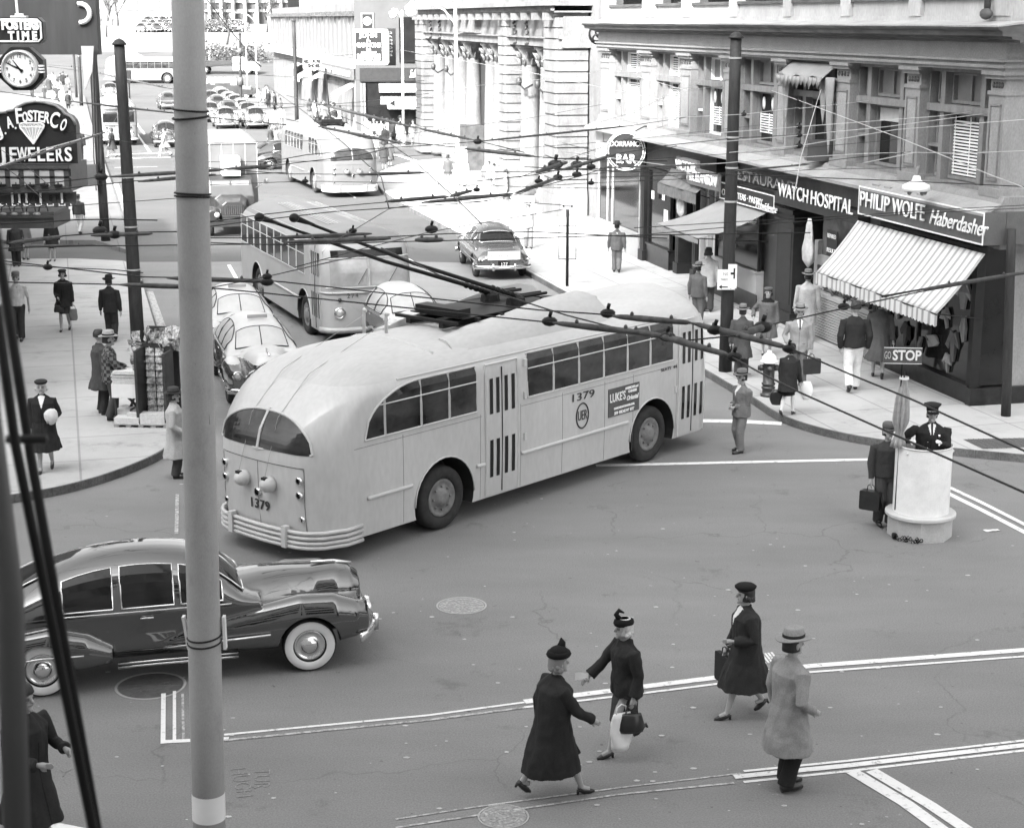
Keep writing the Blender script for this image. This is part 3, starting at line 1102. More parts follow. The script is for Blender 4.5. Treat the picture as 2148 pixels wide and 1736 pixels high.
# globe street lantern shade over the sign (bell shaped lamp)
sl_, zl_ = F.sz(1922, 392, -.9)
g = F.o + F.d * sl_ - F.n * .9
t_ = thing('bell_lamp', 'white bell shaped lamp on a short arm above the haberdasher sign', 'lamp', (g.x, g.y, zl_))
MB().lathe([(.05, .24), (.08, .22), (.09, .15), (.17, .09), (.28, .04), (.30, -.08), (.275, -.08), (.25, .02), (.05, .08)], n=24, caps=False).build('lamp_shade', WHT, t_, True)
k = MB()
for x, y in ((-.2, -.1), (.12, -.15), (.24, 0)):
    k.ball((x * .8, y, -.11), (.05, .05, .06), 8)
k.build('bulb', mat('grey_bulb', .15, .2), t_, True)
k = MB()
k.tube([(0, 0, .2), (0, 0, .34), (.15, .5, .38), (.2, .85, .3)], .035, 6)
k.build('arm', TRIM2, t_)

# ---- awnings
def awning(name, label, a, b_, y_in, z_in, out, z_out, m, valance=.2, m_v=None, scal=.16, sag=.05):
    o = F.o + F.d * a + F.n * y_in
    t_ = thing(name, label, 'awning', (o.x, o.y, z_out), F.rz)
    L, dz = b_ - a, z_in - z_out
    nu, nv = int(L * 8), 10
    k = MB()
    fn = lambda u, v: (u * L, -v * out, dz * (1 - v) - sag * sin(pi * v) + .015 * sin(u * L * 9) * sin(pi * v))
    k.grid(fn, nu, nv)
    o1 = k.build('canopy', m, t_, True)
    md = o1.modifiers.new('s', 'SOLIDIFY')
    md.thickness = .012
    k = MB()
    n = int(L / scal)
    for i in range(n):
        x0, x1 = L * i / n, L * (i + 1) / n
        pts = [(x0, 0)] + [(lerp(x0, x1, q / 5), -valance - .035 * sin(pi * q / 5)) for q in range(6)] + [(x1, 0)]
        k.loft([[(x, -out - .01 - .02 * math.sin(x * 5), z) for x, z in pts], [(x, -out - .018 - .02 * math.sin(x * 5), z) for x, z in pts]])
    k.build('valance', m_v or m, t_)
    k = MB()
    for x in (.03, L - .03):
        k.tube([(x, -out, 0), (x, 0, -.15)], .015, 6)
    k.tube([(0, -out, -.01), (L, -out, -.01)], .018, 6)
    k.build('frame', IRON, t_)
    return t_
def stripes(t, v):
    w_ = t.nodes.new('ShaderNodeTexWave')
    w_.bands_direction = 'X'
    w_.inputs['Scale'].default_value = 1.25
    t.links.new(v, w_.inputs[0])
    c1 = ramp(t, w_.outputs[0], [(.0, .62), (.62, .62), (.68, .36), (.78, .30), (.86, .46), (.94, .28), (1.0, .30)])
    return mul(t, c1, ramp(t, nz(t, v, 3), [(.3, .9), (.7, 1.05)])), None
CANV = mat('plain_canvas', .22, .85, .08, 2, fine=.05)
awning('striped_awning', 'pale striped canvas awning hanging open below the haberdasher sign', 17.25, 23.2, -.35, 3.46, 1.0, 2.27, node_mat('striped_canvas', stripes, .85), .24)
awning('canvas_awning', 'plain grey canvas awning spread over the coffee shop window', 7.6, 11.1, -.05, 3.0, 2.05, 2.32, CANV, .12, scal=.1, sag=.1)
awning('folded_awning', 'half folded dark canvas awning left of the plain grey one', 3.1, 6.6, -.1, 3.5, .45, 3.05, mat('dark_canvas', .12, .85, .3, 4), .3)
def drape(x, z0, z1, wd, y, label, zf=.0, m=None):
    o = F.o + F.d * x + F.n * y
    t_ = MB()
    prof = [(0, .25), (.15, .5), (.4, .7), (.65, 1.0), (.85, .95), (.95, .5), (1.0, .06)]
    rings = []
    for tt in [i / 14 for i in range(15)]:
        r = interp(prof, tt) * wd / 2
        rings.append([(r * cos(a) * (1 + .22 * sin(5 * a + tt * 3)), .5 * r * sin(a) * (1 + .22 * sin(5 * a + tt * 3)), lerp(z1, z0, tt)) for a in [2 * pi * j / 20 for j in range(20)]])
    t_.loft(rings)
    ob = t_.build('gathered_canvas', m or CANV, None, True, (o.x, o.y, 0))
    ob.rotation_euler = (0, 0, F.rz)
    return tag(ob, label, 'canvas')
drape(F.sz(1698, 480, -.35)[0], 1.95, 3.2, .48, -.35, 'rolled canvas hanging limp beside the watch shop door', m=mat('bundled_canvas', .42, .85, .2, 8))
drape(F.sz(1430, 410, -.3)[0], 2.1, 3.25, .5, -.3, 'crumpled canvas gathered at the left of the half folded awning', m=mat('bundled_canvas', .42))
# torn window awning in the upper storey
a_, b__ = bays[4]
o = F.o + F.d * (a_ + .1)
t_ = thing('torn_awning', 'ragged pale awning with torn scalloped edge over an upper window', 'awning', (o.x, o.y, 6.6), F.rz)
L = b__ - a_ - .2
k = MB()
k.grid(lambda u, v: (u * L, .1 - .45 * v, .42 - .35 * v + .04 * sin(u * 17) * v), 30, 6)
n = 11
for i in range(n):
    x0, x1 = L * i / n, L * (i + 1) / n
    k.add([(x0, -.35, .08), (x1, -.35, .08), (x1, -.37, -.04), ((x0 + x1) / 2, -.38, -.13 - .05 * (i % 3)), (x0, -.37, -.04)], [(0, 1, 2, 3, 4)])
ob = k.build('canopy', CANV, t_, True)
ob.modifiers.new('s', 'SOLIDIFY').thickness = .015
for x, l in ((.1, 1.25), (L - .35, 1.15), (L + .05, 1.9)):
    k = MB()
    rings = []
    for i in range(9):
        tt = i / 8
        r = .2 * (1 - tt) ** .8 + .01
        rings.append([(x + .1 * tt + r * cos(a) * (1 + .3 * sin(3 * a)), -.15 + .4 * r * sin(a), .1 - l * tt) for a in [2 * pi * j / 12 for j in range(12)]])
    k.loft(rings)
    k.build('torn_strip', CANV, t_, True)
# air unit box and letter blocks on the ledge
o = F.o + F.d * (b__ - .55) - F.n * .1
tag(MB().box(-.35, .35, -.2, .25, 0, .5).build('window_unit', mat('grey_box', .06, .5), None, False, (o.x, o.y, 4.64)), 'dark boxy window unit standing on the ledge under the torn awning', 'window unit')
g = F.o + F.d * (sv(1712, 455)) - F.n * .1
o = signboard('small_sign', 'small black and white REPAIRED RESULT card hung in the watch shop doorway', 15.1, 15.7, -.15, -.12, 2.35, 3.0, SIGNK)
for i, s in enumerate(('REPAIRED', '', 'RESULT')):
    if s:
        text(s, .15, LET, o, 'lettering', (.3, -.012, .5 - i * .18), fit=.5, depth=.004)

# ================================================================== BANK
K = Frame((1.74, 69.02), (.205, -.979))
bk = thing('bank_building', 'sunlit pale stone bank with rusticated piers and tall columns', 'building', K.o, K.rz)
kx = lambda v: K.sz(v, 200)[0]
TOP = 14
m = MB()
m.box(kx(885) - 3, 2.0, 1.45, 18, 0, TOP)
m.build('wall', STONE, bk)
def rpier(x0, x1, y1, ztop=8.35, ch=.0):
    b = MB()
    b.box(x0 - .12, x1 + .12, -.12, y1, .12, 1.05)
    b.box(x0 - .06, x1 + .06, -.06, y1, 1.05, 1.25)
    z = 1.25
    h = .435
    while z < ztop - .1:
        zt = min(z + h - .055, ztop)
        c = .09
        b.prism([(x0, c), (x0 + c, 0), (x1 - c, 0), (x1, c), (x1, y1), (x0, y1)], z, zt)
        b.prism([(x0 + .06, .08), (x1 - .07, .08), (x1 - .07, y1 - .001), (x0 + .06, y1 - .001)], zt, zt + .055)
        z += h
    return b.build('rusticated_pier', STONE, bk)
rpier(-2.2, .1, 1.36)
rpier(kx(1058) - 1.6, kx(1058), .85)
rpier(kx(885) - 2.6, kx(885), .9)
k = MB()
k.box(-3.4, 1.0, 1.5, 1.55, .2, 8)
col = []
for v in (1107, 1147, 921, 944, 966, 990, 1030, 1048):
    x = K.sz(v, 200, .85)[0]
    b = MB()
    b.lathe([(.62, .15), (.62, .55), (.54, .6), (.56, .7), (.46, .8), (.44, 3), (.38, 5.95), (.41, 6.0), (.38, 6.05)], (x, .95, 0), 18)
    col.append(b.build('column', STONE, bk, True))
    b = MB()
    random.seed(int(v))
    b.lathe([(.38, 6.05), (.42, 6.4), (.55, 6.75), (.58, 6.8)], (x, .95, 0), 12)
    b.box(x - .6, x + .6, .4, 1.45, 6.8, 6.95)
    for i in range(16):
        a = 2 * pi * i / 8 + (i // 8) * .4
        zz = 6.2 + .3 * (i // 8)
        rr0 = .43 + .1 * (i // 8)
        b.tube([(x + rr0 * cos(a), .95 + rr0 * sin(a), zz - .15), (x + (rr0 + .06) * cos(a), .95 + (rr0 + .06) * sin(a), zz + .05), (x + (rr0 + .17) * cos(a), .95 + (rr0 + .17) * sin(a), zz + .12), (x + (rr0 + .13) * cos(a), .95 + (rr0 + .13) * sin(a), zz + .02)], [.07, .08, .06, .03], 5)
    b.build('capital', STONE, col[-1], True)
# recesses between the columns
b = MB()
for v0, v1 in ((1094, 1100), (1124, 1132), (931, 936)):
    b.box(kx(v0), kx(v1), 1.3, 1.44, .6, 5.6)
b.each('window', mat('bank_window', .12, .3), bk)
b = MB()
x0, x1 = K.sz(1003, 200, 1.2)[0], K.sz(1024, 200, 1.2)[0]
pts = [(x0, .15), (x1, .15), (x1, 5.4)] + [((x0 + x1) / 2 + (x1 - x0) / 2 * cos(a), 5.4 + 1.1 * sin(a)) for a in [pi * i / 10 for i in range(1, 10)]] + [(x0, 5.4)]
b.loft([[(x, 1.30, z) for x, z in pts], [(x, 1.44, z) for x, z in pts]])
b.build('entrance_arch', DARK, bk)
b = MB()
b.box(x0 - .1, x0 + 1.6, .2, 1.2, .15, 2.55)
for i in range(5):
    b.box(x0 - .13, x0 - .101, .28 + i * .18, .38 + i * .18, .4, 2.3)
b.build('door', mat('oak_door', .07, .5, .4, 3), bk)
for v in (1091, 1130, 911, 938):
    b = MB()
    x = K.sz(v, 150, .3)[0]
    b.ball((x, .25, 5.35), (.14, .14, .2), 8)
    b.tube([(x, .2, 5.3), (x, .5, 5.0), (x, .9, 5.2)], .05, 5)
    b.build('bracket_ornament', mat('bronze_dark', .04, .5), bk, True)
for v in (1078 + 2, 1105, 1146, 903, 922):
    b = MB()
    x = K.sz(v, 70, .2)[0]
    for i in range(6):
        b.tube([(x + .25 * sin(i * 1.1), .15, 7.0 + i * .22), (x + .25 * sin(i * 1.1 + 1), .25, 7.12 + i * .22)], .06, 5)
    b.box(x - .3, x + .3, .05, .2, 8.15, 8.2)
    b.build('iron_lantern', mat('bronze_dark', .04, .5), bk, True)
b = MB()
X0 = kx(885) - 3
b.box(X0, .2, .25, 1.44, 6.96, 7.3)
b.box(X0, .2, .1, 1.44, 7.3, 7.36)
b.box(X0, .2, .3, 1.44, 7.36, 8.2)
b.box(X0, .3, -.1, 1.44, 8.35, 8.42)
b.box(X0, .4, -.5, 1.44, 8.62, 8.8)
b.box(X0, .2, .2, 1.44, 8.8, TOP)
b.build('entablature', STONE, bk)
b = MB()
x = X0
while x < .2:
    b.box(x, x + .12, -.25, -.1, 8.42, 8.6)
    x += .26
for i in range(18):
    b.box(X0 + 2 + i * 2.1, X0 + 2.4 + i * 2.1, -.4, .1, 8.05, 8.34)
b.build('dentils', STONE, bk)
b = MB()
x_ = K.sz(985, 60, .2)[0]
b.box(x_ - 2.2, x_ + 2.6, .0, .3, 7.4, 8.1)
for i in range(22):
    b.box(x_ - 2.1 + i * .2, x_ - 2.0 + i * .2, -.05, 0, 7.45, 8.05)
b.build('carved_panel', STONE, bk)
# dark gap with iron gate between bank and corner building
g = GY(1252, 470, 69.5)
gt = thing('iron_gate', 'black ornamental iron gate in the dark gap beside the bank pier', 'gate', (g.x, g.y, .15), -.1)
k = MB()
k.box(-.5, .75, .3, .5, 0, 12)
k.build('back_wall', DARK, gt)
k = MB()
for i in range(11):
    for s in (-1, 1):
        x = -.35 + i * .09
        k.tube([(x, 0, .25), (x + s * .45, 0, 1.0)], .014, 4)
k.box(-.4, .7, -.03, .03, 1.0, 1.05)
k.box(-.4, .7, -.03, .03, .15, .22)
for i in range(8):
    k.lathe([(.05, -.01), (.05, .01), (.035, .01), (.035, -.01)], (-.3 + i * .14, 0, 1.15), 8, 'y')
k.build('grille', mat('gate_bars', .22, .5), gt)
k = MB()
k.box(-.2, .65, -.02, .03, 1.35, 2.15)
k.build('notice_board', mat('brown_board', .1, .6), gt)
text('FEDERAL RESERVE', .12, LET, gt, 'lettering', (.22, -.03, 1.95), fit=.7, depth=.003)
text('SYSTEM', .12, LET, gt, 'lettering', (.15, -.03, 1.75), fit=.4, depth=.003)
# scroll bracket above the gap
k = MB()
for r, cx, cz in ((.5, 0, 0), (.32, .1, .1), (.18, -.1, -.12), (.42, -.05, .05)):
    k.tube([(cx + r * cos(a * .35) * (1 - a * .03), 0, cz + r * sin(a * .35) * (1 - a * .03)) for a in range(17)], .035, 5)
g = GY(1257, 75, 62.5)
tag(k.build('scroll_bracket', IRON, None, True, g), 'black curled iron bracket high between the bank and the corner building', 'bracket')

# ================================================================== BEYOND THE CROSS STREET
SH = Frame((G(759, 290).x, G(759, 290).y), (.224, -.975))
sb = thing('row_of_shops', 'long sunlit row of small shops along the far street with corrugated upper wall', 'building', SH.o, SH.rz)
CORR = mat('corrugated_wall', .115, .7, .12, 1.0, stretch=(1, 1, .3))
PALE = mat('pale_plaster', .13, .8, .25, .5)
k = MB()
k.box(-74, 0, .5, 14, 0, 9.2)
k.build('wall', PALE, sb)
k = MB()
n = 26
for i in range(n):
    x0 = -72 + 71.5 * i / n
    k.prism([(x0, .5), (x0 + .25, .1), (x0 + 1.9, .1), (x0 + 2.2, .5)], 5.35, 8.35)
k.build('wall_ribs', CORR, sb)
k = MB()
k.box(-73, .1, -.1, .5, 8.35, 8.5)
for i in range(60):
    k.box(-72.5 + i * 1.2, -72 + i * 1.2, -.3, .3, 8.3, 8.62)
k.build('eaves', SOOT, sb)
k = MB()
k.box(-73, .2, -.5, .49, 4.75, 5.3)
k.build('shop_cornice', LEDGE, sb)
DW = mat('dim_shop_glass', .012, .25, .5, 1, spec=.3)
for i in range(13):                                   # shop bays: glass, piers and small awnings
    x0 = -70 + i * 5.4
    k = MB()
    k.box(x0 + .3, x0 + 5.0, .3, .49, .5, 4.0)
    ob = k.build('shop_window', DW, sb)
    k = MB()
    for q in range(6):
        k.box(x0 + .2 + q * .95, x0 + .4 + q * .95, .1, .3, .15, 4.1)
    k.build('window_post', PALE, ob)
k = MB()
k.box(-20, .1, -.62, -.45, 3.95, 4.75)
k.build('sign_band', mat('pale_sign_band', .10, .6, .2, 2), sb)
text('MISSES SHOP  LOUISE  LYNN', .62, mat('grey_letters_far', .4), sb, 'lettering', (-10, -.66, 4.32), fit=18, depth=.04)
k = MB()
k.box(-.7, .1, -.4, .3, 0, 4.0)
k.build('corner_column', STONE, sb)
for i, (x0, L_, z, o_) in enumerate(((-4.5, 3.5, 2.9, 1.5), (-23, 3.5, 3.1, 1.6), (-31, 5, 3.2, 1.6), (-44, 5, 3.3, 1.7))):
    t_ = thing('shop_awning', ('small light awning over the nearest far shop beside the corner column', 'pale slanting awning in the middle of the far shops', 'white awning behind the two men in pale jackets', 'white awning farthest down the row of shops')[i], 'awning', SH.o + SH.d * x0 + V((0, 0, z)), SH.rz, 'awnings on the far shops')
    k = MB()
    k.grid(lambda u, v: (u * L_, -v * o_, .8 * (1 - v)), 4, 3)
    c_ = k.build('canopy', WHT, t_)
    c_.modifiers.new('s', 'SOLIDIFY').thickness = .02
    MB().box(0, L_, -o_ - .03, -o_, -.25, 0).build('valance', WHT, t_)
def hang_sign(name, label, v0, v1, y0, y1, Y, m, depth=.3, border=None, rz=0.0, cat='sign'):
    a, b_ = GY(v0, y1, Y), GY(v1, y0, Y)
    t_ = thing(name, label, cat, ((a.x + b_.x) / 2, Y, a.z), rz)
    W, H = b_.x - a.x, b_.z - a.z
    MB().box(-W / 2, W / 2, 0, depth, 0, H).build('sign_board', m, t_)
    if border:
        e = .035 * max(W, H) / 2
        k = MB()
        for q in ((-W / 2, W / 2, 0, e), (-W / 2, W / 2, H - e, H), (-W / 2, -W / 2 + e, e, H - e), (W / 2 - e, W / 2, e, H - e)):
            k.box(q[0], q[1], -.04, -.002, q[2], q[3])
        k.build('border', border, t_)
    return t_, W, H
def st(t_, s, W, H, fx, fz, fw, fh, m=LET, shear=0.0, y=-.04, bold=0.0):
    o = text(s, fh * H * 1.35, m, t_, 'lettering', (fx * W, y, fz * H), fit=fw * W, depth=.015, shear=shear, bold=bold)
    return o
GRB = mat('enamel_sign_blue', .018, .5, spec=.25)
t_, W, H = hang_sign('hanging_sign', 'large box sign with white frame reading JOHN A GAMMONS INSURANCE', 742, 812, 62, 136, 100, WHT, 1.0)
MB().box(-W * .44, W * .34, -.03, -.005, H * .1, H * .92).build('sign_face', GRB, t_)
for s, z, f, h in (('JOHN', .83, .52, .13), ('A.', .70, .12, .1), ('GAMMONS', .55, .70, .13), ('INC.', .43, .14, .05), ('ALL KINDS OF', .345, .45, .05), ('INSURANCE', .24, .68, .11), ('SURETY · SAFETY · BONDS', .14, .70, .04)):
    st(t_, s, W, H, -.05, z, f, h, bold=.01)
MB().box(W * .5 + .002, W * .5 + .05, .05, .95, .1, H * .95).build('side_face', WHT, t_)
t_, W, H = hang_sign('hanging_sign', 'narrow dark vertical sign reading GAMMONS just right of the large insurance box', 808, 829, 60, 138, 103, GRB, .3)
for i, ch in enumerate('GAMMONS'):
    st(t_, ch, W, H, 0, .88 - i * .1, .4, .06, m=mat('dim_letters', .4))
t_, W, H = hang_sign('clock_sign', 'small square clock on top of the insurance sign', 757, 784, 27, 61, 100, STONE, .6, cat='clock')
MB().box(-W * .36, W * .36, -.03, -.005, H * .06, H * .9).build('panel', GRB, t_)
k = MB()
k.lathe([(.01, -.06), (W * .31, -.06), (W * .31, -.035)], (0, 0, H * .48), 24, 'y')
k.build('dial', WHT, t_)
k = MB()
k.box(-.01, .01, -.075, -.065, H * .48, H * .72)
k.box(-.01, W * .2, -.075, -.065, H * .47, H * .495)
k.build('hands', BLK, t_)
t_, W, H = hang_sign('hanging_sign', 'white hanging sign reading RED CROSS SHOES over the far shops', 636, 673, 122, 144, 118, WHT, .3)
st(t_, 'RED CROSS', W, H, 0, .68, .95, .3, m=GRB, bold=.02)
st(t_, 'SHOES', W, H, .1, .25, .7, .34, m=GRB, bold=.02)
t_, W, H = hang_sign('hanging_sign', 'small tilted pale sign standing on the far shop cornice', 652, 680, 104, 115, 116, WHT, .1)
st(t_, 'INSURE', W, H, 0, .5, .7, .4, m=SOOT)
# dark fronted shop facing us
g0, g1 = GY(757, 295, 116), GY(900, 295, 116)
ds = thing('dark_shop', 'tall shop facing us with black fascia and plain awning beside the bank', 'building', (g0.x, 116, 0), .05)
W = g1.x - g0.x
zz = lambda y: GY(800, y, 116).z
k = MB()
k.box(-.3, W, .5, 12, 0, 10)
k.build('wall', mat('mid_stucco', .07, .8, .12, 1), ds)
k = MB()
k.box(0, W - .4, .2, .5, zz(172), zz(143))
k.build('fascia', SIGNK, ds)
text('Saltzmans', .8, LET, ds, 'lettering', (W * .86, .12, zz(156)), fit=1.3, shear=.4, depth=.03)
k = MB()
k.box(.1, W - .4, .35, .5, .4, zz(174))
k.build('shop_window', DW, ds)
k = MB()
k.box(W * .28, W - .6, .1, .3, zz(194), zz(176))
k.build('shop_blind', WHT, ds)
k = MB()
k.grid(lambda u, v: (W * .3 + u * W * .66, .2 - v * 1.2, zz(203) - v * (zz(203) - zz(214)) + .02 * sin(u * 60)), 30, 3)
k.grid(lambda u, v: (W * .3 + u * W * .66, -1.0, zz(214) - v * (zz(214) - zz(218))), 30, 1)
k.build('awning', mat('pale_canvas', .2, .8), ds)
k = MB()
for (a, b_, c, d) in ((.62, .86, 44, 86), (.62, .86, 92, 110), (.62, .86, 118, 128)):
    k.box(W * a, W * b_, .42, .498, zz(d), zz(c))
k.each('upper_window_blind', WHT, ds)
k = MB()
k.box(W * .58, W * .9, .4, .49, zz(132), zz(36))
k.build('window_recess', DW, ds)
for x in (0, .2):
    MB().box(x + .02, x + .18, .15, .34, .15, zz(175)).build('door_post', STONE, ds)
# station colonnade beyond the square
def far_building(label, v0, v1, yb, yt, Y, m, cols, mcol):
    a, b_ = GY(v0, yb, Y), GY(v1, yt, Y)
    t_ = thing('colonnade_building', label, 'building', (a.x, Y, zg(Y)))
    W, H = b_.x - a.x, b_.z - zg(Y)
    MB().box(0, W, 2, 20, -1, H + 12).build('wall', m, t_)
    k = MB()
    k.box(-.5, W + .5, 0.0, 1.98, -1, max(.3, a.z - zg(Y)))
    k.build('base', LEDGE, t_)
    for i in range(cols):
        x = W * (i + .5) / cols
        MB().box(x - W * .09 / cols * 1.4, x + W * .09 / cols * 1.4, .3, 1.9, 0, H + 12).build('column', mcol, t_)
    return t_, W, H
DKW = mat('far_dark_wall', .05, .8, .4, .2)
t_, W, H = far_building('large building with tall white columns and dark windows beyond the square', 428, 600, 86, -10, 330, DKW, 7, mat('far_white_stone', .18, .8))
k = MB()
for z in (H * .45, H * .75, H * 1.0):
    k.box(0, W, 1.6, 1.99, z, z + .5)
k.build('floor_band', LEDGE, t_)
g = GY(300, 60, 420)
k = MB()
HB = thing('terminal_building', 'long pale hazy building across the back of the square', 'building', (g.x, 420, zg(420)))
MB().box(-60, 62, 0, 12, -1, 26).build('wall', mat('far_pale_wall', .14, .8, .1, .1), HB)
k = MB()
for i in range(22):
    for j in range(3):
        k.box(-58 + i * 5.4, -55 + i * 5.4, -.15, -.01, 2.5 + j * 6, 6 + j * 6)
k.each('window', mat('far_window', .08, .5), HB)
# kiosk and hut at the upper left
def hut(label, v0, v1, yb, yt, Y, m, roof):
    a, b_ = GY(v0, yb, Y), GY(v1, yt, Y)
    t_ = thing('hut', label, 'hut', (a.x, Y, a.z))
    W, H = b_.x - a.x, b_.z - a.z
    MB().box(0, W, 0, 4, -3, H).build('wall', m, t_)
    k = MB()
    k.loft([[(-.4, -.5, H), (W + .4, -.5, H), (W / 2, -.5, H + 1.1)], [(-.4, 4.4, H), (W + .4, 4.4, H), (W / 2, 4.4, H + 1.1)]])
    k.build('roof', roof, t_)
    k = MB()
    for i in range(3):
        k.box(W * (.1 + .3 * i), W * (.32 + .3 * i), -.05, -.005, H * .25, H * .85)
    k.each('window', DW, t_)
    return t_
hut('low grey wooden shelter with hipped roof behind the poles', 232, 290, 200 - 45, 126, 205, mat('hut_grey', .25, .8), mat('hut_roof', .3, .8))
# hedge bank and shrubs in front of the lot
def shrub_mass(name, label, v0, v1, y, Y, h, n, seed, m):
    random.seed(seed)
    k = MB()
    for i in range(n):
        v = random.uniform(v0, v1)
        g = GY(v, y, Y + random.uniform(-3, 6))
        base = zg(g.y)
        c = V((g.x, g.y, base + random.uniform(.1, h)))
        for q in range(9):
            d = V((random.gauss(0, .6), random.gauss(0, .5), random.gauss(0, .35)))
            s_ = random.uniform(.12, .3)
            r1 = V((random.gauss(0, 1), random.gauss(0, 1), random.gauss(0, 1))).normalized() * s_
            r2 = V((random.gauss(0, 1), random.gauss(0, 1), random.gauss(0, 1))).normalized() * s_
            k.add([c + d, c + d + r1, c + d + r1 + r2, c + d + r2], [(0, 1, 2, 3)])
    return tag(k.build(name, m), label, kind='stuff')
LEAF = mat('pale_foliage', .07, .9, .4, 2)
shrub_mass('shrubs', 'pale scrubby shrubs on the bank behind the crossing truck', 430, 560, 120, 222, 1.8, 260, 5, LEAF)
shrub_mass('shrubs', 'hedge along the left edge of the parking lot', 380, 520, 84, 300, 1.6, 220, 6, LEAF)
k = MB()
for i in range(9):
    g0 = GY(440 + i * 15, 128 - i * 5, 225 + i * 4)
    k.box(g0.x - .12, g0.x + .12, g0.y - .12, g0.y + .12, zg(g0.y) - .2, zg(g0.y) + 1.6)
tag(k.build('railing_posts', WHT), 'line of white posts climbing the bank behind the truck', 'railing')
# bare trees
def tree(label, v, yb, Y, h, seed, spread=.5):
    random.seed(seed)
    g = GY(v, yb, Y)
    t_ = thing('bare_tree', label, 'tree', (g.x, Y, zg(Y)), 0, 'bare trees on the square')
    tr, cr = MB(), MB()
    def limb(p, d, L, r, lev, b):
        q = p + d * L * .5 + V((random.gauss(0, .06), random.gauss(0, .06), 0)) * L
        e = p + d * L
        b.tube([p, q, e], [r, r * .85, r * .62], 5)
        if lev == 0:
            return
        for i in range(3 if lev > 1 else 4):
            nd = (d + V((random.gauss(0, spread), random.gauss(0, spread), random.uniform(-.1, .4)))).normalized()
            limb(p.lerp(e, random.uniform(.55, 1)), nd, L * random.uniform(.55, .8), r * .55, lev - 1, cr)
    limb(V((0, 0, -.3)), V((random.gauss(0, .05), 0, 1)).normalized(), h * .33, h * .018, 5, tr)
    tm = mat('bark', .045, .9, .3, 3)
    tr.build('trunk', tm, t_, True)
    cr.build('crown', tm, t_, True)
tree('spreading bare tree in front of the parking lot', 475, 96, 255, 11, 1)
tree('thin bare tree at the left end of the square', 225, 110, 280, 10, 2, .4)
tree('bare tree standing close behind the foreground pole', 560, 100, 290, 10, 3)
tree('small bare tree between the lot lamps', 600 - 30, 96, 300, 9, 4, .6)
tree('bare tree left of the white columned building', 405, 80, 300, 10, 8, .5)
tree('bare tree beyond the shelter roof', 250, 100, 330, 12, 9, .5)

# ================================================================== LEFT SIDE: SIGNS AND MARQUEE
LF = Frame((G(-35, 1000).x, G(-35, 1000).y), (.257, -.966))
lb = thing('jewelers_building', 'grey shop building at the left edge behind the jewelers signs', 'building', LF.o + V((-1.6, 0, 0)), LF.rz)
k = MB()
k.box(-31, -4, -12, -.0, 0, 8)
k.build('wall', STONE, lb)
k = MB()
for i in range(6):
    k.box(-30 + i * 4.4, -26.6 + i * 4.4, .0, .05, .6, 3.4)
k.build('shop_window', GLS, lb)
LY = 40.0
lz = lambda y: GY(50, y, LY).z
lx = lambda x, y=300: GY(x, y, LY).x
DKG = mat('sign_enamel_dark', .022, .4, .25, 3, fine=.15, spec=.3)
MG = mat('marquee_metal', .055, .5, .25, 2, fine=.15)
x0, x1 = lx(-60), lx(160, 280)
t_ = thing('jewelers_sign', 'dark arched hanging sign with white letters J.A. FOSTER CO JEWELERS and a diamond', 'sign', (x0, LY, lz(343)))
z_ = lambda y: lz(y) - lz(343)
W = x1 - x0
pts = [(0, 0), (W, 0), (W, z_(262)), (W * .985, z_(252)), (W * .955, z_(244)), (W * .90, z_(238)), (W * .88, z_(231)), (W * .82, z_(221)), (W * .72, z_(215)), (W * .63, z_(213)), (W * .54, z_(216)), (W * .46, z_(224)), (W * .42, z_(231)), (W * .36, z_(233)), (W * .35, z_(236)), (0, z_(240))]
k = MB()
k.loft([[(x, 0, z) for x, z in pts], [(x, .35, z) for x, z in pts]])
k.build('sign_board', DKG, t_)
k = MB()
k.tube([(x, -.02, z) for x, z in pts[2:]], .035, 6)
k.build('border', mat('sign_rim', .2, .4), t_, True)
xx = lambda v: lx(v, 280) - x0
for ch, v, y, r, s_ in (('J', 2, 275, .30, .36), ('.', 13, 273, 0, .3), ('A', 23, 258, .22, .38), ('.', 35, 262, 0, .3), ('F', 43, 245, .05, .5), ('O', 56, 247, 0, .34), ('S', 67, 244, -.03, .34), ('T', 78, 244, -.08, .34), ('E', 89, 246, -.12, .34), ('R', 101, 248, -.18, .36), ('C', 117, 253, -.3, .52), ('O', 135, 263, -.4, .40)):
    text(ch, s_, LET, t_, 'lettering', (xx(v), -.05, z_(y)), (pi / 2, -r, 0), .02, bold=.008, fit={'F': .15, 'C': .20, '.': .035}.get(ch, .125) if v != 23 else .15)
for i, ch in enumerate('JEWELERS'):
    text(ch, .46, LET, t_, 'lettering', (xx(6 + i * 19.4), -.05, z_(325)), (pi / 2, 0, 0), .02, bold=.008, fit=.17 if ch != 'W' else .24)
dpts = [(44, 260), (50, 258.5), (88, 258.5), (95, 262), (94, 267), (70, 302), (44, 268)]
k = MB()
k.loft([[(xx(a), -.05, z_(b)) for a, b in dpts], [(xx(a), -.001, z_(b)) for a, b in dpts]])
dm = k.build('diamond_emblem', mat('emblem_grey', .45, .4), t_)
k = MB()
def seg(a, b_, r=.012):
    k.tube([(xx(a[0]), -.055, z_(a[1])), (xx(b_[0]), -.055, z_(b_[1]))], r, 4)
for i in range(len(dpts)):
    seg(dpts[i], dpts[(i + 1) % len(dpts)], .02)
seg((44, 267), (94, 267))
for v in (55, 62, 70, 78, 86):
    seg((v, 267), (70, 302), .01)
for v in range(46, 92, 8):
    seg((v, 267), (v + 4, 259), .008)
    seg((v + 4, 259), (v + 8, 267), .008)
k.build('facet_lines', LET, dm)
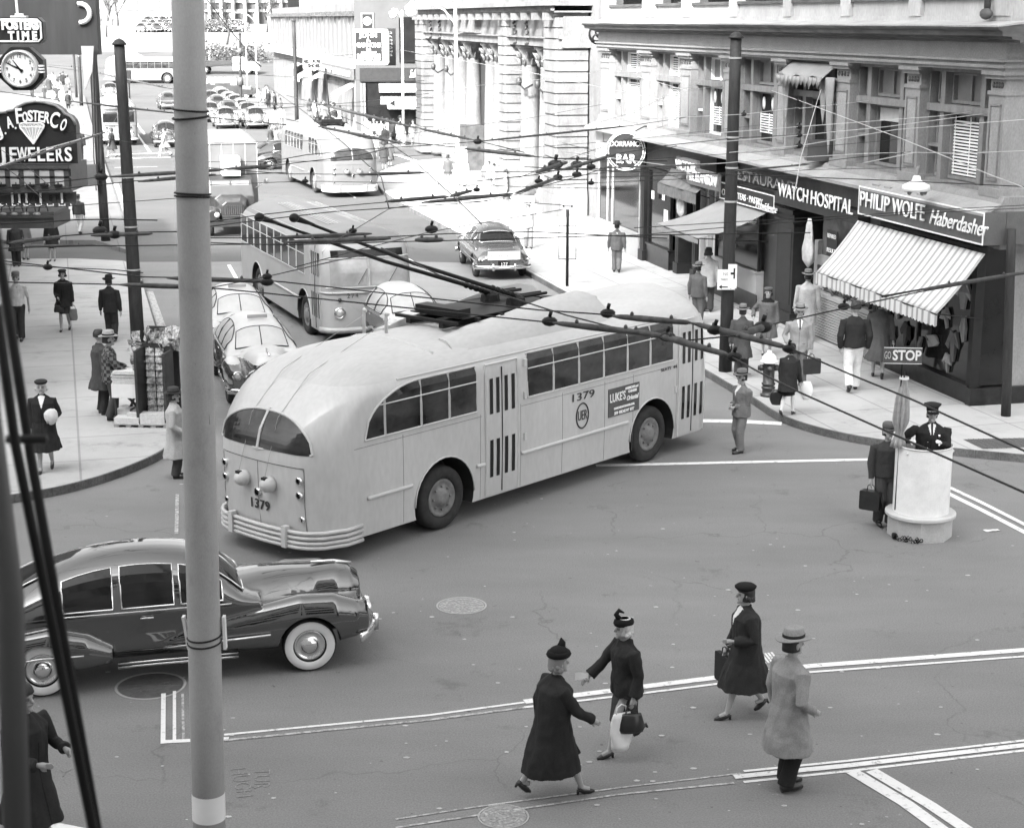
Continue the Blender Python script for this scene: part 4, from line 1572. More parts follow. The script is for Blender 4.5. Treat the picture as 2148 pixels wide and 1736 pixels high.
# marquee below the sign
x1m, x1b = lx(148, 370), lx(152, 430)
t_ = thing('shop_marquee', 'dark ornate marquee with small square windows and hanging letter panels under the jewelers sign', 'marquee', (x0, LY, lz(483)))
z_ = lambda y: lz(y) - lz(483)
W = x1m - x0
k = MB()
k.box(0, W, .05, 1.6, z_(402), z_(346))
k.box(0, W + .02, -.06, .049, z_(404), z_(392))
k.box(0, W, -.06, .049, z_(354), z_(346))
for v in (10, 39, 72, 104, 134):
    k.box(xx(v) - .06, xx(v) + .06, -.02, .049, z_(392), z_(354))
k.box(0, W, -.02, .049, z_(374), z_(370))
k.build('window_band', MG, t_)
k = MB()
for a, b_ in ((-12, 5), (15, 34), (44, 67), (77, 99), (109, 129)):
    k.box(xx(a), xx(b_), -.01, .048, z_(369.5), z_(357))
    k.box(xx(a), xx(b_), -.012, .047, z_(391.5), z_(375))
k.each('window_pane', mat('milky_glass', .42, .3, .2, 2), t_)
k = MB()
for v in (-3, 28, 58, 88, 117):
    k.box(xx(v) - .09, xx(v) + .09, -.12, -.02, z_(391), z_(386))
    k.tube([(xx(v), -.07, z_(386)), (xx(v), -.07, z_(382))], .015, 4)
k.build('lamp_bracket', IRON, t_)
k = MB()
Wb = xx(150)
k.box(0, Wb, .1, .13, z_(428), z_(403))
for i in range(17):
    a = i * Wb / 17
    k.box(a + .01, a + Wb / 17 - .02, .09, .12, z_(431 + (i % 2) * 3), z_(426))
k.build('letter_panels', MG, t_)
for i, ch in enumerate('JEWELERS'):
    text(ch, .19, DKG, t_, 'lettering', (xx(-18 + i * 15.2 + 38), .08, z_(417)), (pi / 2, 0, 0), .01)
k = MB()
for v in (14, 29, 44, 74, 119):
    k.box(xx(v) - .02, xx(v) + .03, .07, .088, z_(427), z_(404))
k.each('light_mullion', LET, t_)
k = MB()
W2 = xx(104)
k.box(0, W2, -.1, 1.4, z_(478), z_(456))
k.box(0, W2 + .01, -.15, 1.41, z_(456), z_(452))
k.box(0, W2, -.05, 1.3, z_(452), z_(444))
k.build('lower_fascia', MG, t_)
k = MB()
for i in range(int(W2 / .27)):
    k.ball((.12 + i * .27, -.1, z_(448.5)), (.1, .05, .05), 8)
k.build('ornament_row', mat('marquee_ornament', .2, .4, .3, 6), t_, True)
k = MB()
for i in range(int(W2 / .3)):
    a = i * .3
    k.tube([(a, -.02, z_(443)), (a + .02, -.02, z_(434)), (a + .11, -.02, z_(430)), (a + .2, -.02, z_(434)), (a + .22, -.02, z_(443))], .018, 5)
k.build('cresting', MG, t_, True)
# FOSTERS TIME board
yb_ = 92
t_ = thing('time_sign', 'dark board with white border reading FOSTERS TIME above the round clock', 'sign', (x0, LY + .1, lz(yb_)))
z_ = lambda y: lz(y) - lz(yb_)
xx = lambda v: lx(v, 60) - x0
W, H = xx(88), z_(37)
pts = [(0, 0), (W - .1, 0), (W, .1), (W, H - .1), (W - .1, H), (0, H)]
MB().loft([[(x, 0, z) for x, z in pts], [(x, .3, z) for x, z in pts]]).build('sign_board', DKG, t_)
k = MB()
q = [(0, .05), (W - .12, .05), (W - .05, .12), (W - .05, H - .12), (W - .12, H - .05), (0, H - .05)]
k.tube([(x, -.02, z) for x, z in q], .025, 6)
k.build('border', LET, t_)
text('FOSTERS', .3, LET, t_, 'lettering', (xx(41), -.04, z_(53)), fit=xx(80) - xx(1), depth=.02, bold=.02)
text('T I M E', .26, LET, t_, 'lettering', (xx(45), -.04, z_(76)), fit=xx(69) - xx(8), depth=.02, bold=.015)
k = MB()
k.box(xx(20), xx(52), .02, .25, H + .0, H + .04)
k.box(xx(29), xx(44), .05, .2, H + .04, H + .09)
k.tube([(xx(33), .12, H), (xx(31), .12, H + .9)], .03, 6)
k.build('hanger', WHT, t_)
# clock
c = GY(41, 145, LY)
ck = thing('round_clock', 'round street clock with white dial showing ten to eleven', 'clock', (c.x, LY, c.z))
rC = (GY(80, 145, LY).x - GY(3, 145, LY).x) / 2
k = MB()
oc = [(1.32 * rC * cos(a), 1.25 * rC * sin(a)) for a in [pi / 8 + i * pi / 4 for i in range(8)]]
k.loft([[(x, .12, z) for x, z in oc], [(x, .42, z) for x, z in oc]])
k.build('case', DKG, ck)
k = MB()
k.lathe([(rC * .86, .12), (rC * .86, -.02), (rC * .90, -.06), (rC * .97, -.05), (rC * 1.02, 0), (rC * 1.02, .12)], n=40, axis='y', caps=False)
k.build('bezel', mat('clock_rim', .4, .3, .1), ck, True)
k = MB()
k.lathe([(.002, .0), (rC * .88, .0), (rC * .88, .1)], n=40, axis='y')
k.build('dial', mat('clock_dial', .68, .5, .03), ck)
for i in range(1, 13):
    a = pi / 2 - i * pi / 6
    text(str(i), rC * .26, BLK, ck, 'numeral', (rC * .68 * cos(a), -.008, rC * .68 * sin(a)), depth=.003)
k = MB()
for i in range(60):
    a = i * pi / 30
    k.box(rC * .80 * cos(a) - .004, rC * .80 * cos(a) + .004, -.01, -.002, rC * .80 * sin(a) - .006, rC * .80 * sin(a) + .006)
k.build('minute_marks', BLK, ck)
k = MB()
for a, L_, w_ in ((pi / 2 - (10.82) * pi / 6, .58, .022), (pi / 2 - 49.3 * pi / 30, .80, .018)):
    d = V((cos(a), 0, sin(a)))
    nn = V((-sin(a), 0, cos(a)))
    p = [d * (-.22 * rC) + nn * w_ * 1.2, d * (-.22 * rC) - nn * w_ * 1.2, d * (L_ * rC) - nn * w_ * .4, d * (L_ * rC) + nn * w_ * .4]
    k.add([v + V((0, -.02, 0)) for v in p] + [v + V((0, -.012, 0)) for v in p], [(0, 1, 2, 3), (7, 6, 5, 4), (0, 4, 5, 1), (1, 5, 6, 2), (2, 6, 7, 3), (3, 7, 4, 0)])
k.build('hands', BLK, ck)
k = MB()
for s in (-1, 1):
    for z in (-.07, 0, .07):
        k.box(s * rC * 1.02 if s > 0 else -rC * 1.3, rC * 1.3 if s > 0 else -rC * 1.02, .0, .11, z - .018, z + .018)
k.build('side_bars', WHT, ck)
# tall dark sign behind with a pale ring and pennant
t_, W, H = hang_sign('vertical_sign', 'big dark vertical sign with pale ring letter behind the time board', -60, 197, -60, 115, 47, mat('brown_sign', .04, .7, .3, 1, stretch=(3, 3, .4)), .4)
k = MB()
g = GY(168, 28, 46.9)
r0 = .25
for i in range(20):
    a0, a1 = -pi / 2 + pi * i / 20 * 1.15 - .2, -pi / 2 + pi * (i + 1) / 20 * 1.15 - .2
    k.tube([(g.x - t_.location.x + r0 * cos(a0), -.05, g.z - t_.location.z + r0 * sin(a0)), (g.x - t_.location.x + r0 * cos(a1), -.05, g.z - t_.location.z + r0 * sin(a1))], .07, 6)
k.build('lettering', LET, t_, True)
k = MB()
a, b_, c_, d = [GY(x, y, 46.8) - t_.location for x, y in ((170, 97), (196, 97), (193, 150), (178, 188))]
k.loft([[a, b_, c_, d], [p + V((0, .06, 0)) for p in (a, b_, c_, d)]])
k.build('pennant', mat('pale_cloth', .5, .8), t_)

# ================================================================== POLES, LAMPS, STREET SIGNS
def iron_pole(label, vb, yb, vt, yt, r0, r1, cat='pole', m=WOODP, z0=.15, name='iron_pole', bands=(), cap=True):
    g = G(vb, yb, z0)
    top = GY(vt, yt, g.y)
    t_ = thing(name, label, cat, g)
    d = top - g
    mid = [d * (i / 6) for i in range(7)]
    k = MB()
    k.tube([V((0, 0, -.1))] + mid[1:], [lerp(r0, r1, i / 6) for i in range(7)], 20)
    k.build('shaft', m, t_, True)
    if cap:
        k = MB()
        k.lathe([(r1 * 1.35, -.03), (r1 * 1.35, .0), (r1 * .8, .08), (.02, .12)], tuple(d), 16)
        k.build('cap', m, t_, True)
    for i, f in enumerate(bands):
        p = d * f
        rr_ = lerp(r0, r1, f) + .012
        MB().lathe([(rr_, -.02), (rr_, .02)], tuple(p), 20, caps=False).build('band', mat('galvanised_band', .35, .4), t_, True)
    return t_, d
iron_pole('dark round iron pole rising in front of the corner building', 1521, 778, 1544, 78, .155, .125, bands=(.52, .62, .71, .94))
iron_pole('thin iron column at the right edge in front of the haberdasher', 2110, 872, 2122, 480, .1, .09, cap=False)
iron_pole('leaning dark iron pole nearest the newsstand', 291, 741, 250, 92, .17, .125, bands=(.28, .42, .58))
pa, d = iron_pole('tall dark pole carrying crossarms left of the leaning one', 222, 505, 184, -30, .17, .14, cap=False)
zg_ = lambda y: GY(200, y, 61).z
k = MB()
for (va, vb_, y, h) in ((138, 236, 45, 5), (154, 207, 27, 4)):
    a, b_ = GY(va, y, pa.location.y - .25), GY(vb_, y, pa.location.y - .25)
    a, b_ = a - pa.location, b_ - pa.location
    k.box(a.x, b_.x, a.y - .06, a.y + .06, a.z - .14, a.z)
    for q in range(5):
        x_ = lerp(a.x, b_.x, q / 4)
        k.lathe([(.03, 0), (.05, .06), (.03, .14)], (x_, a.y, a.z), 8)
k.build('crossarm', mat('crossarm_wood', .16, .8), pa)
k = MB()
for q in range(3):
    p = [GY(196 + q * 6, 30, pa.location.y - .3), GY(191 + q * 5, 150, pa.location.y - .3), GY(197 + q * 5, 330, pa.location.y - .3), GY(202 + q * 4, 400, pa.location.y - .3)]
    k.tube([v - pa.location for v in p], .02, 5)
k.build('cable', BLK, pa)
k = MB()
a, b_ = GY(178, 405, pa.location.y - .35) - pa.location, GY(203, 345, pa.location.y - .35) - pa.location
k.box(a.x, b_.x, -.5, -.2, a.z + .3, b_.z)
k.build('switch_box', mat('switch_box', .1, .6), pa)
iron_pole('slender dark pole far left behind the crossarms', 171, 222, 160, 12, .17, .13, bands=(.5,))
iron_pole('thinnest dark pole farthest to the left', 161, 205, 149, 38, .13, .1)
iron_pole('dark pole among the shops by the two pale jackets', 623, 256, 616, 44, .16, .14)
t_, d = iron_pole('iron pole with a transformer at the start of the parked cars', 506, 236, 503, 72, .13, .11)
k = MB()
k.lathe([(.25, 0), (.25, .6), (.1, .7)], (.05, -.1, d.z * .35), 12)
k.lathe([(.2, 0), (.2, .5)], (.1, -.1, d.z * .75), 12)
k.build('transformer', mat('transformer_dark', .08, .5), t_, True)

# big foreground pole
gB, gT = GY(443.5, 1915, 14.0), GY(392, -60, 14.0)
t_ = thing('foreground_pole', 'thick grey trolley wire pole in the near foreground with a white painted band', 'pole', (gB.x, 14.0, 0))
d = gT - V((gB.x, 14, 0))
fz = lambda z: V((d.x * z / d.z, 0, z))
PG = node_mat('grey_pole_paint', lambda t, v: (mul(t, mul(t, ramp(t, nz(t, xform(t, v, (3, 3, 1.4)), 1.6, 8, .6), [(.28, .27), (.42, .34), (.7, .38)]), ramp(t, nz(t, xform(t, v, (30, 30, 14)), 3, 3), [(.3, .92), (.7, 1.06)])), ramp(t, nz(t, xform(t, v, (2, 2, .8), .3), 2.6, 5, .8), [(.27, .68), (.34, 1.0)])), nz(t, v, 30)), .6, .4, .1)
k = MB()
k.tube([fz(-.1), fz(2), fz(5), fz(7), fz(d.z)], [.152, .148, .140, .136, .13], 40)
k.build('shaft', PG, t_, True)
zz_ = lambda y: GY(430, y, 14.0).z
k = MB()
za, zb = zz_(1714), zz_(1660)
k.tube([fz(za), fz(zb)], [.1505, .1500], 40, caps=False)
k.build('painted_band', WHT, t_, True)
for y in (231, 246, 406, 412, 1333, 1345):
    z = zz_(y)
    k = MB()
    p = fz(z)
    k.tube([(p.x + .148 * cos(a), .148 * sin(a), z + .012 * sin(a + y)) for a in [2 * pi * i / 24 for i in range(25)]], .009, 6)
    k.build('strap', BLK, t_, True)
random.seed(77)
for q in range(16):                                   # staples, nail heads and a few rust runs
    z = random.uniform(.9, 6.5)
    a = -pi / 2 + random.uniform(-1.1, 1.1)
    p = fz(z)
    k = MB()
    rr0 = .149 - z * .0024
    h_ = random.choice((.012, .015, .09))
    k.tube([(p.x + rr0 * cos(a), rr0 * sin(a), z), (p.x + rr0 * cos(a + .02), rr0 * sin(a + .02), z - h_)], .0035, 4)
    k.build('staple', BLK, t_)
for s, (xa, xb) in ((-1, (379, 394)), (1, (464, 470))):
    k = MB()
    a, b_ = GY(xa, 1297, 13.95), GY(xb, 1365, 13.95)
    a, b_ = a - t_.location, b_ - t_.location
    dx = .035
    k.loft([[(a.x, -.02, a.z), (a.x + dx * .7, -.02, a.z), (b_.x + dx * .4, -.02, b_.z), (b_.x - dx * .3, -.02, b_.z)], [(a.x, .05, a.z), (a.x + dx * .7, .05, a.z), (b_.x + dx * .4, .05, b_.z), (b_.x - dx * .3, .05, b_.z)]])
    k.build('sign_plate_edge', WHT, t_)

# fire escape by the camera
fe = thing('fire_escape', 'dark iron fire escape rails close to the lens at the left edge', 'fire escape', (-1.0, 3.2, 0))
k = MB()
def near(x, y, Y):
    return GY(x, y, Y) - V((-1.0, 3.2, 0))
k.tube([near(-10, 480, 3.3), near(65, 960, 3.3), near(215, 1800, 3.3)], .0105, 10)
k.build('hand_rail', IRON, fe, True)
k = MB()
k.tube([near(-8, 640, 3.1), near(32, 930, 3.1), near(75, 1150, 3.1), near(110, 1330, 3.1)][:2] + [near(205, 1790, 3.1)], .010, 10)
k.build('hand_rail', IRON, fe, True)
k = MB()
k.tube([near(14, 921, 3.2), near(98, 921, 3.2)], .009, 8)
k.build('cross_bar', IRON, fe, True)
k = MB()
a, b_ = near(-40, 1000, 3.0), near(48, 1900, 3.0)
k.tube([near(-34, 780, 3.0), near(22, 1250, 3.0), near(40, 1900, 3.0)], [.022, .026, .028], 8)
k.build('stair_stringer', mat('stringer_iron', .07, .6), fe, True)

# street lamps
def street_lamp(label, vb, yb, vt, yt, arm, r=.07):
    g = G(vb, yb, .15)
    g.z = .15 + zg(g.y)
    top = GY(vt, yt, g.y)
    t_ = thing('street_lamp', label, 'street lamp', g, 0, 'white street lamps')
    h = top.z - g.z
    dx = top.x - g.x
    k = MB()
    k.lathe([(r * 2, 0), (r * 2, .5), (r * 1.3, .65)], n=12)
    k.tube([(0, 0, .5), (dx * .5, 0, h * .5), (dx, 0, h)], [r * 1.2, r, r * .8], 12)
    k.build('post', WHT, t_, True)
    k = MB()
    k.tube([(dx, 0, h - .8), (dx + arm * .25, 0, h - .25), (dx + arm * .6, 0, h + .05), (dx + arm, 0, h + .05)], r * .5, 8)
    k.build('arm', WHT, t_, True)
    k = MB()
    k.lathe([(.05, .12), (.1, .02), (.26, -.1), (.28, -.18), (.27, -.24)], (dx + arm, 0, h), 16)
    k.build('lamp_hood', WHT, t_, True)
    k = MB()
    k.lathe([(.24, -.24), (.23, -.4), (.14, -.5), (.02, -.53)], (dx + arm, 0, h), 16)
    k.build('lamp_globe', mat('milk_glass', .6, .3), t_, True)
    return t_
l1 = street_lamp('tall white street lamp on the bank corner with its arm reaching left', 962, 466, 955, 8, -1.7)
street_lamp('white street lamp behind the one way arrow', 847, 305, 843, 22, -.55, .08)
street_lamp('white street lamp at the far end of the shops', 540, 205, 534, 28, -2.3)
street_lamp('white lamp post beside the bank end of the square', 520, 205, 512, -5, -1.8)
k = MB()
g = G(962, 466, .15)
p = GY(968, 330, g.y - .1) - l1.location
k.box(p.x - .22, p.x + .22, -.12, -.08, p.z - .55, p.z + .4)
k.build('notice_plate', WHT, l1)
def plate_sign(label, v, y, w, h, Y, lines, pole=None, arrow=None, name='street_sign', tilt=0.0, m=WHT):
    g = GY(v, y, Y)
    base = .15
    t_ = thing(name, label, 'sign', (g.x, Y, base))
    z = g.z - base
    MB().box(-w / 2, w / 2, -.05, -.02, z - h / 2, z + h / 2).build('plate', m, t_)
    for s, fz_, fh, mm in lines:
        text(s, fh * h, mm, t_, 'lettering', (0, -.055, z + fz_ * h), fit=None, depth=.003)
    if arrow:
        k = MB()
        zz2 = z - h * .36
        k.box(-w * .3, w * .3, -.058, -.051, zz2 - .012, zz2 + .012)
        for s in (-1, 1):
            k.add([(s * w * .42, -.056, zz2), (s * w * .25, -.056, zz2 + .05), (s * w * .25, -.056, zz2 - .05)], [(0, 1, 2) if s < 0 else (0, 2, 1)])
        k.build('arrow', BLK, t_)
    if pole:
        MB().tube([(0, 0, 0), (0, 0, z + h / 2)], pole, 8).build('post', IRON, t_, True)
    return t_
t_ = plate_sign('white no parking plate on a thin black post by the parked sedan', 1191, 415, .42, .68, G(1191, 600, .15).y, [('NO', .3, .2, MT['dim_letters'])], .045, True)
k = MB()
z = GY(1191, 508, t_.location.y).z - .15
for q in ((-.27, -.25), (.25, .27)):
    k.box(q[0], q[1], -.06, -.03, z - .52, z + .52)
k.box(-.25, .25, -.06, -.03, z - .52, z - .5)
k.box(-.25, .25, -.06, -.03, z + .5, z + .52)
k.build('plate_frame', IRON, t_)
pY = G(1521, 778, .15).y + .0
plate_sign('white NO parking plate strapped to the round iron pole', 1523, 586, .40, .46, pY - .16, [('NO', .28, .22, mat('faint_print', .3)), ('PARKING', .02, .13, mat('faint_print', .3))], None, True)
t_ = plate_sign('small white plate with a black T mark on the right of the round pole', 1536, 579, .2, .55, pY - .17, [], None, None)
zT = GY(1536, 573, pY - .17).z - .15
k = MB()
k.box(-.045, .02, -.056, -.051, zT - .025, zT + .025)
k.box(.02, .055, -.056, -.051, zT - .12, zT + .12)
k.build('mark', BLK, t_)
# one way arrow
g = GY(845, 217, G(847, 305, .15).y - .2)
t_ = thing('one_way_sign', 'white one way arrow plate fixed across the lamp post', 'sign', g)
pts = [(-.95, 0), (-.6, .32), (-.6, .3), (1.0, .36), (1.0, -.2), (-.6, -.3), (-.6, -.36)]
k = MB().loft([[(x, -.02, z) for x, z in rr(-1.0, 1.05, -.36, .36, .12)], [(x, .02, z) for x, z in rr(-1.0, 1.05, -.36, .36, .12)]])
k.build('plate', WHT, t_)
k = MB()
for q in ((-.88, .95, .24, .29), (-.88, .95, -.29, -.24), (.9, .95, -.24, .24)):
    k.box(q[0], q[1], -.03, -.021, q[2], q[3])
k.add([(-.9, -.025, 0), (-.5, -.025, .22), (-.5, -.025, -.22)], [(0, 2, 1)])
k.build('arrow', BLK, t_)
# traffic light far left
g = G(176, 240, .15)
t_ = thing('traffic_light', 'small dark traffic light on a post far left in the crowd', 'traffic light', g)
k = MB()
k.tube([(0, 0, 0), (0, 0, 2.6)], .06, 8)
k.build('post', IRON, t_)
zt = GY(274 - 0, 145, g.y).z
MB().box(-.18, .18, -.2, .15, 2.6, 3.7).build('signal_head', IRON, t_)
t_.location = G(278 - 4, 1, .15) if False else (GY(274, 240, g.y).x, g.y, .15)

# hydrants
def hydrant(label, v, y, body, cap, s=1.0):
    g = G(v, y, .15)
    t_ = thing('fire_hydrant', label, 'fire hydrant', g, 0, 'fire hydrants')
    k = MB()
    k.lathe([(.17, 0), (.17, .05), (.13, .06), (.13, .16), (.15, .17), (.15, .2), (.13, .21), (.13, .25), (.15, .26), (.15, .29), (.125, .3), (.125, .72), (.14, .74)], n=20)
    k.scale(s).build('barrel', body, t_, True)
    k = MB()
    k.lathe([(.19, .74), (.19, .78), (.165, .79), (.15, .87), (.1, .93), (.05, .95), (.05, 1.0), (.02, 1.0)], n=20)
    k.scale(s).build('bonnet', cap, t_, True)
    k = MB()
    for a in (pi, 0, -pi / 2):
        dx, dy = cos(a), sin(a)
        k.tube([(dx * .1, dy * .1, .62), (dx * .2, dy * .2, .62), (dx * .2, dy * .2, .62), (dx * .24, dy * .24, .62)], [.07, .07, .055, .05], 10)
    k.scale(s).build('nozzle', body, t_, True)
hydrant('black fire hydrant with a white bonnet on the right pavement', 1611, 830, mat('hydrant_black', .035, .35), WHT)
hydrant('pale fire hydrant on the sunlit bank corner', 1063, 456, WHT, mat('hydrant_dark', .05, .4))

# police stand
g = G(1932, 1132, 0)
g = G(1928, 1121, 0)
ps = thing('traffic_stand', 'white drum shaped police stand on a pale octagonal base', 'police stand', g, .2)
k = MB()
k.prism([(.51 * cos(pi / 8 + i * pi / 4), .51 * sin(pi / 8 + i * pi / 4)) for i in range(8)], 0.0, .34)
k.build('base', mat('stand_base', .42, .7, .12, 3, fine=.1), ps)
MB().lathe([(.54, .343), (.56, .36), (.56, .40), (.54, .415)], n=48).build('deck', mat('stand_deck', .5, .6, .1, 4), ps, False)
k = MB()
a0, a1 = R(-252), R(72)
r_ = .445
n = 60
out = [(r_ * cos(a0 + (a1 - a0) * i / n), r_ * sin(a0 + (a1 - a0) * i / n)) for i in range(n + 1)]
inn = [((r_ - .018) * cos(a0 + (a1 - a0) * i / n), (r_ - .018) * sin(a0 + (a1 - a0) * i / n)) for i in range(n + 1)]
vs, fs = [], []
ring = out + inn[::-1]
k.prism(ring, .417, 1.50)
k.build('drum', mat('drum_white', .78, .5, .10, 4, fine=.04), ps)
k = MB()
k.tube([(r_ * cos(a0 + (a1 - a0) * i / n), r_ * sin(a0 + (a1 - a0) * i / n), 1.505) for i in range(n + 1)], .015, 6)
for a in (-2.6, -.4):
    k.ball((r_ * cos(a), r_ * sin(a), 1.42), .025, 8)
k.build('drum_rim', mat('drum_rim', .6, .4), ps, True)
k = MB()
for i in range(16):
    c_ = V((-.52 + .022 * i, -.20 - .020 * i + .03 * sin(i), .05 + .03 * sin(i * 1.7)))
    k.tube([c_ + V((.028 * cos(a), .01 * sin(a * 2), .028 * sin(a))) for a in [2 * pi * q / 8 + i for q in range(9)]], .007, 4)
k.lathe([(.05, -.02), (.05, .02)], (-.50, -.14, .06), 12, 'x')
k.build('chain', IRON, ps, True)
# folded umbrella standing in the drum
g2 = GY(1885, 905, g.y - .05)
um = thing('folded_umbrella', 'closed pale umbrella tied upright beside the police stand', 'umbrella', (g2.x, g.y - .1, 0))
zt, zb = GY(1892, 778, g.y).z, GY(1884, 905, g.y).z
k = MB()
rings = []
for i in range(15):
    tt = i / 14
    r = interp([(0, .035), (.25, .09), (.55, .10), (.8, .05), (.9, .085), (1, .1)], 1 - tt) if False else interp([(0, .11), (.1, .095), (.18, .05), (.4, .105), (.7, .09), (.95, .045), (1, .04)], tt)
    rings.append([(r * (1 + .3 * cos(8 * a)) * cos(a) + .03 * tt, r * (1 + .3 * cos(8 * a)) * sin(a), lerp(zb - .22, zt - .1, tt)) for a in [2 * pi * j / 48 for j in range(48)]])
k.loft(rings)
k.build('canopy', mat('umbrella_cloth', .33, .8, .15, 12), um, True)
MB().tube([(.0, 0, .45), (.03, 0, zt)], .014, 8).build('shaft', IRON, um, True)
MB().lathe([(.075, -.02), (.075, .02)], (.03, 0, zt - .09), 12, caps=False).build('ferrule', WHT, um)

# GO STOP board
g = GY(1894, 746, um.location.y - .04)
t_ = thing('stop_board', 'dark board reading GO STOP mounted above the folded umbrella', 'sign', g, -.1)
W = 78 * um.location.y / 3500 * 1.03
MB().tube([(0, .03, -.5), (0, .03, .12)], .012, 8).build('post', IRON, t_, True)
MB().box(-W / 2, W / 2, 0, .03, -.13, .13).build('plate', SIGNG, t_)
text('STOP', .22, LET, t_, 'lettering', (.06, -.006, 0), fit=.44, depth=.004, bold=.006)
text('GO', .17, mat('worn_letters', .55), t_, 'lettering', (-.235, -.006, 0), fit=.1, depth=.003)
k = MB()
for a in ((-W / 2, W / 2, .12, .13), (-W / 2, W / 2, -.13, -.12)):
    k.box(a[0], a[1], -.004, -.001, a[2], a[3])
k.build('border', LET, t_)
# newsstand
g = G(322, 885, .15)
ns = thing('news_stand', 'wooden newsstand stacked with papers and magazines at the kerb', 'news stand', (g.x, g.y, .15), R(-8))
X = 103.0  # pixels per metre here
NW = mat('stand_wood', .035, .6, .4, 4)
PAPM = node_mat('magazine_covers', lambda t, v: (mul(t, ramp(t, nz(t, v, 9, 3, .7), [(.35, .12), (.5, .5), (.65, .75)]), ramp(t, nz(t, v, 35, 2), [(.4, .6), (.6, 1.1)])), None), .6)
NEWS = mat('newsprint', .55, .8, .12, 20, fine=.3)
k = MB()
k.box(-.18, .45, .02, .08, 0, 1.62)
k.box(-.18, -.13, -.45, .02, .1, 1.55)
k.box(.40, .45, -.45, .02, .1, 1.5)
k.box(-.18, .45, .08, .45, 1.45, 1.5)
k.box(-.18, .45, .40, .45, 0, 1.9)
k.build('frame', NW, ns)
k = MB()
for r_i in range(9):
    for c_i in range(2):
        x, z = .0 + c_i * .2, .22 + r_i * .145
        k.add([(x - .09, -.02 - .012 * 1, z), (x + .09, -.032, z), (x + .085, .0, z + .15), (x - .085, .0, z + .15)], [(0, 1, 2, 3)])
k.build('magazine_rack', PAPM, ns)
k = MB()
k.box(-.72, -.16, -.3, .35, .80, .84)
k.tube([(-.68, -.25, 0), (-.68, -.25, .8)], .025, 6)
k.tube([(-.68, .3, 0), (-.2, -.2, .78)], .03, 6)
k.tube([(-.2, .3, 0), (-.66, -.2, .78)], .03, 6)
k.build('counter', NW, ns)
random.seed(11)
for (x0_, x1_, z0_, n, yy) in ((-.72, -.18, .84, 9, -.3), (-.70, -.42, .1, 7, -.2), (-.40, -.16, .1, 6, -.1)):
    k = MB()
    for i in range(n):
        dx, dy = random.uniform(-.02, .02), random.uniform(-.02, .02)
        k.box(x0_ + dx, x1_ + dx, yy + dy, yy + .4 + dy, z0_ + i * .028, z0_ + i * .028 + .024)
    k.build('paper_stack', NEWS, ns)
k = MB()
k.box(-.72, -.17, -.34, -.31, .56, .84)
k.build('news_sheet', mat('clean_paper', .7, .8, .05), ns)
k = MB()
for i in range(34):
    a = random.uniform(0, 2 * pi)
    c_ = V((random.uniform(-.1, .55), random.uniform(.05, .4), 1.55 + random.uniform(0, .25)))
    u_ = V((cos(a), sin(a), random.uniform(-.4, .4))) * .11
    v_ = V((-sin(a) * .4, cos(a) * .4, 1)).normalized() * .13
    k.add([c_ - u_ - v_, c_ + u_ - v_, c_ + u_ + v_, c_ - u_ + v_], [(0, 1, 2, 3)])
for i in range(12):
    c_ = V((-.25 + random.uniform(-.05, .05), -.1 + random.uniform(-.1, .1), .95 + i * .08))
    u_ = V((.08, .02, random.uniform(-.03, .03)))
    v_ = V((random.uniform(-.02, .02), .0, .06))
    k.add([c_ - u_ - v_, c_ + u_ - v_, c_ + u_ + v_, c_ - u_ + v_], [(0, 1, 2, 3)])
k.build('loose_magazines', PAPM, ns)
g = G(300, 893, .15)
t_ = thing('paper_bundle', 'low pallet of bundled newspapers on the pavement beside the newsstand', 'paper bundle', g, R(-4))
k = MB()
for x in (-.5, -.25, .0, .25, .5):
    k.box(x - .05, x + .05, -.15, .15, 0, .05)
k.box(-.55, .55, -.16, .16, .05, .07)
k.build('pallet', mat('pallet_wood', .3, .8), t_)
k = MB()
k.box(-.54, -.04, -.15, .15, .07, .19)
k.box(-.02, .5, -.13, .15, .07, .27)
k.box(-.3, .02, -.05, .15, .19, .26)
k.build('newspapers', NEWS, t_)

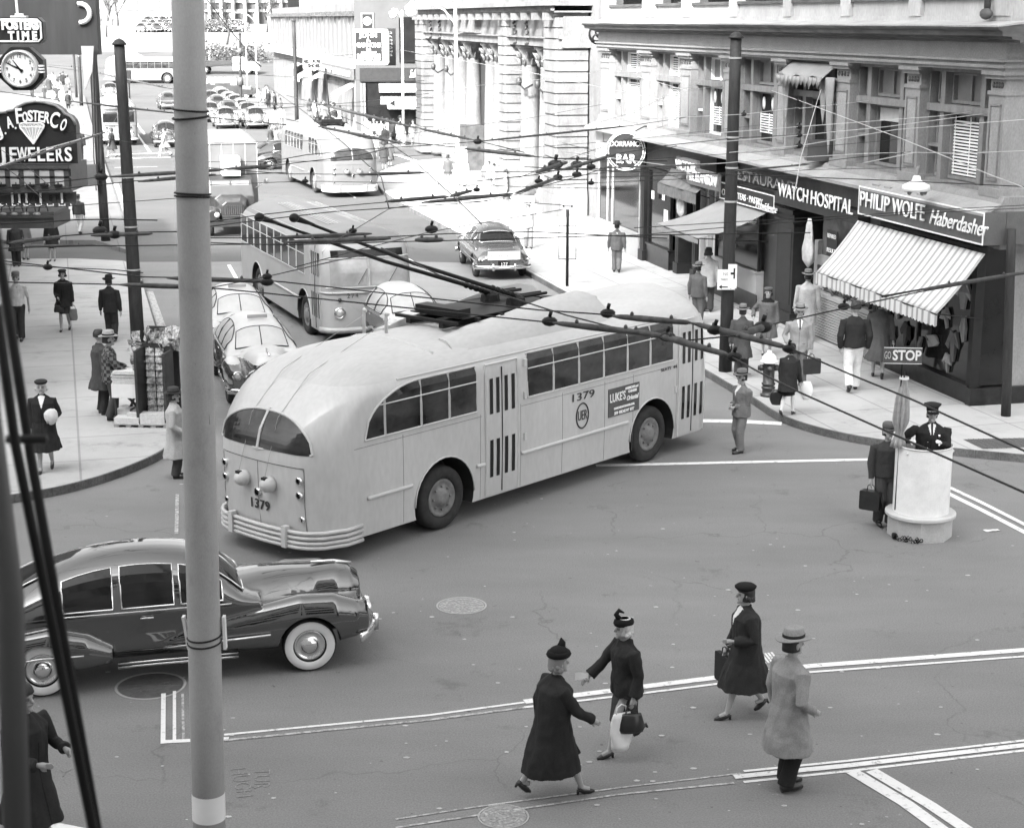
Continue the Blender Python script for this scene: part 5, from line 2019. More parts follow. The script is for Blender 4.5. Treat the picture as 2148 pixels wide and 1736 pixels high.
# ================================================================== VEHICLES
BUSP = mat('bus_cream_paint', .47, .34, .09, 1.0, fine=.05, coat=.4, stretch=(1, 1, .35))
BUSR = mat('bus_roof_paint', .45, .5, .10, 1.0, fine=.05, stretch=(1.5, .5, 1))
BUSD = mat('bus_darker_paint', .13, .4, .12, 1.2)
CREAM = CREAM0 = mat('bus_trim_paint', .50, .4, .05, 3)
NUM = mat('number_paint', .03, .5)
BGLS = mat('bus_window_glass', .028, .07, .85, 1.6, spec=.4, stretch=(1, 1, 1.8))  # mottled pale shapes in the colour stand in for reflections
def wheel(parent, x, y, r, wd, white=False, hub=None, name='wheel', side=1):
    """wheel whose outer face looks towards side * x"""
    w_ = MB()
    w_.lathe([(r * .62, -wd), (r * .93, -wd), (r, -wd * .8), (r, -wd * .25), (r * .97, -.03), (r * .9, 0), (r * .64, -.005), (r * .60, -.05)], (0, 0, r), 36, 'x', caps=False)
    w_.v = [(p[0] * side + x, p[1] + y, p[2]) for p in w_.v]
    ty = w_.build('wheel', RUB, parent, True)
    if white:
        k = MB()
        k.lathe([(r * .93, -.008), (r * .90, .008), (r * .66, .010), (r * .62, 0)], (0, 0, r), 36, 'x', caps=False)
        k.v = [(p[0] * side + x, p[1] + y, p[2]) for p in k.v]
        k.build('whitewall', mat('whitewall', .75, .5, .04), ty, True)
    k = MB()
    k.lathe([(r * .62, -.05), (r * .58, -.02), (r * .50, -.03), (r * .44, -.05), (r * .3, -.03), (r * .24, .015), (r * .12, .03), (.005, .032)], (0, 0, r), 28, 'x')
    if not white:
        for i in range(8):
            a = i * pi / 4
            k.tube([(-.035, .37 * r * cos(a), r + .37 * r * sin(a)), (-.015, .37 * r * cos(a), r + .37 * r * sin(a))], .02, 6)
    k.v = [(p[0] * side + x, p[1] + y, p[2]) for p in k.v]
    k.build('hub_cap', hub or CHR, ty, True)
    return ty
class BusShape:
    def __init__(s, W=1.29, yr=-2.82, yf=7.66, H=3.08, zb=.32, dome_r=1.6, dome_f=.38, rc=.52, shoulder=2.42):
        s.W, s.yr, s.yf, s.H, s.zb, s.dr, s.df, s.rc, s.sh = W, yr, yf, H, zb, dome_r, dome_f, rc, shoulder
    def w(s, z):
        b = s.W - .012 * max(0, z - 1.4) - .03 * max(0, .9 - z)
        if z > s.sh:
            t = clampf((z - s.sh) / (s.H - s.sh))
            b *= max(.02, (1 - t ** 2.3)) ** .52
        return b
    def yR(s, z):
        return s.yr + s.dr * clampf((z - 1.45) / (s.H - 1.45)) ** 2.6 + (.03 if z < .8 else 0)
    def yF(s, z):
        return s.yf - s.df * clampf((z - 1.45) / (s.H - 1.45)) ** 2.6
    def rear(s, x, z, bow=.16):
        w = s.w(z)
        rc = min(s.rc, w * .9)
        y = s.yR(z) + bow * (x / s.W) ** 2
        if abs(x) > w - rc:
            q = clampf((abs(x) - (w - rc)) / rc)
            y += rc * (1 - math.sqrt(max(0, 1 - q * q)))
        return y
    def front(s, x, z, bow=.12):
        w = s.w(z)
        rc = min(s.rc * .62, w * .9)
        y = s.yF(z) - bow * (x / s.W) ** 2
        if abs(x) > w - rc:
            q = clampf((abs(x) - (w - rc)) / rc)
            y -= rc * (1 - math.sqrt(max(0, 1 - q * q)))
        return y
    def sx(s, y, z):
        """half width of the body where it passes y, corners included"""
        w = s.w(z)
        if s.rear(w * .999, z) <= y <= s.front(w * .999, z):
            return w
        lo, hi = 0.0, w
        for _ in range(16):
            m = (lo + hi) / 2
            if s.rear(m, z) <= y <= s.front(m, z):
                lo = m
            else:
                hi = m
        return lo
    def ring(s, z):
        w = s.w(z)
        out = []
        n = 22
        xs = [w * sin(pi / 2 * (-1 + 2 * i / n)) for i in range(n + 1)]
        out += [(x, s.rear(x, z), z) for x in xs]
        ya, yb = out[-1][1], s.front(w, z)
        out += [(w, lerp(ya, yb, i / 12), z) for i in range(1, 12)]
        out += [(x, s.front(x, z), z) for x in reversed(xs)]
        out += [(-w, lerp(yb, ya, i / 12), z) for i in range(1, 12)]
        return out
def side_patch(S, k, y0, y1, z0, z1, side=1, off=.005, topf=None, m=0, nz_=6, ny=8):
    def fn(u, v):
        y = lerp(y0, y1, u)
        zt = topf(y) if topf else z1
        z = lerp(z0, max(z0 + .01, zt), v)
        return (side * (S.sx(y, z) + off), y, z)
    k.grid(fn if side < 0 else (lambda u, v: fn(1 - u, v)), ny, nz_, m)
def end_patch(S, k, x0, x1, z0, z1, end='rear', off=.006, topf=None, m=0, nx=10, nz_=6):
    def fn(u, v):
        x = lerp(x0, x1, u)
        zt = topf(x) if topf else z1
        z = lerp(z0, max(z0 + .01, zt), v)
        return (x, (S.rear(x, z) - off) if end == 'rear' else (S.front(x, z) + off), z)
    k.grid(fn if end == 'rear' else (lambda u, v: fn(1 - u, v)), nx, nz_, m)
def slits(S, t_, y0, y1, zr, side=1, parent=None, glass=GLS):
    k = MB()
    L = y1 - y0
    for f in (.12, .32, .58, .80):
        for z0, z1 in zr:
            side_patch(S, k, y0 + L * f, y0 + L * (f + .10), z0, z1, side, .016, nz_=2, ny=1)
    return k.each('door_glass', glass, parent)
def make_bus(label, origin, rz, number, cat='bus', S=None, rear_win=(), fwd_win=(), doors=((.99, 1.80), (6.48, 7.36)), wheels=(0, 5.66), paint=BUSP, roof=BUSR, front=False, rear=True, detail=True, booms=None, z0=0.0, group=None, name='trolley_bus', left_windows=False, motor=False, trim=None):
    CREAM = trim or CREAM0
    S = S or BusShape()
    t_ = thing(name, label, cat, (origin[0], origin[1], z0), rz, group)
    k = MB()
    zs = [S.zb, .36, .5, .8, 1.2, 1.45, 1.7, 1.9, 2.1, 2.3, 2.42, 2.5, 2.58, 2.66, 2.74, 2.82, 2.89, 2.95, 3.0, 3.04, 3.065, 3.078]
    zs = [z if z < 1.4 else 1.4 + (z - 1.4) * (S.H - 1.4) / (3.08 - 1.4) for z in zs]
    for z in zs:
        pass
    k.loft([S.ring(z) for z in zs])
    for f in range(len(k.f)):
        if f >= 13 * 68:
            k.m[f] = 1 if True else 0
    body = k.build('body', [paint, roof, DARK], t_)
    cutters = []
    wr = .70
    for y in wheels:
        for sd in (-1, 1):
            c = MB().lathe([(wr, .72), (wr, 1.5)], (0, y, .53), 32, 'x')
            c.v = [(p[0] * sd, p[1], p[2]) for p in c.v]
            cutters.append(c.build('c', DARK))
    fixn(body.data)
    cut(body, cutters)
    autosmooth(body, 38)
    for y in wheels:
        for sd in (-1, 1):
            wheel(t_, sd * (S.W - .05), y, .53, .34 if y == 0 else .26, hub=mat('bus_hub', .16, .6, .3, 8), side=sd)
            k = MB()
            k.tube([(sd * (S.W + .006), y + wr * cos(a), max(S.zb, .53 + wr * sin(a))) for a in [pi * i / 16 for i in range(17)]], .014, 6)
            k.build('wheel_arch_rim', CREAM, t_, True)
    for sd in ((1, -1) if left_windows else (1,)):
        # windows
        for grp in (rear_win, fwd_win):
            if not grp:
                continue
            edges, z0_, z1_, curve = grp
            topf = (lambda y: z0_ + (z1_ - z0_) * math.sqrt(max(0, 1 - clampf((curve - y) / (curve - edges[0])) ** 2.2))) if curve else None
            k = MB()
            for a, b_ in zip(edges, edges[1:]):
                side_patch(S, k, a, b_, z0_, z1_, sd, .006, topf, ny=10)
            g_ = k.build('window', BGLS, t_)
            fr = MB()
            tp = lambda y: topf(y) if topf else z1_
            ol = []
            n = 30
            for i in range(n + 1):
                y = lerp(edges[0], edges[-1], i / n)
                ol.append((y, tp(y)))
            ol = [(edges[0], z0_)] + ol + [(edges[-1], z0_), (edges[0], z0_)]
            fr.tube([(sd * (S.w(z) + .006), y, z) for y, z in ol], .018, 6)
            for e in edges[1:-1]:
                zt = tp(e)
                fr.tube([(sd * (S.w(z) + .008), e, z) for z in (z0_, (z0_ + zt) / 2, zt)], .026, 4)
            zb = z0_ + (z1_ - z0_) * .66
            ya = edges[0] if not topf else next(y for y, z in ol[1:] if z >= zb)
            fr.tube([(sd * (S.w(zb) + .012), ya, zb), (sd * (S.w(zb) + .012), edges[-1], zb)], .012, 4)
            fr.build('window_frame', CREAM, g_)
        if sd == 1:
            for (y0, y1) in doors:
                k = MB()
                side_patch(S, k, y0, y1, S.zb + .03, S.sh + .16, 1, .010, ny=6)
                d_ = k.build('door', paint, t_)
                slits(S, t_, y0, y1, ((.66, 1.30), (1.74, 2.34)), 1, d_, GLS)
                k = MB()
                ym = (y0 + y1) / 2
                k.tube([(S.sx(ym, z) + .014, ym, z) for z in (.38, 1.4, 2.5)], .014, 4)
                k.build('door_seam', NUM, d_)
                k = MB()
                for y in (y0, y1):
                    k.tube([(S.sx(y, z) + .012, y, z) for z in (.34, 1.4, 2.4, 2.58)], .018, 4)
                k.tube([(S.sx(y, 2.58) + .012, y, 2.58) for y in (y0, ym, y1)], .02, 4)
                k.build('door_frame', CREAM, d_)
        k = MB()
        segs = [(-1.75, -.76), (.76, .95), (1.9, 4.9)] if detail else [(.7, 4.9)]
        for a, b_ in segs:
            k.tube([(sd * (S.W + .0), a, .92), (sd * (S.W + .012), a + .03, .92), (sd * (S.W + .012), b_ - .03, .92), (sd * S.W, b_, .92)], .032, 8)
        k.each('side_moulding', CREAM, t_, True)
        if detail:
            k = MB()
            for y_ in (-.95, .86, 1.88, 3.0, 4.2, 5.05, 6.42):
                k.tube([(sd * (S.w(z) + .001), y_, z) for z in (.34, .9, 1.4, 1.78)], .004, 4)
            k.tube([(sd * (S.w(1.74) + .001), y_, 1.74) for y_ in (-2.0, .9)], .004, 4)
            k.tube([(sd * (S.w(1.74) + .001), y_, 1.74) for y_ in (1.9, 6.4)], .004, 4)
            k.build('panel_seam', mat('seam_grey', .16, .6), t_)
        k = MB()
        k.tube([(sd * (S.w(2.66) + .01), lerp(-1.0, S.yf - 1.2, i / 12), 2.66) for i in range(13)], .012, 5)
        k.build('drip_rail', CREAM, t_)
    if rear:
        k = MB()
        xw = 1.04
        tf = lambda x: 1.74 + .53 * math.sqrt(max(0, 1 - (abs(x) / xw) ** 2.3))
        end_patch(S, k, -xw, xw, 1.72, 0, 'rear', .006, tf, nx=28, nz_=8)
        g_ = k.build('rear_window', BGLS, t_)
        k = MB()
        ol = [(lerp(-xw, xw, i / 40), tf(lerp(-xw, xw, i / 40))) for i in range(41)]
        ol = [(-xw, 1.73)] + ol + [(xw, 1.73), (0, 1.71), (-xw, 1.73)]
        k.tube([(x, S.rear(x, z) - .01, z) for x, z in ol], .02, 6)
        k.tube([(0, S.rear(0, z) - .012, z) for z in (1.72, 2.0, 2.3)], .03, 5)
        k.build('window_frame', CREAM, g_)
        k = MB()
        for z in (1.52, .50):
            k.tube([(x, S.rear(x, z) - .002, z) for x in [lerp(-.93, .93, i / 16) for i in range(17)]], .005, 4)
        for x in (-.93, 0, .93):
            k.tube([(x, S.rear(x, z) - .002, z) for z in (1.52, 1.2, .9, .50)], .005, 4)
        k.build('engine_cover_seam', SOOT, t_)
        for x in (-.30, .30):
            k = MB()
            y = S.rear(x, 1.2)
            k.lathe([(.12, 0), (.125, -.06), (.115, -.13), (.08, -.18), (.03, -.20), (.004, -.205)], (x, y, 1.20), 20, 'y')
            r_ = k.build('rope_retriever', CREAM, t_, True)
            k = MB()
            k.box(x - .05, x + .03, y - .17, y - .1, 1.285, 1.325)
            k.build('slot', DARK, r_)
            if booms:
                k = MB()
                k.tube([(x, y - .14, 1.3), (x * 1.0, S.rear(x, 2.2) - .05, 2.2), (x, S.rear(x, 2.75) - .06, 2.78), (x, -.2, 3.4), (x * .9, booms[1] * .4, 3.9)], .005, 4)
                k.build('rope', mat('rope_grey', .3, .8), r_)
        k = MB()
        kl = MB()
        for x, z, r in ((.86, 1.33, .05), (.86, 1.1, .05), (.87, .72, .04), (-.86, 1.33, .05), (-.86, 1.1, .05), (-.87, .72, .04), (0, 1.02, .055)):
            y = S.rear(x, z)
            k.lathe([(r * 1.25, .0), (r * 1.25, -.035), (r * .95, -.045)], (x, y, z), 14, 'y', caps=False)
            kl.lathe([(.004, -.02), (r, -.02)], (x, y - .004, z), 14, 'y')
        l_ = k.build('tail_lamp', CHR, t_, True)
        kl.build('lamp_lens', GLS, l_)
        if number:
            text(number, .21, NUM, t_, 'number', (0.02, S.rear(0, .82) - .01, .82), (pi / 2, 0, 0), .004, bold=.004, spacing=1.15)
        k = MB()
        for i, z in enumerate((.52, .44, .36, .29)):
            k.tube([(-S.W - .005, S.yr + .95, z), (-S.W - .02, S.yr + .62, z)] + [(x, S.rear(x * .985, .5) - .08, z) for x in [lerp(-1.17, 1.17, j / 24) for j in range(25)]] + [(S.W + .02, S.yr + .62, z), (S.W + .005, S.yr + .95, z)], .034, 8)
        bp_ = k.build('bumper', mat('bumper_paint', .5, .4, .08), t_, True)
        k = MB()
        for x in (-.62, .62):
            y = S.rear(x, .5) - .10
            k.box(x - .045, x + .045, y - .05, y + .06, .27, .60)
        k.build('bumper_guard', CREAM, bp_)
    if front:
        k = MB()
        for s in (-1, 1):
            a, b_ = (.06, 1.0) if s > 0 else (-1.0, -.06)
            end_patch(S, k, a, b_, 1.52, 2.2, 'front', .008, nx=8)
        ws = k.build('windshield', GLS2 if motor else GLS, t_)
        k = MB()
        end_patch(S, k, -.95, .95, 2.24, 2.42, 'front', .008, nx=10, nz_=2)
        k.build('destination_sign', GLS, t_)
        k = MB()
        for z in (1.49, 2.22):
            k.tube([(x, S.front(x, z) + .012, z) for x in [lerp(-1.1, 1.1, i / 16) for i in range(17)]], .022, 6)
        k.tube([(0, S.front(0, z) + .012, z) for z in (1.5, 1.85, 2.22)], .025, 5)
        k.build('windshield_frame', CREAM, ws)
        k = MB()
        k.tube([(x, S.front(x, 1.36) + .01, 1.36) for x in [lerp(-1.22, 1.22, i / 20) for i in range(21)]], .035, 6)
        k.build('belt_moulding', CREAM, t_, True)
        for x in (-.78, .78):
            k = MB()
            y = S.front(x, .85)
            k.lathe([(.15, 0), (.15, .05), (.125, .07), (.11, .055)], (x, y - .02, .85), 18, 'y', caps=False)
            h_ = k.build('headlight', CHR, t_, True)
            k = MB()
            k.lathe([(.115, .03), (.08, .055), (.01, .06)], (x, y, .85), 16, 'y')
            k.build('headlight_glass', mat('lamp_glass', .6, .08, .1, 5, metal=.6), h_, True)
            k = MB()
            k.lathe([(.05, 0), (.05, .04), (.01, .05)], (x * 1.0, S.front(x, 1.18), 1.18), 12, 'y')
            k.build('marker_lamp', GLS, t_, True)
        if number:
            text(number, .17, NUM, t_, 'number', (.45, S.front(.45, 1.28) + .03, 1.28), (pi / 2, 0, pi), .004, spacing=1.3)
        k = MB()
        k.tube([(x, S.front(x, .5) + .1, .42) for x in [lerp(-1.24, 1.24, i / 16) for i in range(17)]], .07, 8)
        k.build('front_bumper', mat('bumper_front', .3, .3, .1), t_, True)
        k = MB()
        for x0 in (-.5, .3):
            k.tube([(x0, S.front(x0, 1.55) + .03, 1.56), (x0 - .25, S.front(x0, 1.9) + .03, 1.95)], .01, 4)
        k.build('wiper', NUM, ws)
    return t_, S
# ---- the turning trolley bus
f_, r_v = V((.654, .756, 0)), V((.756, -.654, 0))
O = V((-1.12, 26.06, 0)) - r_v * 1.24
brz = -math.atan2(.654, .756)
pboom = []
def loc(p):                                           # world point into the turning bus
    d = V(p) - O
    return V((d.dot(r_v), d.dot(f_), p[2]))
tips = [loc(G(544, 456, 5.2)), loc(G(617, 457, 5.2))]
RW = ((-1.78, -1.34, -.53, .12, .77), 1.84, 2.60, -.45)
FW = ((2.06, 2.75, 3.45, 4.16, 4.86, 5.56, 6.28), 1.86, 2.62, None)
bus, S0 = make_bus('pale trolley bus number 1379 turning in the middle of the crossing', O, brz, '1379', rear_win=RW, fwd_win=FW, left_windows=True, booms=tips[0])
def trolley_gear(t_, S, tips, base_y=2.9, m=BLK):
    k = MB()
    for x in (-.38, .38):
        k.box(x - .05, x + .05, .9, 4.0, 3.10, 3.18)
    for y in (.95, 1.5, 2.1, 2.7, 3.3, 3.9):
        k.box(-.7, .7, y - .04, y + .04, 3.18, 3.23)
    k.box(-.62, .62, 1.2, 3.7, 3.231, 3.25)
    for x in (-.3, .3):
        k.lathe([(.18, 3.25), (.16, 3.36), (.07, 3.42)], (x, base_y, 0), 14)
        for s in (-.07, .07):
            k.tube([(x + s, base_y - .1, 3.38), (x + s, base_y + .75, 3.36)], .03, 6)
    k.lathe([(.16, 3.28), (.16, 3.33), (.02, 3.335)], (.55, 3.5, 0), 14)
    k.box(-.5, .5, 1.2, 1.5, 3.26, 3.38)
    b_ = k.build('trolley_base', BLK, t_)
    for sd in (-1, 1):
        k = MB()
        pr = [(.55, 0), (1.2, .12), (2.2, .2), (3.2, .33), (4.1, .36), (4.5, .27), (4.8, .0)]
        rings = []
        for y, h in pr:
            zb = 3.0 - .04
            rings.append([(sd * .66, y, zb), (sd * 1.06, y, 2.78), (sd * (1.0), y, 2.80 + h * .72), (sd * .82, y, 3.0 + h * .85), (sd * .66, y, 3.02 + h)])
        k.loft(rings)
        fixo = k.build('roof_fairing', BUSR, t_, True)
        fixn(fixo.data)
        autosmooth(fixo, 50)
    for i, tp in enumerate(tips):
        x = (-.3, .3)[i]
        b0 = V((x, base_y, 3.38))
        k = MB()
        k.tube([b0, b0.lerp(tp, .12), b0.lerp(tp, .5) - V((0, 0, .05)), tp], [.055, .038, .032, .022], 8)
        pb = k.build('trolley_pole', BLK, t_, True)
        k = MB()
        d = (tp - b0).normalized()
        k.ball(tuple(tp), (.07, .09, .07), 10)
        k.tube([tp - d * .05, tp - d * .45], [.05, .02], 8)
        k.build('collector_head', BLK, pb, True)
        k = MB()
        for j in range(5):
            q = b0.lerp(tp, .02 + .025 * j)
            k.ball(tuple(q), .06, 6)
        k.build('spring', BLK, pb, True)
trolley_gear(bus, S0, tips)
k = MB()                                              # rear roof rail and the two hooks
k.tube([(x, -.15 + .28 * abs(x) ** 2.2, S0.H - .02 - .22 * abs(x) ** 2.4) for x in [lerp(-.95, .95, i / 18) for i in range(19)]], .035, 6)
k.build('roof_rail', CREAM, bus, True)
for x in (-.62, -.1):
    k = MB()
    k.tube([(x, .1, 3.0), (x, .1, 3.36), (x + .03, .08, 3.42), (x + .1, .05, 3.40)], .028, 8)
    k.build('roof_hook', CREAM, bus, True)
k = MB()
k.ball((1.16, -1.35, 2.55), (.04, .09, .035), 8)
k.build('marker_lamp', GLS, bus, True)
k = MB()
k.lathe([(.09, 3.06), (.07, 3.1), (.01, 3.11)], (.2, 5.2, 0), 12)
k.lathe([(.07, 3.0), (.05, 3.06), (.01, 3.07)], (-.2, 6.9, 0), 12)
k.build('roof_vent', BUSR, bus, True)
for (y, z, s, sz_, w_) in ((3.55, 1.63, '1379', .2, .62), (6.15, 1.72, 'SEATS  44', .085, .5)):
    text(s, sz_, NUM, bus, 'number', (S0.w(z) + .012, y, z), (pi / 2, 0, pi / 2), .003, fit=w_)
k = MB()
zc, yc = 1.28, 3.55
k.tube([(S0.w(zc) + .008, yc + .17 * cos(a), zc + .225 * sin(a)) for a in [2 * pi * i / 30 for i in range(31)]], .014, 5)
e_ = k.build('crest_ring', NUM, bus, True)
text('UER', .25, NUM, bus, 'crest_letters', (S0.w(zc) + .010, yc, zc), (pi / 2, 0, pi / 2), .003, fit=.26)
k = MB()
k.box(S0.W - .01, S0.W + .014, 4.30, 5.22, 1.10, 1.62)
ad = k.build('advert_board', mat('advert_grey', .08, .5, .2, 8), bus)
for s, y, z, h, w_, sh in (("LUKE'S", 4.56, 1.44, .22, .46, .0), ('Oriental', 5.0, 1.37, .12, .36, .3), ('AMERICAN and', 4.98, 1.56, .06, .4, 0), ('CHINESE', 5.0, 1.49, .06, .26, 0), ('LUNCHEON DINNER BAR', 4.76, 1.24, .05, .62, 0), ('59 EDDY ST', 4.76, 1.15, .07, .6, 0)):
    text(s, h, LET, bus, 'advert_letters', (S0.W + .018, y, z), (pi / 2, 0, pi / 2), .003, fit=w_, shear=sh, bold=.004)
k = MB()
for y, z in ((1.98, 2.48), (1.98, 1.92), (1.98, 1.2), (6.38, 1.28)):
    k.box(S0.W - .01, S0.W + .03, y - .03, y + .03, z - .06, z + .06)
k.build('door_hinge', CREAM, bus)
# ---- second trolley bus, seen from behind in the sunlit street
Sd = V((-.252, .968, 0))                              # direction of the street, away from the camera
h2 = V((-.33, .944, 0)).normalized()
c2 = (G(680, 401, .3) + G(797, 399, .3)) / 2
o2 = V((c2.x, c2.y, 0)) + h2 * 2.55
def perp(h):
    return V((h.y, -h.x, 0))
t2_ = [V((-.35, 2.9 + 2.2, 6.1)), V((.35, 2.9 + 2.0, 6.2))]
t2p = [GY(655, 152, o2.y - 1), GY(683, 147, o2.y - 1)]
loc2 = lambda p: V(((p - o2).dot(perp(h2)), (p - o2).dot(h2), p.z))
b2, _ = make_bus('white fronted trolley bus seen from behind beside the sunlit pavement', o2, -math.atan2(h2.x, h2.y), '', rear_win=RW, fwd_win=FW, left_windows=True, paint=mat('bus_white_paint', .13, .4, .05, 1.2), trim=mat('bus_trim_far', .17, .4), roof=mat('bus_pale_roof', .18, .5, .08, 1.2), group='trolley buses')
trolley_gear(b2, S0, [loc2(GY(655, 150, o2.y + 6)), loc2(GY(683, 146, o2.y + 6))])
bus['group'] = 'trolley buses'
# ---- motor bus 274 facing the crossing
S3 = BusShape(W=1.2, yr=-2.6, yf=7.3, H=2.95, dome_r=1.1, dome_f=.55, rc=.45, shoulder=2.36)
h3 = V((.37, -.93, 0)).normalized()
cf = (G(690, 706, .3) + G(862, 690, .3)) / 2
o3 = V((cf.x, cf.y, 0)) - h3 * 7.3
W3 = (tuple([-1.9 + .82 * i for i in range(10)]), 1.62, 2.42, None)
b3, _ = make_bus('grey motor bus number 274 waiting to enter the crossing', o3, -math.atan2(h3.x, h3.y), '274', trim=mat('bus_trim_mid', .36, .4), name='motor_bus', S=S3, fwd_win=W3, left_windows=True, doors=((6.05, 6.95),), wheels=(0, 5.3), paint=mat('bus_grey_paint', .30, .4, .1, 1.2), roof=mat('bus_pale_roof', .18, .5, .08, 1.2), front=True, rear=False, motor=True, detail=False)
k = MB()
for i in range(14):
    k.tube([(-.55 + i * .085, 0.2, S3.H - .012 - .06 * (abs(-.55 + i * .085)) ** 2), (-.55 + i * .085, 5.6, S3.H - .012 - .06 * (abs(-.55 + i * .085)) ** 2)], .010, 4)
k.build('roof_ribs', mat('rib_grey', .4, .5), b3)
# ---- two far buses
h4 = V((.25, -.968, 0)).normalized()
cf = (G(215, 297, .3) + G(287, 296, .3)) / 2
o4 = V((cf.x, cf.y, 0)) - h4 * 7.3
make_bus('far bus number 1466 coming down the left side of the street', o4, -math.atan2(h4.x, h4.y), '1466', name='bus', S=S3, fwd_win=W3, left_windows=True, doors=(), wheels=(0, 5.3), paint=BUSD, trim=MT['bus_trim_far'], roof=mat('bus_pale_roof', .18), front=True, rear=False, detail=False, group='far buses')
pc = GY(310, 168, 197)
make_bus('pale bus side on at the end of the street', (pc.x + 2.5, 197), pi / 2, '', name='bus', S=S3, fwd_win=W3, left_windows=True, doors=(), wheels=(0, 5.3), paint=mat('bus_white_paint', .62), trim=MT['bus_trim_far'], roof=mat('bus_pale_roof', .18), front=True, rear=False, detail=False, z0=zg(197), group='far buses')

# ---- sedans
class Cab:
    """greenhouse: roof height along the car"""
    def __init__(s, prof, w0=.80, w1=.60, zb=.95, n=2.6):
        s.prof, s.w0, s.w1, s.zb, s.n = prof, w0, w1, zb, n
    def zt(s, y):
        return interp_lin(s.prof, y)
    def ring(s, y):
        zt = s.zt(y)
        out = []
        for i in range(25):
            a = pi * i / 24
            c, q = cos(a), sin(a)
            z = s.zb + (zt - s.zb) * abs(q) ** (2 / s.n)
            w = lerp(s.w0, s.w1, clampf((z - s.zb) / .7))
            out.append((w * (1 if c > 0 else -1) * abs(c) ** (2 / s.n), y, z))
        return out + [(-s.w0, y, s.zb - .3), (s.w0, y, s.zb - .3)]
    def xside(s, y, z):
        zt = s.zt(y)
        q = clampf((z - s.zb) / max(.02, zt - s.zb))
        qq = q ** (s.n / 2)
        c = math.sqrt(max(0, 1 - qq * qq))
        w = lerp(s.w0, s.w1, clampf((z - s.zb) / .7))
        return w * c ** (2 / s.n)
    def ztop(s, x, y):
        zt = s.zt(y)
        lo, hi = s.zb, zt
        for _ in range(14):
            m = (lo + hi) / 2
            if s.xside(y, m) > abs(x):
                lo = m
            else:
                hi = m
        return lo
def interp_lin(pts, x):
    if x <= pts[0][0]:
        return pts[0][1]
    for i in range(len(pts) - 1):
        (a, va), (b, vb) = pts[i], pts[i + 1]
        if x <= b:
            t = (x - a) / (b - a)
            m0 = (pts[i + 1][1] - pts[i - 1][1]) / (pts[i + 1][0] - pts[i - 1][0]) if i > 0 else (vb - va) / (b - a)
            m1 = (pts[i + 2][1] - va) / (pts[i + 2][0] - a) if i + 2 < len(pts) else (vb - va) / (b - a)
            h = b - a
            return (2 * t ** 3 - 3 * t * t + 1) * va + (t ** 3 - 2 * t * t + t) * h * m0 + (-2 * t ** 3 + 3 * t * t) * vb + (t ** 3 - t * t) * h * m1
    return pts[-1][1]
SKYGL = None
CARK = mat('black_car_enamel', .008, .06, .2, 2, spec=.6, coat=1.0)
CARG = mat('grey_car_enamel', .16, .2, .1, 2, coat=.8)
CARL = mat('light_car_enamel', .13, .25, .1, 2, coat=.8)
CARB = mat('dark_car_enamel', .03, .18, .2, 2, coat=1.0)
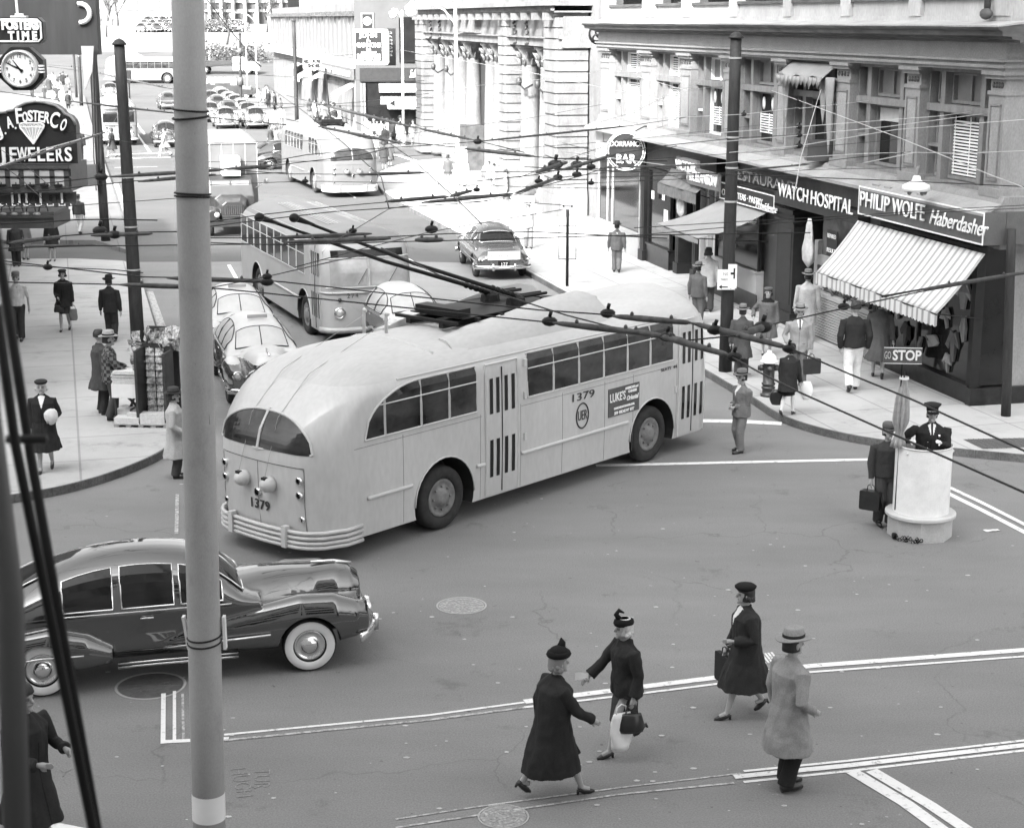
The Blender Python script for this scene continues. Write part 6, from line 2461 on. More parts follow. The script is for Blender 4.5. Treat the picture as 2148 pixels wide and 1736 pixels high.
def make_sedan(label, loc_, rz, paint, kind='forties', vox=.02, white=False, group=None, glass=GLS, signs=None, z0=0.0, long=0.0, topm=None, name='sedan'):
    t_ = thing(name, label, 'car', (loc_[0], loc_[1], z0), rz, group)
    k = MB()
    # y forward; front axle 1.45+long, rear axle -1.45
    fa, ra = 1.5 + long, -1.5
    if kind == 'forties':
        cab = Cab([(-2.35, .80), (-2.1, 1.05), (-1.6, 1.36), (-1.0, 1.56), (-.4, 1.63), (.2, 1.60), (.55, 1.50), (.80, 1.30), (1.0, 1.08), (1.2, 1.02)], .80, .60)
        body = [(-2.35, .55, .40, .62), (-2.2, .70, .32, .82), (-1.6, .78, .28, .93), (0, .80, .27, .98), (.9, .78, .27, .98), (1.6, .62, .30, .92), (fa + .7, .5, .34, .85)]
        hood = [(.55, .62, 1.02), (.9, .62, 1.13), (1.25, .54, 1.17), (fa - .2, .46, 1.17), (fa + .15, .41, 1.15), (fa + .45, .38, 1.16), (fa + .64, .35, 1.12), (fa + .76, .28, 1.02)]
    else:
        cab = Cab([(-1.55, .92), (-1.35, 1.04), (-1.0, 1.38), (-.7, 1.52), (-.1, 1.58), (.35, 1.54), (.6, 1.42), (.95, 1.08), (1.1, 1.0)], .80, .62)
        body = [(-2.45, .72, .42, .72), (-2.3, .84, .32, .86), (-1.5, .89, .28, .97), (0, .90, .27, .99), (1.0, .90, .28, .98), (2.0, .88, .3, .93), (2.38, .78, .36, .80)]
        hood = [(.9, .74, 1.02), (1.4, .66, 1.04), (2.0, .58, 1.0), (2.35, .48, .9)]
    k.loft([cab.ring(y) for y in [lerp(cab.prof[0][0], cab.prof[-1][0], i / 34) for i in range(35)]])
    def sec(y, w, zb, zt, n=3.2):
        out = []
        for i in range(28):
            a = 2 * pi * i / 28
            c, s_ = cos(a), sin(a)
            out.append((w * (abs(c) ** (2 / n)) * (1 if c > 0 else -1), y, (zb + zt) / 2 + (zt - zb) / 2 * (abs(s_) ** (2 / n)) * (1 if s_ > 0 else -1)))
        return out
    k.loft([sec(*b_) for b_ in body])
    k.loft([sec(y, w, .5, z, 2.3) for y, w, z in hood])
    if kind == 'forties':
        for s in (-1, 1):
            def fs(y, cx, w, zb, zt):
                return [(s * cx + p[0], p[1], p[2]) for p in sec(y, w, zb, zt, 2.4)]
            k.loft([fs(-.1, .66, .14, .42, .60), fs(.35, .68, .17, .36, .76), (fs(.9 + long * .5, .70, .20, .32, .88)), fs(fa - .1, .72, .23, .32, 1.0), fs(fa + .35, .72, .22, .34, .98), fs(fa + .62, .70, .19, .38, .88), fs(fa + .78, .68, .12, .46, .76)])
            k.loft([fs(ra + .85, .76, .10, .34, .55), fs(ra + .55, .78, .16, .30, .74), fs(ra + .1, .80, .19, .28, .86), fs(ra - .35, .79, .18, .28, .80), fs(ra - .75, .74, .14, .30, .66), fs(ra - .95, .70, .08, .36, .52)])
            k.ball((s * .70, fa + .62, .74), (.13, .18, .13), 12)
    else:
        k.loft([sec(y, w, .5, z, 2.6) for y, w, z in ((-2.42, .60, .84), (-2.2, .72, .96), (-1.6, .76, 1.03), (-1.1, .76, 1.05))])
    mats = [paint, DARK]
    body_o = k.build('body', mats, t_)
    remesh(body_o, vox, 14 if vox < .02 else (8 if vox < .03 else 2))
    cs = []
    for y in (fa, ra):
        for sd in (-1, 1):
            c = MB().lathe([(.40, .50), (.40, 1.3)], (0, y, .36 if y == fa or kind != 'forties' else .30), 28, 'x')
            c.v = [(p[0] * sd, p[1], p[2]) for p in c.v]
            cs.append(c.build('c', DARK))
    cut(body_o, cs)
    if topm:
        body_o.data.materials.append(topm)
        ti = len(body_o.data.materials) - 1
        for p in body_o.data.polygons:
            if p.material_index == 0 and p.center.z > .93 and p.normal.z > .1:
                p.material_index = ti
    for y in (fa, ra):
        for sd in (-1, 1):
            wheel(t_, sd * (.86 if kind == 'forties' else .84), y, .345, .17, white, side=sd)
    off = vox * .8 + .004
    # side windows
    for sd in (-1, 1):
        ws = [(-1.22, -.62), (-.52, .12), (.20, .72)] if kind == 'forties' else [(-1.0, -.55), (-.45, .2), (.28, .62)]
        k = MB()
        fr = MB()
        for i, (a, b_) in enumerate(ws):
            def tf(y, a=a, b_=b_, i=i):
                zt = min(cab.zt(y) - .14, 1.50)
                return max(1.04, zt)
            def fn(u, v):
                y = lerp(a, b_, u)
                z = lerp(1.03, tf(y), v)
                return (sd * (cab.xside(y, z) + off), y, z)
            k.grid(fn if sd < 0 else (lambda u, v: fn(1 - u, v)), 6, 5)
            ol = [fn(0, 0), fn(0, .5), fn(0, 1), fn(.33, 1), fn(.66, 1), fn(1, 1), fn(1, .5), fn(1, 0), fn(0, 0)]
            fr.tube(ol, .012, 5)
        g_ = k.build('window', glass, t_)
        fr.build('window_trim', CHR if glass is not SKYGL else mat('dark_gasket', .03, .6), g_, True)
        k = MB()
        y0_, y1_ = ws[0][0] - .1, ws[-1][1] + .1
        k.tube([(sd * (cab.xside(lerp(y0_, y1_, i / 8), .99) + off + .005), lerp(y0_, y1_, i / 8), .985) for i in range(9)], .012, 5)
        if kind == 'forties':
            k.tube([(sd * .945, ra + .5, .52), (sd * .975, ra, .54), (sd * .95, ra - .4, .50)], .016, 5)
            k.tube([(sd * .86, .0, .50), (sd * .91, .6, .54), (sd * .955, fa - .5, .58)], .018, 5)
            k.box(sd * .82 - .02, sd * .82 + .02, ra + .9, fa - .9, .27, .30)
            k.box(sd * .82 - .02, sd * .82 + .02, ra + .9, fa - .9, .32, .345)
        else:
            k.tube([(sd * .905, -2.2, .62), (sd * .915, 0, .62), (sd * .90, 2.1, .62)], .012, 5)
        k.tube([(sd * (cab.w0 + .03), -.30, .90), (sd * (cab.w0 + .03), -.14, .90)], .014, 5)
        k.build('side_trim', CHR, t_, True)
    # windscreens
    def screen(y0, y1, w, name, split, rear=False):
        k = MB()
        def fn(u, v):
            y = lerp(y0, y1, v)
            x = lerp(-w, w, u) * (1 - .12 * (1 - v) if not rear else 1 - .1 * v)
            z = cab.ztop(x, y)
            d = off * .8
            return (x, y + (d if not rear else -d), z + d)
        k.grid(fn if not rear else (lambda u, v: fn(1 - u, v)), 12, 5)
        o = k.build(name, glass, t_, True)
        fixn(o.data)
        fr = MB()
        ol = [fn(u, 0) for u in [i / 10 for i in range(11)]] + [fn(1, v) for v in (.33, .66, 1)] + [fn(u, 1) for u in [1 - i / 10 for i in range(11)]] + [fn(0, v) for v in (.66, .33, 0)]
        fr.tube(ol, .013, 5)
        if split:
            fr.tube([fn(.5, v) for v in (0, .5, 1)], .014, 5)
        fr.build('glass_trim', CHR if vox < .03 and glass is not SKYGL else mat('dark_gasket', .03, .6), o, True)
        return o
    if kind == 'forties':
        screen(.58, .98, .58, 'windshield', True)
        screen(-1.92, -1.45, .42, 'rear_window', False, True)
    else:
        screen(.62, .97, .60, 'windshield', True)
        screen(-1.30, -.98, .60, 'rear_window', False, True)
    yf = fa + (.80 if kind == 'forties' else .92)
    k = MB()
    for i in range(5):
        k.tube([(x, yf - .02 - .25 * abs(x) ** 2, .50 + i * .06) for x in [lerp(-.42, .42, j / 8) for j in range(9)]], .018, 5)
    k.build('grille', CHR, t_, True)
    for z_, y_, nm in ((.40, yf + .12, 'front_bumper'), (.42, -2.58 if kind != 'forties' else -2.5, 'rear_bumper')):
        k = MB()
        sg = 1 if y_ > 0 else -1
        def ringb(x):
            y = y_ - sg * .22 * (abs(x) / .85) ** 3
            return [(x, y - .02 * sg, z_ - .07), (x, y + .02 * sg, z_ - .04), (x, y + .03 * sg, z_), (x, y + .02 * sg, z_ + .05), (x, y - .02 * sg, z_ + .07)]
        k.loft([ringb(lerp(-.90, .90, i / 14)) for i in range(15)])
        for x in (-.35, .35):
            k.box(x - .03, x + .03, y_ - .03, y_ + .05, z_ - .1, z_ + .13)
        k.build(nm, CHR, t_, True)
    k = MB()
    kk = MB()
    for s in (-1, 1):
        y_ = fa + .76 if kind == 'forties' else 2.36
        k.lathe([(.105, 0), (.11, .03), (.09, .05)], (s * .70, y_, .74), 16, 'y', caps=False)
        kk.lathe([(.095, .02), (.06, .045), (.01, .05)], (s * .70, y_, .74), 14, 'y')
        k.ball((s * .78, -2.42 if kind != 'forties' else -2.3, .66), (.05, .05, .05), 8)
    h_ = k.build('headlight', CHR, t_, True)
    kk.build('headlight_glass', mat('lamp_glass', .6), h_, True)
    k = MB()
    k.tube([(0, fa + .15, 1.18), (0, fa + .45, 1.17), (0, fa + .68, 1.13)], [.02, .03, .02], 6)
    k.build('hood_ornament', CHR, t_, True)
    if signs:
        y_ = -2.47
        k = MB()
        k.box(-.52, .52, y_ - .03, y_ - .01, .66, .93)
        s_ = k.build('trunk_sign', WHT, t_)
        text('HOWARD & LEWIS', .16, MT['dim_letters'], t_, 'lettering', (0, y_ - .035, .79), fit=.95, depth=.003, bold=.004)
        k = MB()
        k.box(-.17, .17, y_ - .06, y_ - .035, .46, .60)
        k.build('licence_plate', BLK, t_)
        text('127', .13, LET, t_, 'lettering', (0, y_ - .065, .53), fit=.2, depth=.003)
    return t_
# black sedan crossing in the foreground, heading right
gf, gr = G(652, 1408, 0), G(93, 1462, 0)
dh = (gf - gr).normalized()
cs = gr.lerp(gf, .5)
# near side wheels sit .86 to the right of the centre line
nside = V((dh.y, -dh.x, 0))
cc = cs - nside * .86
wb_ = (gf - gr).length
make_sedan('glossy black sedan with whitewall tyres crossing behind the foreground pole', (cc.x - dh.x * (wb_ - 3.0) / 2, cc.y - dh.y * (wb_ - 3.0) / 2), -math.atan2(dh.x, dh.y), CARK, vox=.016, white=True, long=wb_ - 3.0)
def face_rz(h):
    return -math.atan2(h[0], h[1])
SKYGL = mat('sky_lit_glass', .36, .3, .15, 2, spec=.9)  # pale base colour stands in for sky reflected in the glass
TAXT = mat('sky_sheen_taxi_top', .44, .42, .06, 2, coat=.2)  # pale colour stands in for sky reflected in dark enamel
hc = V((.27, -.963, 0)).normalized()
for (vx, vy, lb_, mm) in ((520, 764, 'dark taxi with pale top and hood waiting beside the motor bus', 0), (566, 850, 'dark taxi with pale top nearest the back of the trolley bus', 1)):  # pale top and hood are sky sheen put into the colour of dark enamel
    g = G(vx, vy - 0, 0)
    p = g - hc * 2.0
    t_ = make_sedan(lb_, (p.x, p.y), face_rz(hc), CARB, vox=.022, topm=TAXT, group='waiting taxis', glass=SKYGL)
    MB().box(-.22, .22, .28, .32, 1.62, 1.70).build('roof_sign', mat('roof_sign_grey', .3, .6), t_)
p = G(800, 690, 0) - V((.3, -.95, 0)) * .6
make_sedan('dark sedan with pale top half hidden between bus 274 and the trolley bus', (p.x + .95, p.y - 3.2), face_rz((.35, -.93)), CARB, vox=.03, topm=TAXT, glass=SKYGL)  # pale top is sky sheen put into the colour of dark enamel
a, b_ = G(992, 592, 0), G(1116, 580, 0)
hh = V((-.17, .985, 0)).normalized()
m_ = a.lerp(b_, .5) + hh * 2.25
make_sedan('two tone sedan with HOWARD & LEWIS board on its trunk pulling along the right kerb', (m_.x, m_.y), face_rz(hh), mat('mid_car_enamel', .035, .15, .1, 2, coat=1.0), kind='shoebox', vox=.022, signs=True, topm=mat('mid_car_top', .05, .25, .1, 2, coat=.6), glass=GLS)
# parked row and traffic farther up the street
pro = make_sedan('pale fastback sedan nearest in the row parked at the right kerb', (0, 0), 0, CARL, vox=.04, group='cars parked up the street', glass=GLS)
prd = make_sedan('dark sedan', (0, 0), 0, CARB, vox=.04, group='cars parked up the street')
rowA = [(535, 268), (519, 255), (506, 245), (494, 236), (480, 228), (468, 221)]
names = ['second', 'third', 'fourth', 'fifth', 'sixth']
for i, (vx, vy) in enumerate(rowA):
    g = G(vx, vy, 0)
    h = Sd if i % 2 == 0 else -Sd
    src = pro
    if i == 0:
        pro.location = g
        pro.rotation_euler = (0, 0, face_rz(-Sd))
    else:
        copy_tree(src, g, face_rz(h), names[i - 1] + ' pale sedan along in the row parked at the right kerb')
prd.location = G(455, 236, 0)
prd.rotation_euler = (0, 0, face_rz(Sd))
prd['label'] = 'dark sedan in the lane left of the parked pale cars'
prd['group'] = 'cars in traffic up the street'
for (vx, vy, h, s, lb_) in ((473, 268, -Sd, pro, 'pale sedan in the lane just above the grey box truck'), (349, 305, -Sd, prd, 'black car facing the crossing with a man walking past its front'), (612, 352, V((.9, .43, 0)), prd, 'dark car nosing out behind the second trolley bus'), (232, 205, -Sd, pro, 'white car above the far bus number 1466'), (352, 228, Sd, prd, 'small dark car far up the middle of the street'), (440, 254, -Sd, pro, 'pale sedan left of the lane above the box truck'), (462, 216, Sd, pro, 'pale sedan far back in the middle lane'), (418 + 24, 226, -Sd, prd, 'dark sedan behind the pale one in the middle lane'), (478, 250, Sd, prd, 'dark sedan between the parked row and the middle lane')):
    g = G(vx, vy, 0)
    copy_tree(s, g, face_rz(h), lb_, 'cars in traffic up the street')
lot = 0
for r_i, (y_, Y_) in enumerate(((76, 300), (70, 318), (63, 338))):
    for j in range(9):
        v_ = 300 + j * 13 + r_i * 7 if j < 5 else 440 + (j - 5) * 17 + r_i * 5
        gx = GY(v_, y_, Y_).x
        copy_tree(pro if (j + r_i) % 2 else prd, (gx, Y_ + (j % 2), zg(Y_)), .2 * j, 'small car standing in the far parking lot', 'cars in the far lot')
# box truck
g = G(500, 497, 0)
ht = V((.22, -.975, 0)).normalized()
tr = thing('box_truck', 'dark nosed truck with a tall ribbed grey box body left of bus 274', 'truck', (g.x - .15, g.y, 0), face_rz(ht))
TD = mat('truck_dark', .03, .3, .2, 2, coat=.5)
k = MB()
k.box(-1.15, 1.15, -8.2, -2.55, .85, 3.35)
bo = k.build('cargo_box', mat('truck_box_grey', .12, .6, .1, 1), tr)
k = MB()
k.loft([[(-1.2, y, 3.35), (1.2, y, 3.35), (.9, y, 3.55), (-.9, y, 3.55)] for y in (-8.3, -2.5)])
k.build('roof', mat('truck_roof', .24, .6), bo)
k = MB()
for i in range(6):
    x = -1.14 + i * .456
    k.box(x - .015, x + .015, -2.55, -2.53, .86, 3.34)
for i in range(9):
    y = -8.1 + i * .68
    k.box(1.15, 1.17, y, y + .05, .86, 3.34)
k.build('box_ribs', mat('rib_grey', .4), bo)
k = MB()
k.loft([[(-.9, y, .7), (.9, y, .7), (.9, y, 1.4), (.82, y, z), (-.82, y, z), (-.9, y, 1.4)] for y, z in ((-2.45, 2.15), (-1.6, 2.18), (-1.35, 2.05), (-1.1, 1.42))])
k.loft([[(x_ * w, y, zz2) for x_, zz2 in ((-1, .6), (1, .6), (1, z - .15), (.6, z), (-.6, z), (-1, z - .15))] for y, w, z in ((-1.15, .62, 1.48), (-.5, .52, 1.42), (-.1, .42, 1.34))])
for s in (-1, 1):
    k.loft([[(s * .78 + w * cos(a), y, z + .22 * sin(a)) for a in [2 * pi * i / 14 for i in range(14)]] for y, w, z in ((-1.5, .2, .6), (-.9, .3, .85), (-.3, .3, .92), (.05, .22, .82))])
ob = k.build('cab', TD, tr)
remesh(ob, .03, 1)
k = MB()
k.box(-.7, -.04, -1.30, -1.27, 1.55, 2.0)
k.box(.04, .7, -1.30, -1.27, 1.55, 2.0)
w_ = k.build('windshield', GLS2, tr)
k = MB()
for i in range(9):
    k.box(-.3 + i * .075 - .01, -.3 + i * .075 + .01, -.12, -.05, .85, 1.2)
for i in range(3):
    k.box(-.42, .42, -.05, .0, .62 + i * .08, .65 + i * .08)
k.build('grille', CHR, tr)
k = MB()
for s in (-1, 1):
    k.ball((s * .62, .1, .86), (.11, .08, .11), 12)
k.build('headlight', mat('lamp_glass', .6), tr, True)
MB().box(-1.0, 1.0, .12, .2, .42, .6).build('bumper', TD, tr)
MB().box(-.4, .3, -2.5, -1.3, 2.2, 2.9).build('roof_board', WHT, tr)
for y in (-.55, -6.5):
    for s in (-1, 1):
        wheel(tr, s * .98, y, .45, .24, side=s)
for s in (-1, 1):
    k = MB()
    k.tube([(s * .9, -1.3, 1.7), (s * 1.35, -1.2, 1.95)], .015, 4)
    k.lathe([(.01, 0), (.1, .01), (.1, .03), (.01, .04)], (s * 1.37, -1.2, 1.98), 10, 'y')
    k.build('mirror', CHR, tr)
# dark panel van and crossing truck far off
g = GY(437, 215, 176)
vn = thing('panel_van', 'dark panel van side on beyond the parked cars', 'van', (g.x + 2.4, 176, 0), -pi / 2)
k = MB()
k.loft([[(x, y, z) for x, z in ((-.9, .5), (.9, .5), (.9, zt * .75), (.7, zt), (-.7, zt), (-.9, zt * .75))] for y, zt in ((-2.4, 2.1), (-2.2, 2.25), (.3, 2.25), (.8, 2.1), (1.15, 1.4), (2.2, 1.3), (2.45, 1.1))])
ob = k.build('body', TD, vn)
for y in (-1.5, 1.7):
    for s in (-1, 1):
        wheel(vn, s * .9, y, .38, .2, side=s)
k = MB()
for s in (-1, 1):
    k.box(s * .905 - .01, s * .905 + .01, .1, .75, 1.45, 1.95)
    k.box(s * .905 - .01, s * .905 + .01, -1.9, -1.5, 1.5, 1.85)
k.build('window', GLS2, vn)
Yt = 206
g = GY(470, 155, Yt)
ct = thing('flat_truck', 'pale truck with a dark low bed crossing the end of the street', 'truck', (g.x, Yt, zg(Yt)), -pi / 2)
k = MB()
k.box(-1.1, 1.1, -3.4, 1.2, .95, 1.6)
k.build('bed', TD, ct)
k = MB()
k.loft([[(x, y, z) for x, z in ((-1, .5), (1, .5), (1, zt * .8), (.8, zt), (-.8, zt), (-1, zt * .8))] for y, zt in ((1.25, 2.0), (2.4, 2.0), (2.8, 1.5), (4.2, 1.4), (4.4, .9))])
k.build('cab', WHT, ct)
for y in (-2.2, 3.0):
    for s in (-1, 1):
        wheel(ct, s * 1.02, y, .52, .25, side=s, hub=WHT)

# ================================================================== PEOPLE
CL = {}
def cloth(g, plaid_=False):
    if plaid_:
        return node_mat('plaid_wool', plaid, .9)
    g = round(g, 3)
    return mat('cloth_%03d' % int(g * 1000), g, .9, .14, 5, fine=.14, spec=.2, bump=.2)
SHOE = mat('shoe_leather', .02, .3, .3, 8)
FACEM = mat('eyes_and_brows', .13, .6)  # dark patches for the eyes and brows
LIP = mat('lips', .2, .5)
SHIRT = mat('white_shirt', .7, .8, .05, 6)
def ik(a, b, l1, l2, bend):
    """middle joint between a and b, pushed towards bend"""
    d = b - a
    L = min(d.length, (l1 + l2) * .995)
    d = d.normalized()
    b2_ = a + d * L
    x = (l1 * l1 - l2 * l2 + L * L) / (2 * L)
    h = math.sqrt(max(0, l1 * l1 - x * x))
    n = bend - d * bend.dot(d)
    n = n.normalized() if n.length > 1e-6 else V((0, 1, 0))
    return a + d * x + n * h, b2_
def ell(c, rx, ry, n=20, tilt=0.0, ph=0.0, wav=0.0, wn=7):
    out = []
    for i in range(n):
        a = 2 * pi * i / n
        f = 1 + wav * sin(wn * a + ph)
        x, y = rx * f * cos(a), ry * f * sin(a)
        out.append((c[0] + x, c[1] + y, c[2] + y * tilt))
    return out
PN = [0]
HS = 1.13
def person(label, vx, yf, yt, face, kind='m', top='jacket', bottom=None, tc=.1, bc=.1, hat=None, hc=.1, hair=HAIRD, z0=0.15, lean=0.0, stride=0.0, sl=1, armL=None, armR=None, coat_len=.45, flare=1.0, shirt=False, tie=False, plaid_=False, sock=None, turn=0.0, hands_skin=True, glove=None, hx=None, zfoot=None, fem=None, group=None, liftR=0.0, fur=False, wide=1.12, badge=False, bend=0.0, collar=None):
    PN[0] += 1
    random.seed(100 + PN[0])
    ns_ = V((PN[0] * 7.3, 0, 0))
    g = G(vx, yf, z0)
    if zfoot is not None:
        g = V(zfoot)
    # height that puts the top of the head where it belongs
    lo, hi = .9, 2.4
    hxx = hx if hx is not None else vx
    for _ in range(20):
        m = (lo + hi) / 2
        if P((g.x, g.y, g.z + m))[1] > yt:
            lo = m
        else:
            hi = m
    Ht = lo
    ppm = P(g)[2]
    px = (yf - yt)
    fine_ = px > 170
    mid = px > 95
    vox = .011 if fine_ else (.018 if mid else .03)
    fem = (kind == 'f') if fem is None else fem
    extra = .13 if hat in ('fedora', 'cap', 'police') else (.10 if hat else .04)
    if hat in ('feather', 'bow'):
        extra = .23
    hipz, chz, shz, nkz, hdz = .93, 1.28, 1.385, 1.49, 1.63
    s = Ht / (1.75 + extra)
    rz = R(face)                                       # 0 looks at the camera
    t_ = thing('person', label, 'person', g, rz + pi, group)
    # in local space the person faces +y; world +y is away from the camera, hence the half turn
    la = V((0, sin(lean), cos(lean)))
    hip = V((0, 0, hipz))
    up = lambda z, y=0, x=0: V((x, y, 0)) + hip + la * (z - hipz) + V((0, bend * max(0, z - 1.2), 0)) * 0
    shw = (.175 if fem else .198) * wide
    hw = .09
    # legs
    f1 = V((-.09, stride * .5 * sl, .085))
    f2 = V((.09, -stride * .5 * sl, .085))
    rear_ = f2 if sl > 0 else f1
    rear_.z += .10 * abs(stride) / .6 + liftR
    front_ = f1 if sl > 0 else f2
    legs = []
    for sx_, ft in ((-1, f1), (1, f2)):
        h = V((sx_ * hw, 0, hipz - .02))
        LL = max(.832, (ft - h).length * 1.004)
        kn, an = ik(h, ft, LL * .515, LL * .485, V((0, 1, 0)))
        legs.append((h, kn, an))
    # arms
    arms = []
    for sx_, ah in ((-1, armL), (1, armR)):
        sh = up(shz, -.01, sx_ * shw)
        if ah is None:
            ah = (sx_ * (.27 * wide), .02 + .16 * stride * (-sx_ * sl if stride else 0), .80)
        tg = V(ah)
        el, hd = ik(sh, tg, .29, .27, V((sx_ * .55, -1, -.3)))
        arms.append((sh, el, hd))
    hc_ = up(hdz, .015)
    htw = Matrix.Rotation(R(turn), 3, 'Z')
    # ---- body: one continuous skin
    b = MB()
    b.tube([hip, up(1.1), up(1.3), up(1.42)], [.13, .12, .14, .10], 14)
    b.tube([up(1.40), up(1.47), hc_ - V((0, .0, .06))], [.062, .054, .052], 12)
    b.ball(tuple(hc_ + V((0, -.008, .02))), (.074, .092, .105), 16)
    b.ball(tuple(hc_ + htw @ V((0, .018, -.045))), (.056, .066, .068), 12)
    b.ball(tuple(hc_ + htw @ V((0, .072, -.085))), (.022, .02, .02), 8)
    b.tube([hc_ + htw @ V((0, .082, .025)), hc_ + htw @ V((0, .104, -.012)), hc_ + htw @ V((0, .09, -.024))], [.009, .015, .011], 6)
    for sx_ in (-1, 1):
        b.ball(tuple(hc_ + htw @ V((sx_ * .076, -.005, -.005))), (.012, .02, .032), 6)
    for (sh, el, hd) in arms:
        b.tube([sh, el, hd], [.045, .036, .024], 8)
    for (h, kn, an) in legs:
        b.tube([h, h.lerp(kn, .5), kn, kn.lerp(an, .35) + V((0, -.012, 0)), an], [.085, .07, .05, .053, .034], 10)
        b.tube([an, an + V((0, .10, -.04))], [.034, .03], 8)
    for (sh, el, hd), sx_ in zip(arms, (-1, 1)):
        d = (hd - el).normalized()
        side_ = V((sx_, 0, 0)) - d * d.dot(V((sx_, 0, 0)))
        side_ = side_.normalized() if side_.length > .1 else V((0, 0, 1))
        inn = d.cross(side_).normalized() * sx_
        palm = hd + d * .05
        b.tube([hd, palm, hd + d * .085], [.024, .034, .03], 8)
        if mid:
            acr = inn
            for q in range(4):
                r0_ = hd + d * .085 + acr * (.024 - .016 * q)
                L_ = (.066, .074, .070, .056)[q]
                cu = -side_ * .4
                m1 = r0_ + (d + cu * .3).normalized() * L_ * .5
                e1 = m1 + (d + cu * 1.4).normalized() * L_ * .5
                b.tube([r0_ - d * .02, m1, e1], [.0095, .009, .0075], 6)
            r0_ = hd + d * .035 + acr * .03
            b.tube([r0_, r0_ + (acr * .8 + d * .6).normalized() * .03, r0_ + (acr * .4 + d).normalized() * .058], [.012, .011, .009], 6)
        else:
            b.tube([palm, hd + d * .15], [.03, .015], 6)
    znk = up(1.525).z
    def bighead(mb, lim=True):
        mb.v = [tuple(hc_ - V((0, 0, .08)) + (V(p) - hc_ + V((0, 0, .08))) * (HS if (not lim or p[2] > znk) else 1)) for p in mb.v]
        return mb
    b.v = [p for p in b.v]
    hv = [i for i, p in enumerate(b.v) if (V(p) - hc_).length < .155 and p[2] > znk - .02]
    for i in hv:
        b.v[i] = tuple(hc_ - V((0, 0, .08)) + (V(b.v[i]) - hc_ + V((0, 0, .08))) * HS)
    b.scale(s)
    vbody = .0075 if fine_ else (.012 if mid else .02)
    bo_ = b.build('body', [SKIN, FACEM, LIP, sock or SKIN, glove or SKIN], t_)
    remesh(bo_, vbody * s, 1)
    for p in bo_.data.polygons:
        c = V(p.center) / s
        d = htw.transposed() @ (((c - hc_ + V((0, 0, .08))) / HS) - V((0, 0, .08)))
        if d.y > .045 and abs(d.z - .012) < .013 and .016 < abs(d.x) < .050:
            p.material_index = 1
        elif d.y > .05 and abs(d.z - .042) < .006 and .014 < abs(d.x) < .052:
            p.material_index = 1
        elif d.y > .06 and abs(d.z + .048) < .007 and abs(d.x) < .026:
            p.material_index = 2
        elif c.z < .62:
            p.material_index = 3
        elif glove and min((c - a[2]).length for a in arms) < .2:
            p.material_index = 4
    # ---- garments
    def garment(mb, name, mats, wr=.009, sm=1, v=None):
        mb.scale(s)
        o = mb.build(name, mats, t_)
        remesh(o, (v or vox) * s, sm)
        if mid:
            nrms = [V(v_.normal) for v_ in o.data.vertices]
            for v_, nr_ in zip(o.data.vertices, nrms):
                q = v_.co * (7.5 / s)
                n_ = noise.noise(V((q.x, q.y, q.z * .3)) + ns_) + .5 * noise.noise(V((q.x * 2.2, q.y * 2.2, q.z * 1.3)) + ns_)
                v_.co += nr_ * n_ * wr * s * 1.6
        o.data.update()
        return o
    k = MB()
    wc = .125 if fem else .135
    hipw = .17 if fem else .16
    wide_ = wide
    dp = 1 + (wide - 1) * .8
    zb_ = {'jacket': .80, 'blouson': .88, 'coat': coat_len, 'sweater': .9, 'vest': .9}[top]
    ky = (legs[0][1].y + legs[1][1].y) / 2
    bt_ = .012 if top in ('sweater',) else (.044 if top == 'coat' else .03)
    rings = []
    if top == 'coat':
        sp_ = abs(stride) * .13
        for z, rx, ry in ((zb_, (.20 + .06 * flare), (.17 + .08 * flare) + sp_), (lerp(zb_, .93, .35), .20 + .035 * flare, .165 + .05 * flare + sp_ * .75), (lerp(zb_, .93, .7), .195 + .01 * flare, .155 + .02 * flare + sp_ * .4)):
            rings.append(ell((0, (.0), z), rx * wide_, ry * dp, 26, wav=.045 * flare if z < .7 else .02, ph=z * 4 + PN[0]))
        rings.append(ell(up(.98), .192 * wide_, .152 * dp, 26))
    else:
        rings.append(ell(up(zb_), (hipw + bt_) * wide_, (.125 + bt_) * dp, 26, wav=.02))
        rings.append(ell(up(.95), (hipw + bt_ * .9) * wide_, (.120 + bt_) * dp, 26))
    rings.append(ell(up(1.10), (wc + bt_ + (.026 if top == 'coat' else .012)) * wide_, (.108 + bt_) * dp, 26))
    rings.append(ell(up(1.25), (.155 + bt_) * wide_, (.115 + bt_) * dp, 26))
    rings.append(ell(up(1.34), (.165 + bt_) * wide_, (.108 + bt_) * dp, 26))
    rings.append(ell(up(1.405), (.135 + bt_ * .8) * wide_, .085 + bt_ * .8, 26))
    rings.append(ell(up(1.455), (.09 + bt_ * .5) * wide_, .068 + bt_ * .5, 26))
    rings.append(ell(up(1.49, -.005), .068, .064, 26))
    if top in ('coat', 'jacket'):
        rings.append(ell(up(1.515, -.012), .064, .062, 26))
    k.loft(rings)
    for (sh, el, hd), sx_ in zip(arms, (-1, 1)):
        d = (hd - el).normalized()
        cuff = .060 if top == 'coat' else .047
        if fur:
            cuff = .075
        endp = hd - d * .01
        st_ = sh + V((-sx_ * .05, 0, -.01))
        if top == 'sweater':
            k.tube([st_, sh + V((0, 0, -.01)), sh.lerp(el, .5), el + (el - sh) * -.08], [.06, .066, .056, .05], 12)
        else:
            k.tube([st_, sh + V((0, 0, -.008)), sh.lerp(el, .5), el, el.lerp(endp, .5), endp], [.062, .078 * (1.15 if fur else 1), .070 * (1.2 if fur else 1), .064, (cuff + .060) / 2, cuff], 12)
    if collar or fur or badge:
        rings = [ell(up(1.44, 0), .105, .10, 16), ell(up(1.50, -.01), .085, .085, 16)]
        k.loft(rings)
    tm = cloth(tc, plaid_)
